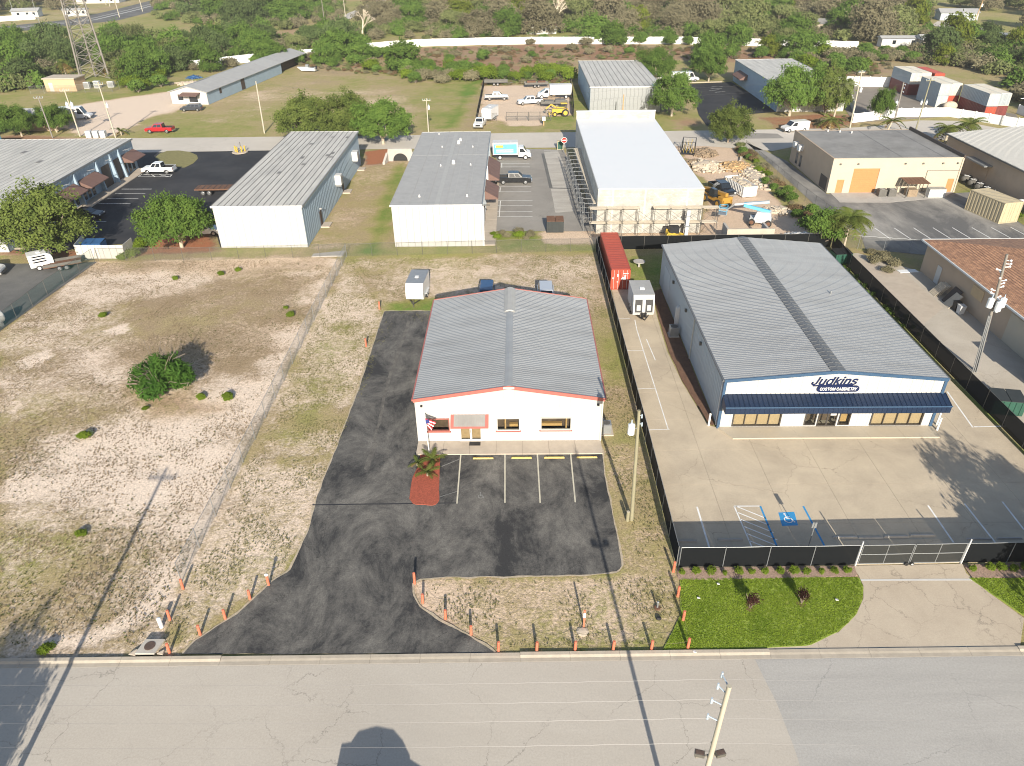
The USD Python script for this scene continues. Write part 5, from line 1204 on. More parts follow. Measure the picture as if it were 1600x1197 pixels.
# ================================================================ POLES AND WIRES
def pole(label, base, h, m, lean=(0, 0), r=.16, arm=0, arm_dir=0, cans=(), pins=(), cat='utility pole', group=None, name='utility_pole', extra=None):
    t = thing(name, label, cat, (base[0], base[1], 0), 0, group)
    top = np.array([lean[0], lean[1], h])
    put(t, 'pole', MB().cyl((0, 0, -.2), top, r, r * .68, 10), m, smooth=40)
    at = lambda z: top * z / h
    if arm:
        d = np.array([math.cos(arm_dir), math.sin(arm_dir), 0]) * arm / 2
        put(t, 'crossarm', MB().beam(at(h - .5) - d, at(h - .5) + d, .10, .13), m)
        for k in (-.95, -.4, .4, .95):
            put(t, 'insulator', MB().cyl(at(h - .42) + d * k, at(h - .12) + d * k, .06, .04, 6), M['insulator'])
    for z, dx, dy, rr, hh in cans:
        c = put(t, 'transformer', MB().cyl(at(z) + (dx, dy, 0), at(z) + (dx, dy, hh), rr, rr, 12).cyl(at(z) + (dx, dy, hh), at(z) + (dx, dy, hh + .1), rr * .9, rr * .3, 12), M['can_white'], smooth=40)
        put(c, 'bushing', MB().cyl(at(z) + (dx, dy, hh + .1), at(z) + (dx, dy, hh + .4), .05, .035, 6), M['insulator'])
        put(c, 'bracket', MB().beam(at(z + hh / 2), at(z + hh / 2) + (dx * .6, dy * .6, 0), .06), M['galv'])
    for z, dx, dy in pins:
        put(t, 'insulator', MB().cyl(at(z), at(z) + (dx, dy, .04), .03, .03, 6).cyl(at(z) + (dx, dy, -.14), at(z) + (dx, dy, .16), .055, .04, 8), M['insulator'])
    if extra:
        extra(t, at)
    return t


SP = (7.52, 16.70); SPH = 13.1
def street_bits(t, at):
    for s_ in (-1, 1):
        b = put(t, 'switch_box', MB().box(-.2, .2, -.12, .12, 0, .18, .25 * s_, tuple(at(8.5) + (s_ * .42, .1, 0))), M['dark_steel'])
        put(b, 'lid', MB().box(-.17, .17, -.09, .09, .181, .2, .25 * s_, tuple(at(8.5) + (s_ * .42, .1, 0))), M['iron'])
    put(t, 'switch_arm', MB().beam(at(8.45) + (-.6, .05, 0), at(8.45) + (.6, .15, 0), .09), M['pole_grey'])
    rs = np.random.default_rng(3)
    for z in np.arange(7.5, 12.8, .45):
        put(t, 'bolt', MB().ball(at(z) + (rs.uniform(-.06, .06), .15, 0), .025, 6, 4), M['dark_steel'])
pole('pale wooden pole leaning into the bottom of the view, over the road', SP, SPH, M['pole_pale'], (.28, .12), .135, 0, 0, [], [(13.0, -.12, .55), (12.6, -.26, .35), (11.9, -.42, .22), (10.9, -.42, .22)], extra=street_bits)
pole('wooden pole with white transformer between the two front lots', (8.30, 39.79), 9.7, M['pole_wood'], (-.25, .1), .15, 0, 0, [(7.9, -.48, -.15, .24, .75)], [(9.3, .2, -.1), (8.6, .25, -.05)])
stub = thing('pole_stub', 'short cut wooden post beside the foot of the transformer pole', 'post', (*(7.98, 39.72),))
put(stub, 'stub', MB().cyl((0, 0, -.1), (0, 0, .85), .14, .13, 10), M['pole_wood'], smooth=40)
put(stub, 'cap', MB().cyl((0, 0, .852), (0, 0, .87), .12, .11, 10), M['pole_pale'])
def big_bits(t, at):
    for k in (-.2, .0, .2):
        put(t, 'conduit', MB().cyl((k - .28, -.24, 0), at(6.0) + (k * .6 - .2, -.2, 0), .05, .05, 8), M['galv'])
    rs = np.random.default_rng(5)
    for z in np.arange(6.4, 11.6, .33):
        a = rs.uniform(0, 6.28)
        put(t, 'bracket', MB().beam(at(z), at(z) + (.5 * math.cos(a), .4 * math.sin(a), .05), .07).ball(at(z) + (.5 * math.cos(a), .4 * math.sin(a), .08), .11, 6, 4), M['can_white'])
pole('tall weathered pole with three white transformers by the right fence', (44.5, 60.3), 11.9, M['pole_grey'], (-.9, .5), .17, 0, 0, [(6.9, -.55, -.25, .27, .85), (6.7, .05, -.6, .27, .85), (6.9, .6, -.2, .27, .85)], [], extra=big_bits)
pole('slender pale pole standing in the dry field beyond the far road', (-53.8, 159.1), 10.4, M['pole_pale'], (.2, 0), .16)
pole('pole with small transformer between the oak grove and the green swale', (-18.7, 158.8), 6.8, M['pole_pale'], (0, 0), .14, 1.6, 0, [(4.6, .4, -.1, .22, .7)])
pole('yellowish short pole in front of the far grey warehouse', (23.7, 169.0), 5.2, M['timber'], (0, 0), .17, 0, 0, [], [(3.2, -.3, -.1)])
pole('pale pole with one white transformer left of the white storage yard fence', (70.5, 158.6), 11.4, M['pole_pale'], (-.2, 0), .16, 1.5, .3, [(7.2, .5, -.2, .25, .8)])
pole('grey pole with insulators in front of the white storage yard fence', (84.0, 167.5), 7.4, M['pole_grey'], (-.2, 0), .2, 0, 0, [(2.6, -.6, -.2, .3, .9)], [(6.9, .5, 0), (6.2, .5, 0), (5.4, .5, 0)])
pole('greenish pole with crossarm standing before the stacked containers', (82.5, 154.8), 10.4, M['pole_wood'], (.2, 0), .16, 1.8, .1, [(5.4, .5, 0, .2, .6), (5.4, -.5, 0, .2, .6)])
pole('white topped pole nearest the shop row roof with a transformer box on top', (-84.5, 156.5), 11.0, M['pole_pale'], (-.3, 0), .16, 1.6, .2, [(6.1, .45, -.2, .22, .7)])
pole('pale pole with two white transformers beyond the shop row', (-92.7, 157.8), 9.6, M['pole_pale'], (-.2, 0), .16, 1.8, .2, [(6.0, -.5, 0, .28, .8), (6.0, .5, 0, .28, .8)])
pole('grey pole with a bracket, leftmost of the three beyond the shop row', (-98.0, 156.8), 8.4, M['pole_grey'], (-.2, 0), .15, 1.6, .4)
pole('grey wooden pole leaning in the woods at the upper right corner', (174.01, 306.78), 12, M['timber'], (1.2, 0), .2, 0, 0, [(9, .5, 0, .3, .9)])
pole('tall bare pole at the end of the woods beside the pale track', (-81.41, 386.28), 11, M['pole_pale'], (0, 0), .2)
pole('bare pole in the trees left of the pale track', (-88.10, 370.83), 10, M['pole_grey'], (0, 0), .2)
for k, (b_, h_, lb_) in enumerate((((-196.80, 400.86), 13, 'pale pole on the grass verge of the highway, left of the pair'), ((-197.54, 428.96), 12, 'pale pole on the grass verge of the highway, right of the pair'), ((-230.08, 460.94), 12, 'pale pole beyond the highway at the top edge'), ((-236.30, 469.35), 12, 'grey pole beyond the highway, just left of another at the top edge'))):
    pole(lb_, b_, h_, M['pole_pale'], (-.3, 0), .22)
def lamp(label, base, h, d):
    t = thing('street_lamp', label, 'street lamp', (base[0], base[1], 0))
    put(t, 'pole', MB().cyl((0, 0, 0), (0, 0, h), .12, .08, 8), M['galv'])
    put(t, 'arm', MB().tube([(0, 0, h - .3), (d * .8, 0, h + .35), (d * 2.0, 0, h + .5)], .06), M['galv'])
    put(t, 'lamp_head', MB().hexa([(d * 1.9, -.14, h + .42), (d * 2.7, -.12, h + .46), (d * 2.7, .12, h + .46), (d * 1.9, .14, h + .42)], [(d * 1.9, -.1, h + .6), (d * 2.7, -.08, h + .54), (d * 2.7, .08, h + .54), (d * 1.9, .1, h + .6)]), M['galv_white'])
lamp('curved arm street lamp at the right edge beside the white fence', (103.4, 153.0), 6.2, -1)
lamp('tall street lamp on the highway verge at the upper left', (-222.93, 376.01), 12, -1)
lamp('street lamp behind the white fence in the upper left corner', (-262.56, 422.95), 9, -1)
# the wires of the street line, sagging between poles left and right of the view
for k, (yy, z) in enumerate(((17.25, 12.9), (17.05, 11.95), (16.95, 10.9), (16.9, 9.3))):
    ptsw = []
    for xx in np.linspace(-34.5, 7.4, 22):
        s_ = (xx + 34.5) / 41.9
        ptsw.append((xx, yy + (1 - s_) * .1, z - .75 * 4 * s_ * (1 - s_) * .5))
    for xx in np.linspace(7.6, 48, 20):
        s_ = (xx - 7.6) / 40.4
        ptsw.append((xx, yy, z - .70 * 4 * s_ * (1 - s_) * .5))
    solo('overhead_wire', MB().tube(ptsw, .0042, 4), M['wire'], ['topmost overhead wire across the near road', 'second overhead wire from the top across the near road', 'third overhead wire from the top across the near road', 'lowest overhead wire across the near road'][k], 'wire', 'overhead wires along the near road')
pole('wooden pole outside the left edge throwing its long shadow over the sandy lot', (-34.3 + 8.4, 16.75), 12.2, M['pole_grey'], (0, 0), .17, 2.2, 0)
for k, (z, dy) in enumerate(((10.2, 0), (8.6, .3))):
    ptsw = [(-54 + 36 * t, 159 + dy, z - 4 * t * (1 - t) * .5 - 3.2 * t) for t in np.linspace(0, 1, 12)] + [(-18 + 42 * t, 159 + dy + 9 * t, z - 3.2 - 4 * t * (1 - t) * .5 - .6 * t) for t in np.linspace(0.05, 1, 12)] + [(24 + 46.5 * t, 168 + dy - 9.4 * t, z - 3.8 - 4 * t * (1 - t) * .6 + 4.0 * t) for t in np.linspace(0.05, 1, 14)] + [(71 + 12 * t, 158.7, z + .2 - .3 * t) for t in (.1, 1)]
    solo('overhead_wire', MB().tube(ptsw, .009, 4), M['wire'], ['upper overhead wire along the far road', 'lower overhead wire along the far road'][k], 'wire', 'overhead wires along the far road')

# lattice tower
tw = thing('lattice_tower', 'tall grey three legged lattice mast beside the peach hut', 'tower', (-122.6, 226.8, 0))
TL = [np.array([-3.6, -2.8, 0]), np.array([3.0, .9, 0]), np.array([-2.6, 3.9, 0])]
TH_, tk = 46.0, .42
leg = lambda i, z: TL[i] * (1 - (1 - tk) * z / TH_) + np.array([0, 0, z])
for i in range(3):
    put(tw, 'leg', MB().cyl(leg(i, 0), leg(i, TH_), .26, .16, 8), M['pole_grey'])
z = 0.0
while z < TH_ - 1:
    z2 = min(z + 3.3, TH_)
    for i in range(3):
        j = (i + 1) % 3
        put(tw, 'brace', MB().beam(leg(i, z), leg(j, z2), .12).beam(leg(j, z), leg(i, z2), .12).beam(leg(i, z2), leg(j, z2), .10), M['pole_grey'])
    z = z2
lad = [leg(0, q) + (.5, .3, 0) for q in np.arange(0, TH_, 1.0)]
put(tw, 'cable_run', MB().tube(lad, .16, 5), M['dark_steel'])
put(tw, 'cable_run', MB().tube([leg(1, q) + (-.35, .1, 0) for q in np.arange(0, TH_, 1.0)], .12, 5), M['black'])
cabs = ((-118.5, 212.5, 1.6, 'grey equipment cabinet at the foot of the lattice tower, nearest the hut'), (-115.8, 213.0, 1.8, 'grey equipment cabinet at the foot of the lattice tower, middle'), (-112.5, 214.0, 1.5, 'grey equipment cabinet at the foot of the lattice tower, right'))
for x, y, h, lb_ in cabs:
    t = thing('equipment_cabinet', lb_, 'cabinet', (x, y, 0))
    put(t, 'cabinet', MB().box(-.8, .8, -.5, .5, 0, h), M['galv_white'])
    put(t, 'door', MB().box(-.7, .7, -.54, -.502, .15, h - .15), M['galv'])
fence('chain_link_fence', 'wire fence around the foot of the lattice tower', [(-130, 205), (-109, 207), (-108, 222)], 2.0, 3.5, M['galv'], M['chain_far'])
fence('chain_link_fence', 'low pipe fence beside the gravel track beyond the shop row', [(-97.15, 167.31), (-94.68, 175.43)], 1.0, 3.0, M['galv'], None, mid=True)

# ================================================================ SMALL STREET THINGS
def bollard(loc, h, lean=0.0, label=None, top=False, r=.095):
    t = thing('bollard', label, 'bollard', (loc[0], loc[1], 0), 0, 'orange posts around the driveway')
    put(t, 'post', MB().cyl((0, 0, -.1), (lean, 0, h), r, r * .93, 10), M['bollard_orange'], smooth=40)
    put(t, 'cap', MB().cyl((lean, 0, h + .001), (lean, 0, h + .02), r * .95, r * .8, 10), M['car_white'] if top else M['bollard_orange'])
    if top:
        put(t, 'reflector', MB().ball((lean, -.03, h - .02), .14, 8, 6, (1, .6, .8)), M['car_white'])
    return t
BL = [((-7.02, 33.79), .95, 'orange post at the corner of the lawn and the driveway, tallest of its curve'), ((-6.30, 32.16), .75, 'orange post on the driveway curve, second from the lot corner'), ((-4.72, 30.87), .75, 'orange post on the driveway curve, third from the lot corner'), ((-3.03, 29.64), .75, 'orange post on the driveway curve, fourth from the lot corner'),
      ((-1.30, 28.43), .78, 'orange post where the driveway curve meets the kerb'), ((1.01, 28.40), .78, 'orange post on the kerb row, second from the left'), ((3.33, 28.44), .78, 'orange post on the kerb row below the tall survey stake'), ((5.64, 28.45), .78, 'orange post on the kerb row, fourth from the left'), ((7.95, 28.48), .78, 'orange post on the kerb row just right of the pole shadow'), ((10.17, 28.57), .85, 'orange post at the kerb beside the bright lawn'),
      ((10.28, 30.62), .85, 'orange post at the left edge of the bright lawn, middle'), ((10.33, 32.60), .85, 'orange post at the left edge of the bright lawn, upper'), ((10.43, 34.71), .9, 'orange post at the corner of the black screened fence'),
      ((-16.78, 33.68), 1.0, 'orange post with white reflector at the neck of the driveway'), ((-17.66, 32.49), .8, 'orange post on the left driveway flare, second from the reflector post'), ((-18.76, 30.92), .8, 'orange post on the left driveway flare, third from the reflector post'), ((-19.92, 29.71), .8, 'orange post on the left driveway flare, fourth from the reflector post'),
      ((-21.30, 28.38), .8, 'orange post beside the storm drain lid'), ((-22.29, 30.88), .8, 'orange post beside the white capped pipe'), ((-22.43, 33.41), .85, 'orange post at the front end of the chain link fence'),
      ((-15.90, 66.12), .9, 'orange post left of the driveway, nearer of the two by the long edge'), ((-15.87, 74.86), .9, 'orange post left of the driveway head, near the white trailer')]
for p_, h_, lb_ in BL:
    bollard(p_, h_, .02, lb_, 'reflector at' in lb_)
rope = [(*BL[i][0], .62) for i in range(0, 12)]
rp = MB()
for a, b in zip(rope[:-1], rope[1:]):
    a, b = np.array(a), np.array(b)
    rp.tube([a + (b - a) * t - (0, 0, .16 * 4 * t * (1 - t)) for t in np.linspace(0, 1, 6)], .007, 4)
solo('rope', rp, M['rope'], 'thin rope strung between the orange posts around the front grass', 'rope')
stake = thing('survey_stake', 'tall orange and pale stake standing alone in the front grass', 'stake', (*(4.00, 30.18),))
put(stake, 'stake', MB().box(-.06, .06, -.04, .04, -.1, 1.5), M['bollard_orange'])
put(stake, 'pale_band', MB().box(-.065, .065, -.045, .045, .85, 1.28), M['vinyl_white'])
put(stake, 'sand_heap', MB().ball((-.1, -.35, -.05), .42, 8, 5, (1, 1, .25)), M['rubble'])
mt = thing('meter_pit', 'small black capped valve standing in the front grass', 'valve', (*(8.83, 31.62),))
put(mt, 'cover', MB().cyl((0, 0, 0), (0, 0, .06), .22, .2, 12), M['rust'])
put(mt, 'valve', MB().cyl((0, 0, .061), (0, 0, .5), .06, .06, 8).ball((0, 0, .52), .09, 8, 5), M['galv'])
sack = solo('black_lump', MB().ball((*(8.77, 30.75), .05), .16, 8, 5, (1.2, 1, .7)), M['black'], 'small black lump in the grass below the capped valve', 'debris')
pipe = thing('capped_pipe', 'white capped plastic pipe standing by the storm drain', 'pipe', (*(-22.59, 30.31),))
put(pipe, 'pipe', MB().cyl((0, 0, -.1), (0, 0, .72), .13, .13, 12), M['vinyl_white'], smooth=40)
put(pipe, 'cap', MB().ball((0, 0, .72), .14, 12, 6, (1, 1, .6)), M['vinyl_white'], smooth=True)
dr0 = np.array((-22.45, 28.04))
drn = thing('storm_drain', 'concrete storm drain inlet with round rusty manhole lid at the kerb', 'storm drain', (dr0[0], dr0[1] + .1, 0))
put(drn, 'top_slab', MB().hexa([(-.8, 0, .12), (.35, 0, .12), (.62, 1.0, .16), (-.55, 1.0, .16)], [(-.8, 0, .25), (.35, 0, .25), (.62, 1.0, .29), (-.55, 1.0, .29)]), M['concrete_grey'])
put(drn, 'manhole_lid', MB().cyl((-.1, .52, .27), (-.1, .52, .30), .33, .32, 20), M['iron'])
put(drn, 'inlet_mouth', MB().box(-.55, .2, .03, .6, -.05, .118), M['black'])
for a, b in (((-1.25, .05), (-.8, .35)), ((.45, .1), (.85, .3))):
    put(drn, 'wing', MB().hexa([(a[0], a[1], 0), (b[0], a[1] - .1, 0), (b[0], b[1], 0), (a[0] + .2, b[1], 0)], [(a[0], a[1], .1), (b[0], a[1] - .1, .16), (b[0], b[1], .2), (a[0] + .2, b[1], .12)]), M['concrete'])
for k, (p, w, lb_) in enumerate((((-2.93, 47.12), 1.7, 'yellow wheel stop in the wide bay nearest the mulch bed'), ((0.24, 47.14), 1.7, 'yellow wheel stop in the second bay from the mulch bed'), ((2.93, 47.15), 1.7, 'yellow wheel stop in the third bay from the mulch bed'), ((5.62, 47.17), 1.7, 'yellow wheel stop in the rightmost bay by the white building'))):
    t = thing('wheel_stop', lb_, 'wheel stop', (p[0], p[1], 0.004), 0, 'wheel stops')
    put(t, 'stop', MB().hexa([(-w / 2, -.08, 0), (w / 2, -.08, 0), (w / 2, .08, 0), (-w / 2, .08, 0)], [(-w / 2 + .05, -.05, .1), (w / 2 - .05, -.05, .1), (w / 2 - .05, .05, .1), (-w / 2 + .05, .05, .1)]), M['yellow_paint'])
    for a in (-.55, .55):
        put(t, 'pin', MB().cyl((a, 0, .1), (a, 0, .108), .025, .025, 6), M['iron'])
st = None
for k, px in enumerate(((1069,849), (1141,847), (1273,850), (1319,838), (1359,839), (1399,837), (1440,835), (1530,845), (1577,844))):
    pass
for p in ((11.72, 37.53), (15.01, 37.64), (23.21, 37.83), (24.99, 37.76), (26.86, 37.87), (28.77, 37.99), (32.60, 37.58), (34.74, 37.63)):
    t = thing('wheel_stop', None, 'wheel stop', (p[0], p[1], 0.006), 0, 'concrete wheel stops in the fence shadow')
    put(t, 'stop', MB().hexa([(-.9, -.08, 0), (.9, -.08, 0), (.9, .08, 0), (-.9, .08, 0)], [(-.84, -.05, .11), (.84, -.05, .11), (.84, .05, .11), (-.84, .05, .11)]), M['concrete_grey'])
    tag(t, 'grey concrete wheel stop in the shadow of the black fence on the pale lot')
sp_ = thing('sign_post', 'short metal post leaning at the fence of the marked bay', 'post', (*(20.21, 36.79),))
put(sp_, 'post', MB().cyl((0, 0, 0), (.05, 0, 2.4), .03, .03, 8), M['galv'])
put(sp_, 'plate', MB().box(-.12, .2, .035, .05, 1.9, 2.4), M['galv'])
# flag in front of the white building
fl = thing('flag_pole', 'white flag pole with furled stars and stripes flag beside the mulch bed', 'flag pole', (*(-7.43, 47.81),))
put(fl, 'pole', MB().cyl((0, 0, 0), (-.12, 0, 3.6), .045, .03, 8), M['vinyl_white'], smooth=40)
flg = put(fl, 'finial', MB().ball((-.12, 0, 3.64), .06, 8, 5), M['galv_white'])
for i in range(7):
    a = i * .12
    put(fl, 'flag_stripe', MB().hexa([(-.1 + .03 * i, -.02, 3.5 - a), (.75 - .07 * i, .12 * math.sin(i), 3.1 - a * 1.05), (.75 - .07 * i, .12 * math.sin(i) + .02, 3.1 - a * 1.05), (-.1 + .03 * i, .0, 3.5 - a)], [(-.1 + .03 * i, -.02, 3.61 - a), (.75 - .07 * i, .12 * math.sin(i), 3.21 - a * 1.05), (.75 - .07 * i, .12 * math.sin(i) + .02, 3.21 - a * 1.05), (-.1 + .03 * i, .0, 3.61 - a)]), M['flag_red'] if i % 2 == 0 else M['flag_white'])
put(fl, 'flag_canton', MB().box(-.08, .24, -.06, -.03, 3.12, 3.5), M['flag_blue'])
# white posts by the workshop
for p, lb_ in (((36.03, 50.69), 'white post by the right front corner of the workshop, nearer of two'), ((36.35, 51.44), 'white post by the right front corner of the workshop, farther of two'), ((16.60, 51.56), 'white post at the left front corner of the workshop')):
    t = thing('guard_post', lb_, 'post', (p[0], p[1], 0), 0, 'white guard posts of the workshop')
    put(t, 'post', MB().cyl((0, 0, 0), (0, 0, 1.25), .09, .09, 10), M['vinyl_white'], smooth=40)
    put(t, 'cap', MB().ball((0, 0, 1.25), .09, 10, 5, (1, 1, .5)), M['vinyl_white'])
tk_ = thing('propane_tank', 'upright white tank against the left wall of the workshop', 'tank', (*(17.22, 69.72),))
put(tk_, 'tank', MB().cyl((0, 0, .3), (0, 0, 2.4), .33, .33, 14).ball((0, 0, 2.4), .33, 14, 6, (1, 1, .7)), M['galv_white'], smooth=40)
put(tk_, 'stand', MB().cyl((0, 0, 0), (0, 0, .29), .3, .3, 12), M['galv'])
ut = thing('air_conditioner', 'grey air conditioner against the left wall of the workshop by the tank', 'air conditioner', (*(16.55, 68.00),))
put(ut, 'case', MB().box(-.45, .45, -.45, .45, .1, 1.1), M['galv'])
put(ut, 'fan_grille', MB().cyl((0, 0, 1.101), (0, 0, 1.12), .38, .38, 14), M['dark_steel'])
put(ut, 'pad', MB().box(-.55, .55, -.55, .55, 0, .1), M['concrete_grey'])
ut = thing('air_conditioner', 'air conditioner on a pad at the right wall of the white building', 'air conditioner', (7.55, 50.7, 0))
put(ut, 'case', MB().box(-.4, .4, -.4, .4, .12, 1.0), M['galv'])
put(ut, 'fan_grille', MB().cyl((0, 0, 1.001), (0, 0, 1.02), .33, .33, 14), M['dark_steel'])
put(ut, 'pad', MB().box(-.5, .6, -.6, .5, 0, .115), M['concrete'])
# stop sign by the far road
ss = thing('road_sign', 'round red sign with white bar on a post beside the far road', 'sign', (*(9.03, 140.56),))
put(ss, 'post', MB().cyl((0, 0, 0), (0, 0, 2.3), .05, .05, 8), M['galv'])
pl = put(ss, 'plate', MB().cyl((0, -.06, 2.5), (0, -.09, 2.5), .55, .55, 20), M['lamp_red'])
put(pl, 'white_bar', MB().box(-.36, .36, -.105, -.092, 2.42, 2.58), M['vinyl_white'])
put(pl, 'rim', MB().extr(Point(0, 2.5).buffer(.55).difference(Point(0, 2.5).buffer(.48)), (0, -.092, 0), EX, EZ, NY, 0, .008), M['vinyl_white'])
hb = thing('portable_box', 'pale green cabinet beside the round red sign', 'cabinet', (*(8.46, 143.85),))
put(hb, 'cabinet', MB().box(-.6, .6, -.5, .5, 0, 1.6), M['shed_beige'])
put(hb, 'door', MB().box(-.5, .5, -.53, -.502, .1, 1.5), M['dumpster_green'])
# culvert headwall in the swale
cv = thing('culvert', 'concrete culvert headwall with a dark arch at the head of the grassy swale', 'culvert', (*(-21.65, 136.30),))
put(cv, 'headwall', MB().extr(Polygon([(-2.6, 0), (2.6, 0), (2.2, 2.3), (-2.2, 2.3)]).difference(Point(0, .1).buffer(1.35)), (0, 0, 0), EX, EZ, EY, 0, .35), M['concrete_grey'])
put(cv, 'tunnel', MB().box(-1.3, 1.3, .36, 2.0, 0, 1.5), M['black'])
put(cv, 'wing', MB().hexa([(-2.6, 0, 0), (-2.2, 0, 0), (-2.6, -2.2, 0), (-3, -2.2, 0)], [(-2.6, 0, 1.6), (-2.2, 0, 1.6), (-2.6, -2.2, .4), (-3, -2.2, .4)]).hexa([(2.2, 0, 0), (2.6, 0, 0), (3, -2.2, 0), (2.6, -2.2, 0)], [(2.2, 0, 1.6), (2.6, 0, 1.6), (3, -2.2, .4), (2.6, -2.2, .4)]), M['concrete_grey'])
sl_ = solo('concrete_slab', MB().hexa([(*(-27.31, 91.22), 0), (*(-23.22, 92.25), 0), (*(-23.29, 90.47), 0), (*(-27.36, 90.33), 0)], [(*(-27.31, 91.22), .15), (*(-23.22, 92.25), .15), (*(-23.29, 90.47), .15), (*(-27.36, 90.33), .15)]), M['concrete_grey'], 'flat concrete slab on the grass at the back corner of the sandy lot', 'slab')
yb = thing('yellow_fitting', 'yellow bollards on a small round pad at the far edge of the black lot', 'bollards', (*(-54.11, 143.74),))
put(yb, 'pad', MB().cyl((0, 0, 0), (0, 0, .12), 1.5, 1.5, 16), M['concrete'])
for a, b in ((-.9, .2), (-.3, -.5), (.5, -.3), (.9, .4)):
    put(yb, 'post', MB().cyl((a, b, .12), (a, b, 1.2), .14, .14, 8), M['plant_yellow'])
put(yb, 'pipe', MB().cyl((.2, .3, .12), (.2, .3, 1.9), .07, .07, 8), M['dark_steel'])

# ================================================================ VEHICLES
def wheels(t, xs, hw, r, rim=None, w=.24, name='wheel'):
    for x in xs:
        for s_ in (-1, 1):
            wh = put(t, name, MB().cyl((x, s_ * (hw - w), r), (x, s_ * hw, r), r, r, 16), M['rubber'], smooth=40)
            put(wh, 'rim', MB().cyl((x, s_ * hw, r), (x, s_ * (hw + .015), r), r * .62, r * .55, 12), rim or M['chrome'])


def arches(poly, xs, r):
    for x in xs:
        poly = poly.difference(Point(x, r * .92).buffer(r * 1.18, 6))
    return poly


def lights(t, xf, xb, hw, z, m_front=None):
    for s_ in (-1, 1):
        y0, y1 = sorted((s_ * (hw - .38), s_ * (hw - .08)))
        put(t, 'headlight', MB().box(xf - .03, xf + .02, y0, y1, z - .1, z + .08), M['lamp_clear'])
        put(t, 'taillight', MB().box(xb - .02, xb + .03, y0 + (.2 if s_ > 0 else 0), y1 - (0 if s_ > 0 else .2), z - .1, z + .18), M['lamp_red'])


def cabin(t, m, x0, x1, r0, r1, zb, zr, hw, rear=True, split=(.5,), frontglass=True):
    """greenhouse: body-coloured shell with glass set just proud of it. x0..x1 belt, r0..r1 roof"""
    wb, wr = hw * .95, hw * .76
    put(t, 'cab', MB().hexa([(x0, -wb, zb), (x1, -wb, zb), (x1, wb, zb), (x0, wb, zb)], [(r0, -wr, zr), (r1, -wr, zr), (r1, wr, zr), (r0, wr, zr)]), m)
    def pt(f, s_, q, off):      # f along, q up
        x = (x0 + (r0 - x0) * q) * (1 - f) + (x1 + (r1 - x1) * q) * f
        return (x, s_ * (wb + (wr - wb) * q + off), zb + (zr - zb) * q)
    cuts = [.07] + list(split) + [.93]
    for s_ in (-1, 1):
        for a, b in zip(cuts[:-1], cuts[1:]):
            a2, b2 = a + .025, b - .025
            put(t, 'side_window', MB().hexa([pt(a2, s_, .1, -.02), pt(b2, s_, .1, -.02), pt(b2, s_, .86, -.02), pt(a2, s_, .86, -.02)], [pt(a2, s_, .1, .012), pt(b2, s_, .1, .012), pt(b2, s_, .86, .012), pt(a2, s_, .86, .012)]), M['car_glass'])
    def gl(xb, xr, name, off):
        y = lambda q: (wb + (wr - wb) * q) * .86
        x = lambda q: xb + (xr - xb) * q
        put(t, name, MB().hexa([(x(.08) - off, -y(.08), zb + (zr - zb) * .08), (x(.08) - off, y(.08), zb + (zr - zb) * .08), (x(.9) - off, y(.9), zb + (zr - zb) * .9), (x(.9) - off, -y(.9), zb + (zr - zb) * .9)],
                               [(x(.08) + off, -y(.08), zb + (zr - zb) * .08 + .01), (x(.08) + off, y(.08), zb + (zr - zb) * .08 + .01), (x(.9) + off, y(.9), zb + (zr - zb) * .9 + .01), (x(.9) + off, -y(.9), zb + (zr - zb) * .9 + .01)]), M['car_glass'])
    gl(x1, r1, 'windshield', .02)
    if rear:
        gl(x0, r0, 'rear_window', .02)


def pickup(label, p, head, m, L=5.8, hw=.98, lower=None, crew=True, cargo=None, group=None, z=0):
    t = thing('pickup_truck', label, 'pickup truck', (p[0], p[1], z), head, group)
    h = L / 2; r = .39
    xs = (-h + 1.15, h - 1.0)
    cb0 = -h + (1.95 if crew else 2.3)
    prof = Polygon([(-h, .5), (-h, 1.22), (cb0, 1.22), (h - 1.75, 1.20), (h - .25, 1.08), (h, .95), (h, .45)])
    mid = Polygon([(-h + .08, .5), (-h + .08, .78), (cb0, .78), (cb0, 1.2), (h - 1.75, 1.22), (h - .25, 1.10), (h - .02, .95), (h - .02, .5)])
    prof = arches(prof, xs, r)
    put(t, 'body', MB().side(prof, -hw, -hw + .12).side(prof, hw - .12, hw).side(mid, -hw + .121, hw - .121), m)
    put(t, 'bed_liner', MB().box(-h + .08, cb0 - .02, -hw + .121, hw - .121, .782, .80).box(-h + .08, cb0 - .02, -hw + .121, -hw + .135, .801, 1.21).box(-h + .08, cb0 - .02, hw - .135, hw - .121, .801, 1.21).box(cb0 - .02, cb0 - .001, -hw + .14, hw - .14, .801, 1.2), M['black'])
    put(t, 'tailgate', MB().box(-h - .02, -h + .06, -hw + .13, hw - .13, .6, 1.22), m)
    if lower is not None:
        for s_ in (-1, 1):
            put(t, 'side_stripe', MB().side(arches(Polygon([(-h + .02, .45), (-h + .02, .78), (h - .1, .78), (h - .1, .45)]), xs, r), s_ * (hw + .006) - .005, s_ * (hw + .006) + .005), lower)
    cabin(t, m, cb0, h - 1.5, cb0 + .08, h - 2.2, 1.21, 1.90, hw, True, (.52,))
    wheels(t, xs, hw + .01, r)
    put(t, 'front_bumper', MB().box(h - .05, h + .12, -hw + .05, hw - .05, .42, .66), M['chrome'] if lower is None else M['black'])
    put(t, 'rear_bumper', MB().box(-h - .14, -h - .03, -hw + .08, hw - .08, .45, .62), M['chrome'])
    put(t, 'grille', MB().box(h - .01, h + .03, -.5, .5, .7, .95), M['black'])
    lights(t, h, -h, hw, .88)
    if cargo:
        cargo(t)
    return t


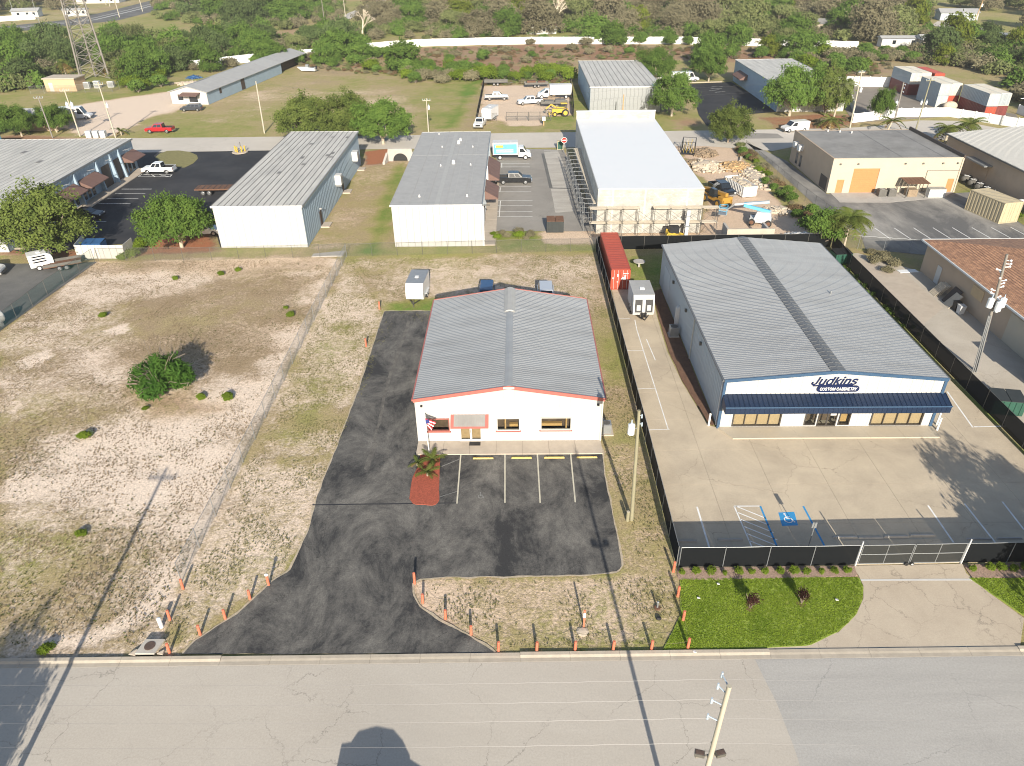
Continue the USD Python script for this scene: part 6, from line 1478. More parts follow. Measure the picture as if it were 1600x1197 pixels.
def car(label, p, head, m, L=4.7, hw=.92, H=1.5, suv=False, cat='car', z=0):
    t = thing('parked_car', label, cat, (p[0], p[1], z), head)
    h = L / 2; r = .34; xs = (-h + .85, h - .9)
    bz = .95 if not suv else 1.05
    prof = arches(Polygon([(-h, .35), (-h, bz - .1), (-h + .15, bz), (h - 1.3, bz), (h - .2, bz - .18), (h, bz - .35), (h, .35)]), xs, r)
    put(t, 'body', MB().side(prof, -hw, hw), m)
    x0 = -h + (.1 if suv else .75)
    cabin(t, m, x0, h - 1.15, x0 + (.2 if suv else .55), h - 1.95, bz - .01, H, hw, True, (.36, .64) if suv else (.5,))
    wheels(t, xs, hw + .01, r, None, .2)
    put(t, 'front_bumper', MB().box(h - .02, h + .07, -hw + .06, hw - .06, .32, .55), m)
    put(t, 'rear_bumper', MB().box(-h - .07, -h + .02, -hw + .06, hw - .06, .32, .58), m)
    lights(t, h, -h, hw, .68)
    return t


def van(label, p, head, m, L=5.4, H=2.1):
    t = thing('parked_van', label, 'van', (p[0], p[1], 0), head)
    h, hw, r = L / 2, .98, .36
    xs = (-h + 1.0, h - 1.0)
    prof = arches(Polygon([(-h, .4), (-h, H - .1), (-h + .12, H), (h - 1.9, H), (h - 1.15, 1.25), (h - .15, 1.02), (h, .85), (h, .4)]), xs, r)
    put(t, 'body', MB().side(prof, -hw, hw), m)
    for s_ in (-1, 1):
        put(t, 'side_window', MB().side(Polygon([(h - 2.6, 1.25), (h - 2.6, H - .2), (h - 2.0, H - .2), (h - 1.35, 1.25)]), s_ * (hw + .004) - .006, s_ * (hw + .004) + .006), M['car_glass'])
        put(t, 'panel_decal', MB().side(Polygon([(-h + .6, 1.2), (-h + .6, H - .3), (h - 2.9, H - .3), (h - 2.9, 1.2)]), s_ * (hw + .003) - .004, s_ * (hw + .003) + .004), M['galv_white'])
    put(t, 'windshield', MB().hexa([(h - 1.83, -hw * .88, H - .1), (h - 1.83, hw * .88, H - .1), (h - 1.15, hw * .9, 1.30), (h - 1.15, -hw * .9, 1.30)], [(h - 1.79, -hw * .88, H - .06), (h - 1.79, hw * .88, H - .06), (h - 1.11, hw * .9, 1.33), (h - 1.11, -hw * .9, 1.33)]), M['car_glass'])
    wheels(t, xs, hw + .01, r)
    lights(t, h, -h, hw, .8)
    put(t, 'front_bumper', MB().box(h - .02, h + .09, -hw + .05, hw - .05, .35, .6), M['dark_steel'])
    return t


def box_truck(label, p, head, box_m, cab_m, L=7.2, ad=None, bl=4.6, H=3.1):
    t = thing('box_truck', label, 'truck', (p[0], p[1], 0), head)
    h, hw, r = L / 2, 1.08, .42
    b = put(t, 'cargo_box', MB().box(-h, -h + bl, -hw, hw, .95, H), box_m)
    for s_ in (-1, 1):
        if ad:
            a_ = put(t, 'side_poster', MB().box(-h + .15, -h + bl - .15, s_ * (hw + .01) - .006, s_ * (hw + .01) + .006, 1.15, H - .2), ad)
            put(a_, 'poster_badge', MB().box(-h + .55, -h + 1.9, s_ * (hw + .02) - .003, s_ * (hw + .02) + .003, H - .85, H - .4), M['ad_yellow'])
            for z in (1.45, 1.8):
                put(a_, 'poster_line', MB().box(-h + .6, -h + bl - .8, s_ * (hw + .02) - .003, s_ * (hw + .02) + .003, z, z + .1), M['vinyl_white'])
    put(t, 'roof_rim', MB().box(-h - .03, -h + bl + .03, -hw - .03, hw + .03, H + .001, H + .05), M['galv_white'])
    c0 = -h + bl + .15
    prof = arches(Polygon([(c0, .55), (c0, 2.25), (c0 + .9, 2.25), (h - .75, 1.45), (h - .1, 1.25), (h, 1.05), (h, .5)]), (h - .95,), r)
    put(t, 'cab', MB().side(prof, -hw + .06, hw - .06), cab_m)
    for s_ in (-1, 1):
        put(t, 'side_window', MB().side(Polygon([(c0 + .25, 1.4), (c0 + .25, 2.05), (c0 + .85, 2.05), (c0 + 1.35, 1.4)]), s_ * (hw - .055) - .006, s_ * (hw - .055) + .006), M['car_glass'])
    a, e = np.array([c0 + .93, 2.21]), np.array([h - .78, 1.48])
    put(t, 'windshield', MB().hexa([(a[0], -.85, a[1]), (a[0], .85, a[1]), (e[0], .9, e[1]), (e[0], -.9, e[1])], [(a[0] + .05, -.85, a[1] + .03), (a[0] + .05, .85, a[1] + .03), (e[0] + .05, .9, e[1] + .03), (e[0] + .05, -.9, e[1] + .03)]), M['car_glass'])
    put(t, 'chassis', MB().box(-h + .2, h - .3, -.5, .5, .5, .93), M['black'])
    wheels(t, (-h + 1.3, h - .95), hw, r, M['galv_white'], .3)
    lights(t, h, -h, hw, .9)
    put(t, 'bumper', MB().box(h - .02, h + .12, -hw + .1, hw - .1, .4, .7), M['chrome'])
    return t


def trailer(label, p, head, m, L=4.2, hw=1.05, H=2.35, front=None, nose=0.4, roof=None, extra=None, name='cargo_trailer', cat='trailer', zf=.45):
    t = thing(name, label, cat, (p[0], p[1], 0), head)
    h = L / 2
    prof = Polygon([(-h, zf), (-h, H), (h - .5, H), (h - .12, H - .22), (h, H - .6), (h, zf + nose * .4), (h - nose * .5, zf)])
    put(t, 'body', MB().side(prof, -hw, hw), m)
    put(t, 'roof', MB().box(-h - .03, h - .5, -hw - .03, hw + .03, H + .001, H + .04), roof or m)
    put(t, 'roof_vent', MB().box(-.25, .2, -.2, .2, H + .041, H + .14), M['vinyl_white'])
    wheels(t, (-.45, .35), hw + .16, .34, M['galv_white'], .22)
    put(t, 'fender', MB().box(-.95, .85, -hw - .2, -hw - .002, .68, .74).box(-.95, .85, hw + .002, hw + .2, .68, .74), M['galv_white'])
    put(t, 'tongue', MB().beam((h - .1, -.6, .45), (h + 1.1, 0, .45), .08).beam((h - .1, .6, .45), (h + 1.1, 0, .45), .08), M['black'])
    put(t, 'jack', MB().cyl((h + .95, 0, 0), (h + .95, 0, .85), .045, .045, 8), M['dark_steel'])
    if extra:
        extra(t, h)
    return t


pickup('red pickup truck parked on the pale pad beyond the black lot', (-76.69, 160.60), 180, M['car_red'])
car('dark car parked at the gable end of the long derelict shed', (-78.07, 182.20), 184, M['car_dark'], 4.9, .95, 1.55, True)
pickup('white pickup truck parked beside the shop row on the black lot', (-64.22, 130.25), 180, M['car_white'], 5.6)
pickup('black pickup truck in the shared lot between the middle sheds', (-0.49, 122.22), 0, M['car_black'], 5.9)
box_truck('white box truck with a light blue poster side by the grey membrane shed', (-.9, 137.5), 0, M['car_white'], M['car_white'], 7.0, M['ad_blue'])
pickup('two tone white and black pickup in the truck yard, nearest its left fence', (-4.92, 191.36), 2, M['car_white'], 5.8, .98, M['car_black'])
pickup('white pickup in the middle of the truck yard', (3.32, 185.63), 192, M['car_white'], 6.0)
box_truck('white box truck facing left at the back of the truck yard', (9.58, 193.00), 182, M['car_white'], M['car_white'], 8.4, None, 5.4, 3.2)
trailer('white enclosed trailer behind the parked truck at the left fence of the truck yard', (-5.91, 170.26), 252, M['car_white'], 5.2, 1.1, 2.6, roof=M['galv_white'])
pickup('white truck nose hitched to the enclosed trailer at the left fence of the truck yard', (-7.93, 163.00), 262, M['car_white'], 5.2)
van('white and blue van parked on the far road verge beside the tan building', (58.03, 156.30), 192, M['car_white'])
pickup('black pickup truck among the rubble of the construction yard', (33.09, 115.71), 285, M['car_black'], 5.8)
car('dark blue car parked directly behind the white gabled building', (-3.6, 76.6), 270, M['car_blue'], 4.9, .95, 1.75, True)
car('silver car parked behind the white gabled building at the right', (3.3, 76.4), 270, M['car_silver'], 4.8, .95, 1.7, True)
van('white van under the tree at the left end of the corner lot', (-68.0, 85.0), 12, M['car_white'], 5.0, 1.9)
car('white car half hidden under the oak beside the blank white shed', (-44.86, 99.22), 8, M['car_white'], 4.7, .93, 1.6, True)
car('dark car standing in the tree shade of the black lot', (-65.43, 106.73), 0, M['car_black'], 4.6, .92, 1.45)
van('long white bus like van under the small trees beyond the shop row', (-102.27, 174.45), 8, M['car_white'], 7.5, 2.7)
van('white trailer and van beyond the far warehouse lot, under the trees', (46.21, 213.81), 3, M['car_white'], 8.0, 2.5)
car('white sedan at the far left corner of the corner warehouse lot', (39.54, 216.14), 0, M['car_white'])
car('dark sedan parked by the house at the upper right corner', (196.31, 368.79), 20, M['car_dark'])
car('silver sedan parked by the house at the upper right corner', (189.78, 361.43), 20, M['car_silver'])
pickup('white pickup seen over the roof of the far warehouse', (36, 205.5), 10, M['car_white'])
trailer('white enclosed trailer on the grass left behind the white gabled building', (-11.77, 78.26), 266, M['car_white'], 4.3, 1.02, 2.35, roof=M['galv'])
def rv_front(t, h):
    for s_ in (-1, 1):
        y0, y1 = sorted((s_ * .16, s_ * .98))
        w_ = put(t, 'front_panel', MB().hexa([(h + .012, y0, .95), (h + .012, y1, .95), (h - .30, y1, 2.35), (h - .30, y0, 2.35)], [(h + .035, y0, .95), (h + .035, y1, .95), (h - .265, y1, 2.37), (h - .265, y0, 2.37)]), M['black'])
        put(w_, 'decal', MB().hexa([(h - .03, y0 + .2, 1.15), (h - .03, y1 - .2, 1.15), (h - .15, y1 - .2, 1.75), (h - .15, y0 + .2, 1.75)], [(h + .008, y0 + .2, 1.15), (h + .008, y1 - .2, 1.15), (h - .125, y1 - .2, 1.75), (h - .125, y0 + .2, 1.75)]), M['galv'])
    put(t, 'side_door', MB().box(.4, 1.0, -1.16, -1.153, .6, 2.3), M['galv'])
rv = thing('travel_trailer', 'white travel trailer with grey roof and two black front panels by the red container', 'camper', (*(13.85, 73.78),), 270)
hh = 2.2
put(rv, 'body', MB().side(Polygon([(-hh, .5), (-hh, 2.75), (hh - .55, 2.75), (hh - .3, 2.45), (hh, .95), (hh - .25, .5)]), -1.15, 1.15), M['galv_white'])
put(rv, 'roof', MB().box(-hh - .02, hh - .56, -1.18, 1.18, 2.751, 2.80), M['roof_grey'])
put(rv, 'roof_hatch', MB().box(-.2, .3, -.25, .25, 2.801, 2.9), M['vinyl_white'])
rv_front(rv, hh)
wheels(rv, (-.6, .2), 1.16, .34, M['galv_white'])
put(rv, 'tongue', MB().beam((hh - .2, -.6, .5), (hh + 1.0, 0, .5), .09).beam((hh - .2, .6, .5), (hh + 1.0, 0, .5), .09), M['black'])
put(rv, 'gas_bottle', MB().cyl((hh + .3, -.17, .5), (hh + .3, -.17, 1.0), .14, .14, 8).cyl((hh + .3, .17, .5), (hh + .3, .17, 1.0), .14, .14, 8), M['black'])
def small_tr(t, h):
    put(t, 'rear_window', MB().box(-h - .02, -h - .003, -.45, .35, 1.35, 1.75), M['navy'])
    for z in (1.2, 1.55, 1.9):
        put(t, 'side_lettering', MB().box(-.9, .6, -.885, -.872, z - .15, z + .01), M['car_black'])
trailer('small white trailer with dark lettering at the edge of the grey corner lot', (-61.75, 87.63), 35, M['car_white'], 2.7, .85, 2.05, extra=small_tr)
ft = thing('flatbed_trailer', 'rusty flatbed trailer beside the small lettered trailer on the corner lot', 'trailer', (*(-59.04, 87.58),), 28)
put(ft, 'deck', MB().box(-2.2, 2.2, -.95, .95, .55, .65), M['rust'])
for s_ in (-1, 1):
    put(ft, 'side_rail', MB().box(-2.2, 2.2, s_ * .95 - .03, s_ * .95 + .03, .66, 1.0), M['dark_steel'])
wheels(ft, (-.4, .4), 1.2, .34)
put(ft, 'tongue', MB().beam((2.2, 0, .55), (3.4, 0, .5), .1), M['dark_steel'])
f3 = thing('flatbed_trailer', 'long brown flatbed trailer parked against the left wall of the seamed shed', 'trailer', (*(-48.29, 118.05),), 2)
put(f3, 'deck', MB().box(-4.5, 4.5, -1.2, 1.2, .9, 1.1), M['rust'])
for x in np.arange(-4.2, 4.4, .9):
    put(f3, 'crossbar', MB().box(x, x + .1, -1.2, 1.2, 1.101, 1.14), M['dark_brown'])
wheels(f3, (-3.2, -2.2), 1.2, .42)
put(f3, 'chassis', MB().box(-4.2, 4.0, -.5, .5, .6, .89), M['black'])
wt = thing('water_tank', 'pale cylindrical tank at the left edge by the green mesh fence', 'tank', (*(-58.18, 70.62),), 70)
put(wt, 'tank', MB().cyl((-1.4, 0, 1.0), (1.4, 0, 1.0), .8, .8, 18).ball((1.4, 0, 1.0), .8, 12, 8, (.35, 1, 1)), M['galv_white'], smooth=40)
put(wt, 'cradle', MB().box(-1.1, -.8, -.7, .7, 0, .5).box(.8, 1.1, -.7, .7, 0, .5), M['galv'])
put(wt, 'valve', MB().cyl((1.5, 0, 1.7), (1.5, 0, 2.2), .08, .08, 8), M['galv_white'])
bt = thing('boat', 'small white boat on the grass beyond the derelict shed', 'boat', (*(-63.10, 235.84),), 170)
put(bt, 'hull', MB().hexa([(-2.6, -.7, .3), (1.8, -.5, .3), (1.8, .5, .3), (-2.6, .7, .3)], [(-2.7, -1.1, 1.2), (3.2, -.25, 1.3), (3.2, .25, 1.3), (-2.7, 1.1, 1.2)]), M['car_white'])
put(bt, 'console', MB().box(-.5, .4, -.4, .4, 1.2, 2.0), M['galv'])
put(bt, 'cockpit', MB().box(-2.2, -.7, -.7, .7, 1.21, 1.26), M['dark_steel'])
put(bt, 'engine', MB().box(-3.1, -2.7, -.25, .25, .8, 1.7), M['black'])
# truck parked outside the view at the bottom, known from its shadow on the road
ot = thing('parked_truck', 'delivery truck outside the bottom of the view that shades the near road', 'truck', (-6.2, 14.3, 0), 0)
put(ot, 'cargo_box', MB().side(Polygon([(-2.75, .9), (-2.75, 2.98), (-2.25, 3.02), (-1.9, 3.28), (-.95, 3.4), (.0, 3.32), (.55, 3.05), (.95, 2.7), (.95, .9)]), -1.1, 1.1), M['car_white'])
put(ot, 'cab', MB().side(Polygon([(.96, .6), (.96, 2.65), (1.3, 2.55), (2.1, 2.35), (2.5, 1.95), (2.65, 1.2), (2.65, .5)]), -1.05, 1.05), M['car_white'])
put(ot, 'windshield', MB().box(2.6, 2.67, -.9, .9, 1.3, 1.8), M['car_glass'])
wheels(ot, (-1.7, 1.7), 1.1, .45)

# ================================================================ CONTAINERS, BINS
def container(label, p, head, m, L=12.19, W=2.44, H=2.59, z=0, end_m=None, roof_m=None, name='shipping_container', cat='container', group=None, marks=False, prm=None):
    """local x runs along the length, doors at +x"""
    t = thing(name, label, cat, (p[0], p[1], z), head, group)
    h = L / 2
    put(t, 'frame', MB().box(-h, h, -W / 2, W / 2, 0, .12).box(-h, h, -W / 2, -W / 2 + .08, H - .1, H).box(-h, h, W / 2 - .08, W / 2, H - .1, H).box(-h, -h + .1, -W / 2, W / 2, .12, H).box(h - .1, h, -W / 2, -W / 2 + .1, .12, H).box(h - .1, h, W / 2 - .1, W / 2, .12, H).box(h - .1, h, -W / 2 + .1, W / 2 - .1, H - .12, H), m)
    n = int(L / .56)
    for s_ in (-1, 1):
        mb = MB()
        for i in range(n):
            a = -h + .1 + (L - .2) * i / n; w = (L - .2) / n
            y0, y1 = s_ * (W / 2 - .05), s_ * (W / 2 - .012)
            mb.extr(Polygon([(a, y0 - .005), (a + w * .3, y0 - .005), (a + w * .45, y1), (a + w * .85, y1), (a + w, y0 - .005), (a + w, y0 - .03 * s_), (a, y0 - .03 * s_)]).buffer(0), (0, 0, 0), EX, EY, EZ, .12, H - .1)
        put(t, 'side_wall', mb, m)
    mb = MB()
    for i in range(n):
        a = -h + .1 + (L - .2) * i / n; w = (L - .2) / n
        mb.box(a + w * .1, a + w * .7, -W / 2 + .1, W / 2 - .1, H - .03, H - .012)
    put(t, 'roof', mb.box(-h + .02, h - .02, -W / 2 + .081, W / 2 - .081, H - .06, H - .031), roof_m or m)
    for s_ in (-1, 1):
        y0, y1 = (-W / 2 + .11, -.015) if s_ < 0 else (.015, W / 2 - .11)
        dd = put(t, 'door', MB().box(h - .09, h - .03, y0, y1, .14, H - .13), end_m or m)
        for q in (.25, .75):
            y = y0 + (y1 - y0) * q
            put(dd, 'locking_bar', MB().cyl((h - .008, y, .1), (h - .008, y, H - .1), .022, .022, 6), M['galv_white'] if marks else (end_m or m))
        for z_ in (.55, 1.15, 1.75):
            put(dd, 'door_rib', MB().box(h - .029, h - .012, y0 + .04, y1 - .04, z_, z_ + .1), end_m or m)
        if marks:
            if s_ > 0:
                put(dd, 'marking', MB().box(h - .011, h - .006, y0 + .1, y0 + .3, 1.25, 1.5).box(h - .011, h - .006, y0 + .25, y1 - .1, 2.05, 2.12).box(h - .011, h - .006, y0 + .45, y0 + .62, 1.6, 1.9), M['vinyl_white'])
                put(dd, 'marking', MB().box(h - .011, h - .006, y0 + .18, y0 + .62, 1.28, 1.62), M['vinyl_white'])
            else:
                put(dd, 'marking', MB().box(h - .011, h - .006, y0 + .08, y0 + .2, 1.4, 1.58).box(h - .011, h - .006, y1 - .42, y1 - .22, 1.68, 1.98).box(h - .011, h - .006, y1 - .4, y1 - .28, .95, 1.05), M['vinyl_white'])
    return t


container('red shipping container with white door markings behind the black screened fence', (12.2, 85.6), 270.5, M['container_red'], 12.19, 2.3, 2.6, marks=True)
container('beige storage shed box on the rear lot beside the tan building', (70.0, 104.2), 283, M['shed_beige'], 6.6, 3.2, 3.0, name='storage_box', cat='storage box')
cg = 'stacked storage containers in the white fenced yard'
ang = -90
ca, sa = math.cos(math.radians(ang)), math.sin(math.radians(ang))
def stack(p, k_long=0, k_side=0, L=12.19):
    return (p[0] + ca * k_long - sa * k_side, p[1] + sa * k_long + ca * k_side)
for lb_, p, k, z, m, e, r, L in (
        ('maroon container at the bottom of the far left stack in the storage yard', (98.6, 196.8), 0, 0, 'container_maroon', 'container_maroon', None, 10.0),
        ('grey container on top of the far left stack in the storage yard', (98.6, 196.8), 0, 2.6, 'container_grey', 'container_cream', 'container_cream', 10.0),
        ('maroon container of the far left stack, bottom right', (101.1, 196.8), 0, 0, 'container_maroon', 'container_maroon', None, 10.0),
        ('cream topped container of the far left stack, upper right', (101.1, 196.8), 0, 2.6, 'container_cream', 'container_cream', 'container_cream', 10.0),
        ('bright red container standing behind the far left stack of the storage yard', (104.4, 196.8), 0, 2.4, 'container_red', 'container_red', None, 10.0),
        ('pale grey container at the bottom left of the middle stack', (98.85, 182.4), 0, 0, 'container_grey', 'container_cream', None, 9.5),
        ('pale grey container on top left of the middle stack', (98.85, 182.4), 0, 2.6, 'container_grey', 'container_cream', 'container_cream', 9.5),
        ('red ended container at the bottom right of the middle stack', (101.35, 182.4), 0, 0, 'container_red', 'container_red', None, 9.5),
        ('rusty topped cream container at the upper right of the middle stack', (101.35, 182.4), 0, 2.6, 'container_cream', 'container_cream', 'container_cream', 9.5),
        ('maroon container at the bottom of the right hand stack', (103.45, 171.2), 0, 0, 'container_maroon', 'container_red', None, 11.0),
        ('pale grey container on top of the right hand stack', (103.45, 171.2), 0, 2.6, 'container_grey', 'container_cream', 'container_cream', 11.0),
        ('maroon container behind the right hand stack, bottom', (105.95, 171.6), 0, 0, 'container_maroon', 'container_maroon', None, 11.0),
        ('white doored container behind the right hand stack, on top', (105.95, 171.6), 0, 2.6, 'container_cream', 'container_grey', 'container_cream', 11.0)):
    container(lb_, p, ang, M[m], L, 2.5, 2.6, z, M[e], M[r] if r else None, group=cg)


def dumpster(label, p, head, m, L=2.2, W=1.6, H=1.5, lid=None, open_=False):
    t = thing('dumpster', label, 'dumpster', (p[0], p[1], 0), head)
    w = .06
    put(t, 'bin', MB().box(-L / 2, L / 2, -W / 2, -W / 2 + w, .1, H).box(-L / 2, L / 2, W / 2 - w, W / 2, .1, H).box(-L / 2, -L / 2 + w, -W / 2 + w, W / 2 - w, .1, H).box(L / 2 - w, L / 2, -W / 2 + w, W / 2 - w, .1, H).box(-L / 2 + w, L / 2 - w, -W / 2 + w, W / 2 - w, .1, .2), m)
    for i in range(int(L / .5)):
        x = -L / 2 + .25 + i * .5
        put(t, 'rib', MB().box(x, x + .06, -W / 2 - .05, -W / 2 - .001, .15, H - .05).box(x, x + .06, W / 2 + .001, W / 2 + .05, .15, H - .05), m)
    if lid:
        put(t, 'lid', MB().hexa([(-L / 2, -W / 2 - .03, H + .01), (-.03, -W / 2 - .03, H + .01), (-.03, W / 2, H + .2), (-L / 2, W / 2, H + .2)], [(-L / 2, -W / 2 - .03, H + .05), (-.03, -W / 2 - .03, H + .05), (-.03, W / 2, H + .24), (-L / 2, W / 2, H + .24)]), lid)
        put(t, 'lid', MB().hexa([(.03, -W / 2 - .03, H + .01), (L / 2, -W / 2 - .03, H + .01), (L / 2, W / 2, H + .2), (.03, W / 2, H + .2)], [(.03, -W / 2 - .03, H + .05), (L / 2, -W / 2 - .03, H + .05), (L / 2, W / 2, H + .24), (.03, W / 2, H + .24)]), lid)
    for x in (-L / 2 + .15, L / 2 - .15):
        put(t, 'caster', MB().cyl((x, -.4, .06), (x, .4, .06), .06, .06, 8), M['rubber'])
    return t


dumpster('black dumpster with rusty rim at the foot of the shared lot', (5.40, 99.30), 0, M['dumpster_black'], 2.4, 1.8, 1.7, M['rust'])
dumpster('green dumpster behind the long grey workshop roof under the palm', (41.28, 86.97), 8, M['dumpster_green'], 2.2, 1.6, 1.5, M['black'])
dumpster('green dumpster at the right edge beyond the black fence', (43.2, 53.6), 350, M['dumpster_green'], 2.6, 1.8, 1.5, M['dumpster_black'])
dumpster('blue dumpster inside the white board enclosure', (-57.74, 93.46), 0, M['tarp_blue'], 2.6, 1.6, 1.2, M['tarp_blue'])
rl = dumpster('white roll off skip full of rubble in the construction yard', (36.22, 116.62), 284, M['car_white'], 6.4, 2.4, 1.7)
rr = np.random.default_rng(9)
mbq = MB()
for i in range(90):
    a = rr.uniform(.1, .5, 3)
    mbq.box(-a[0], a[0], -a[1], a[1], -a[2] * .5, a[2] * .5, rr.uniform(0, 3), (rr.uniform(-2.8, 2.8), rr.uniform(-.9, .9), rr.uniform(.6, 1.6)))
put(rl, 'rubble_load', mbq, M['rubble'], kind='stuff')

# ================================================================ CONSTRUCTION YARD
def scaffold(label, a, b, bays, lifts, lift_h, m, plank_m, skip=(), deep=1.2):
    a, b = np.array(a, float), np.array(b, float)
    d = (b - a) / np.linalg.norm(b - a); n = np.array([d[1], -d[0]])
    t = thing('scaffold', label, 'scaffold', (a[0], a[1], 0))
    L = np.linalg.norm(b - a)
    P = lambda s_, q, z: (*(d * s_ + n * q), z)
    for i in range(bays + 1):
        s_ = L * i / bays
        put(t, 'frame', MB().cyl(P(s_, 0, 0), P(s_, 0, lifts * lift_h), .04, .04, 6).cyl(P(s_, deep, 0), P(s_, deep, lifts * lift_h), .04, .04, 6).beam(P(s_, 0, lift_h - .1), P(s_, deep, lift_h - .1), .06).beam(P(s_, 0, lifts * lift_h - .1), P(s_, deep, lifts * lift_h - .1), .06), m)
    for i in range(bays):
        s0, s1 = L * i / bays, L * (i + 1) / bays
        for l in range(lifts):
            put(t, 'cross_brace', MB().cyl(P(s0, deep, l * lift_h + .2), P(s1, deep, (l + 1) * lift_h - .3), .022, .022, 5).cyl(P(s1, deep, l * lift_h + .2), P(s0, deep, (l + 1) * lift_h - .3), .022, .022, 5), m)
            if (i, l) not in skip:
                for k in range(3):
                    q = .05 + k * .38
                    put(t, 'plank', MB().beam(P(s0 - .15, q + .16, (l + 1) * lift_h - .05), P(s1 + .15, q + .16, (l + 1) * lift_h - .05 + .012 * ((i + k) % 2)), .33, .05), plank_m)
    return t


scaffold('scaffold with two decks of planks along the front of the block building', (10.2, 97.75), (27.6, 97.75), 8, 2, 2.05, M['dark_steel'], M['plank'], skip=((3, 1),))
scaffold('tangled scaffold frames along the shaded left wall of the block building', (10.65, 99.2), (9.95, 128.5), 13, 2, 2.05, M['galv'], M['plank'], skip=tuple((i, 0) for i in range(0, 13, 2)), deep=-1.2)
ml = thing('mast_section', 'white upright mast standing before the scaffold', 'mast', (*(23.47, 96.37),))
put(ml, 'mast', MB().box(-.22, .22, -.2, .2, 0, 3.9), M['galv_white'])
put(ml, 'bracket', MB().box(-.4, .4, -.3, .3, 1.6, 1.75).box(-.35, .35, -.28, .28, 3.0, 3.12), M['galv'])
sk = thing('skid_steer', 'small yellow skid steer loader in front of the scaffold', 'loader', (*(21.61, 94.97),), 0)
put(sk, 'body', MB().side(Polygon([(-1.2, .4), (-1.2, 1.3), (-.2, 1.4), (.9, .95), (.9, .4)]), -.6, .6), M['plant_yellow'])
put(sk, 'cage', MB().box(-.75, .45, -.5, -.44, 1.3, 2.1).box(-.75, .45, .44, .5, 1.3, 2.1).box(-.75, .45, -.5, .5, 2.101, 2.16).box(-.8, -.751, -.5, .5, 1.3, 2.16), M['black'])
for s_ in (-1, 1):
    put(sk, 'lift_arm', MB().beam((-1.1, s_ * .72, 1.45), (1.3, s_ * .72, .75), .14, .2).beam((1.3, s_ * .72, .75), (1.45, s_ * .72, .35), .14, .2), M['plant_yellow'])
put(sk, 'bucket', MB().side(Polygon([(1.35, .1), (2.1, .1), (1.5, .25), (1.45, .75), (1.35, .75)]), -.85, .85), M['dark_steel'])
wheels(sk, (-.65, .5), .85, .4, M['plant_yellow'], .3)
# blue articulated boom lift
bl_ = thing('boom_lift', 'blue and white articulated boom lift on the bare ground behind the workshop', 'boom lift', (*(35.24, 101.44),), 160)
put(bl_, 'chassis', MB().box(-1.5, 1.5, -.9, .9, .45, .95), M['galv_white'])
wheels(bl_, (-1.15, 1.15), 1.15, .48, M['rust'], .34)
put(bl_, 'turret', MB().hexa([(-1.4, -.95, 1.0), (.9, -.95, 1.0), (.9, .95, 1.0), (-1.4, .95, 1.0)], [(-1.3, -.85, 1.95), (.6, -.85, 1.95), (.6, .85, 1.95), (-1.3, .85, 1.95)]), M['galv_white'])
put(bl_, 'boom', MB().beam((-1.1, .2, 2.0), (2.6, .2, 2.6), .4).beam((2.6, -.15, 2.7), (-.8, -.15, 3.3), .34), M['lift_blue'])
put(bl_, 'boom', MB().beam((-.8, .0, 3.35), (3.9, .0, 2.5), .26), M['galv_white'])
put(bl_, 'jib', MB().beam((3.9, 0, 2.5), (4.9, 0, 1.6), .2), M['galv'])
bk = put(bl_, 'basket', MB().box(4.8, 6.0, -.9, .9, 1.0, 1.08), M['galv'])
put(bk, 'basket_rail', MB().box(4.8, 6.0, -.9, -.86, 1.6, 1.66).box(4.8, 6.0, .86, .9, 1.6, 1.66).box(4.8, 4.86, -.9, .9, 2.0, 2.06).box(5.94, 6.0, -.9, .9, 2.0, 2.06).box(4.8, 6.0, -.9, -.86, 2.0, 2.06).box(4.8, 6.0, .86, .9, 2.0, 2.06).box(4.8, 4.85, -.9, -.85, 1.08, 2.0).box(5.95, 6.0, .85, .9, 1.08, 2.0).box(5.95, 6.0, -.9, -.85, 1.08, 2.0).box(4.8, 4.85, .85, .9, 1.08, 2.0), M['lift_blue'])
# orange telescopic forklift frame
tf = thing('telehandler', 'orange yellow rough terrain forklift beside the block building corner', 'forklift', (*(31.09, 110.68),), 112)
put(tf, 'frame', MB().box(-2.6, 2.4, -.95, -.6, .7, 1.3).box(-2.6, 2.4, .6, .95, .7, 1.3).box(-2.6, -1.4, -.9, .9, .8, 1.7), M['lift_orange'])
put(tf, 'boom', MB().beam((-2.3, 0, 2.0), (3.2, 0, 1.55), .5), M['lift_orange'])
put(tf, 'fork_frame', MB().box(3.2, 3.35, -.9, .9, .3, 1.6).box(3.35, 4.4, -.6, -.45, .3, .36).box(3.35, 4.4, .45, .6, .3, .36), M['dark_steel'])
put(tf, 'cab', MB().hexa([(-.7, .45, 1.3), (.7, .45, 1.3), (.7, 1.15, 1.3), (-.7, 1.15, 1.3)], [(-.6, .5, 2.5), (.5, .5, 2.5), (.5, 1.1, 2.5), (-.6, 1.1, 2.5)]), M['car_glass'])
wheels(tf, (-1.7, 1.6), 1.2, .62, M['lift_orange'], .4)
cc = thing('cable_reel', 'large grey coil of wire beside the forklift in the construction yard', 'reel', (*(32.40, 115.40),))
for k in range(9):
    a = np.linspace(0, 2 * math.pi, 19)
    R_ = .75 + .05 * (k % 3)
    put(cc, 'loop', MB().tube([(R_ * math.cos(q), (k - 4) * .09 + .1 * math.sin(q * 2 + k), .95 + R_ * math.sin(q)) for q in a], .03, 4), M['galv'])
cage = thing('formwork_rack', 'black steel rack of bent pipes and forms at the back of the construction yard', 'rack', (*(32.73, 140.63),), 75)
for x in (-1.9, 1.9):
    for y in (-1.2, 1.2):
        put(cage, 'upright', MB().box(x - .07, x + .07, y - .07, y + .07, 0, 2.3), M['black'])
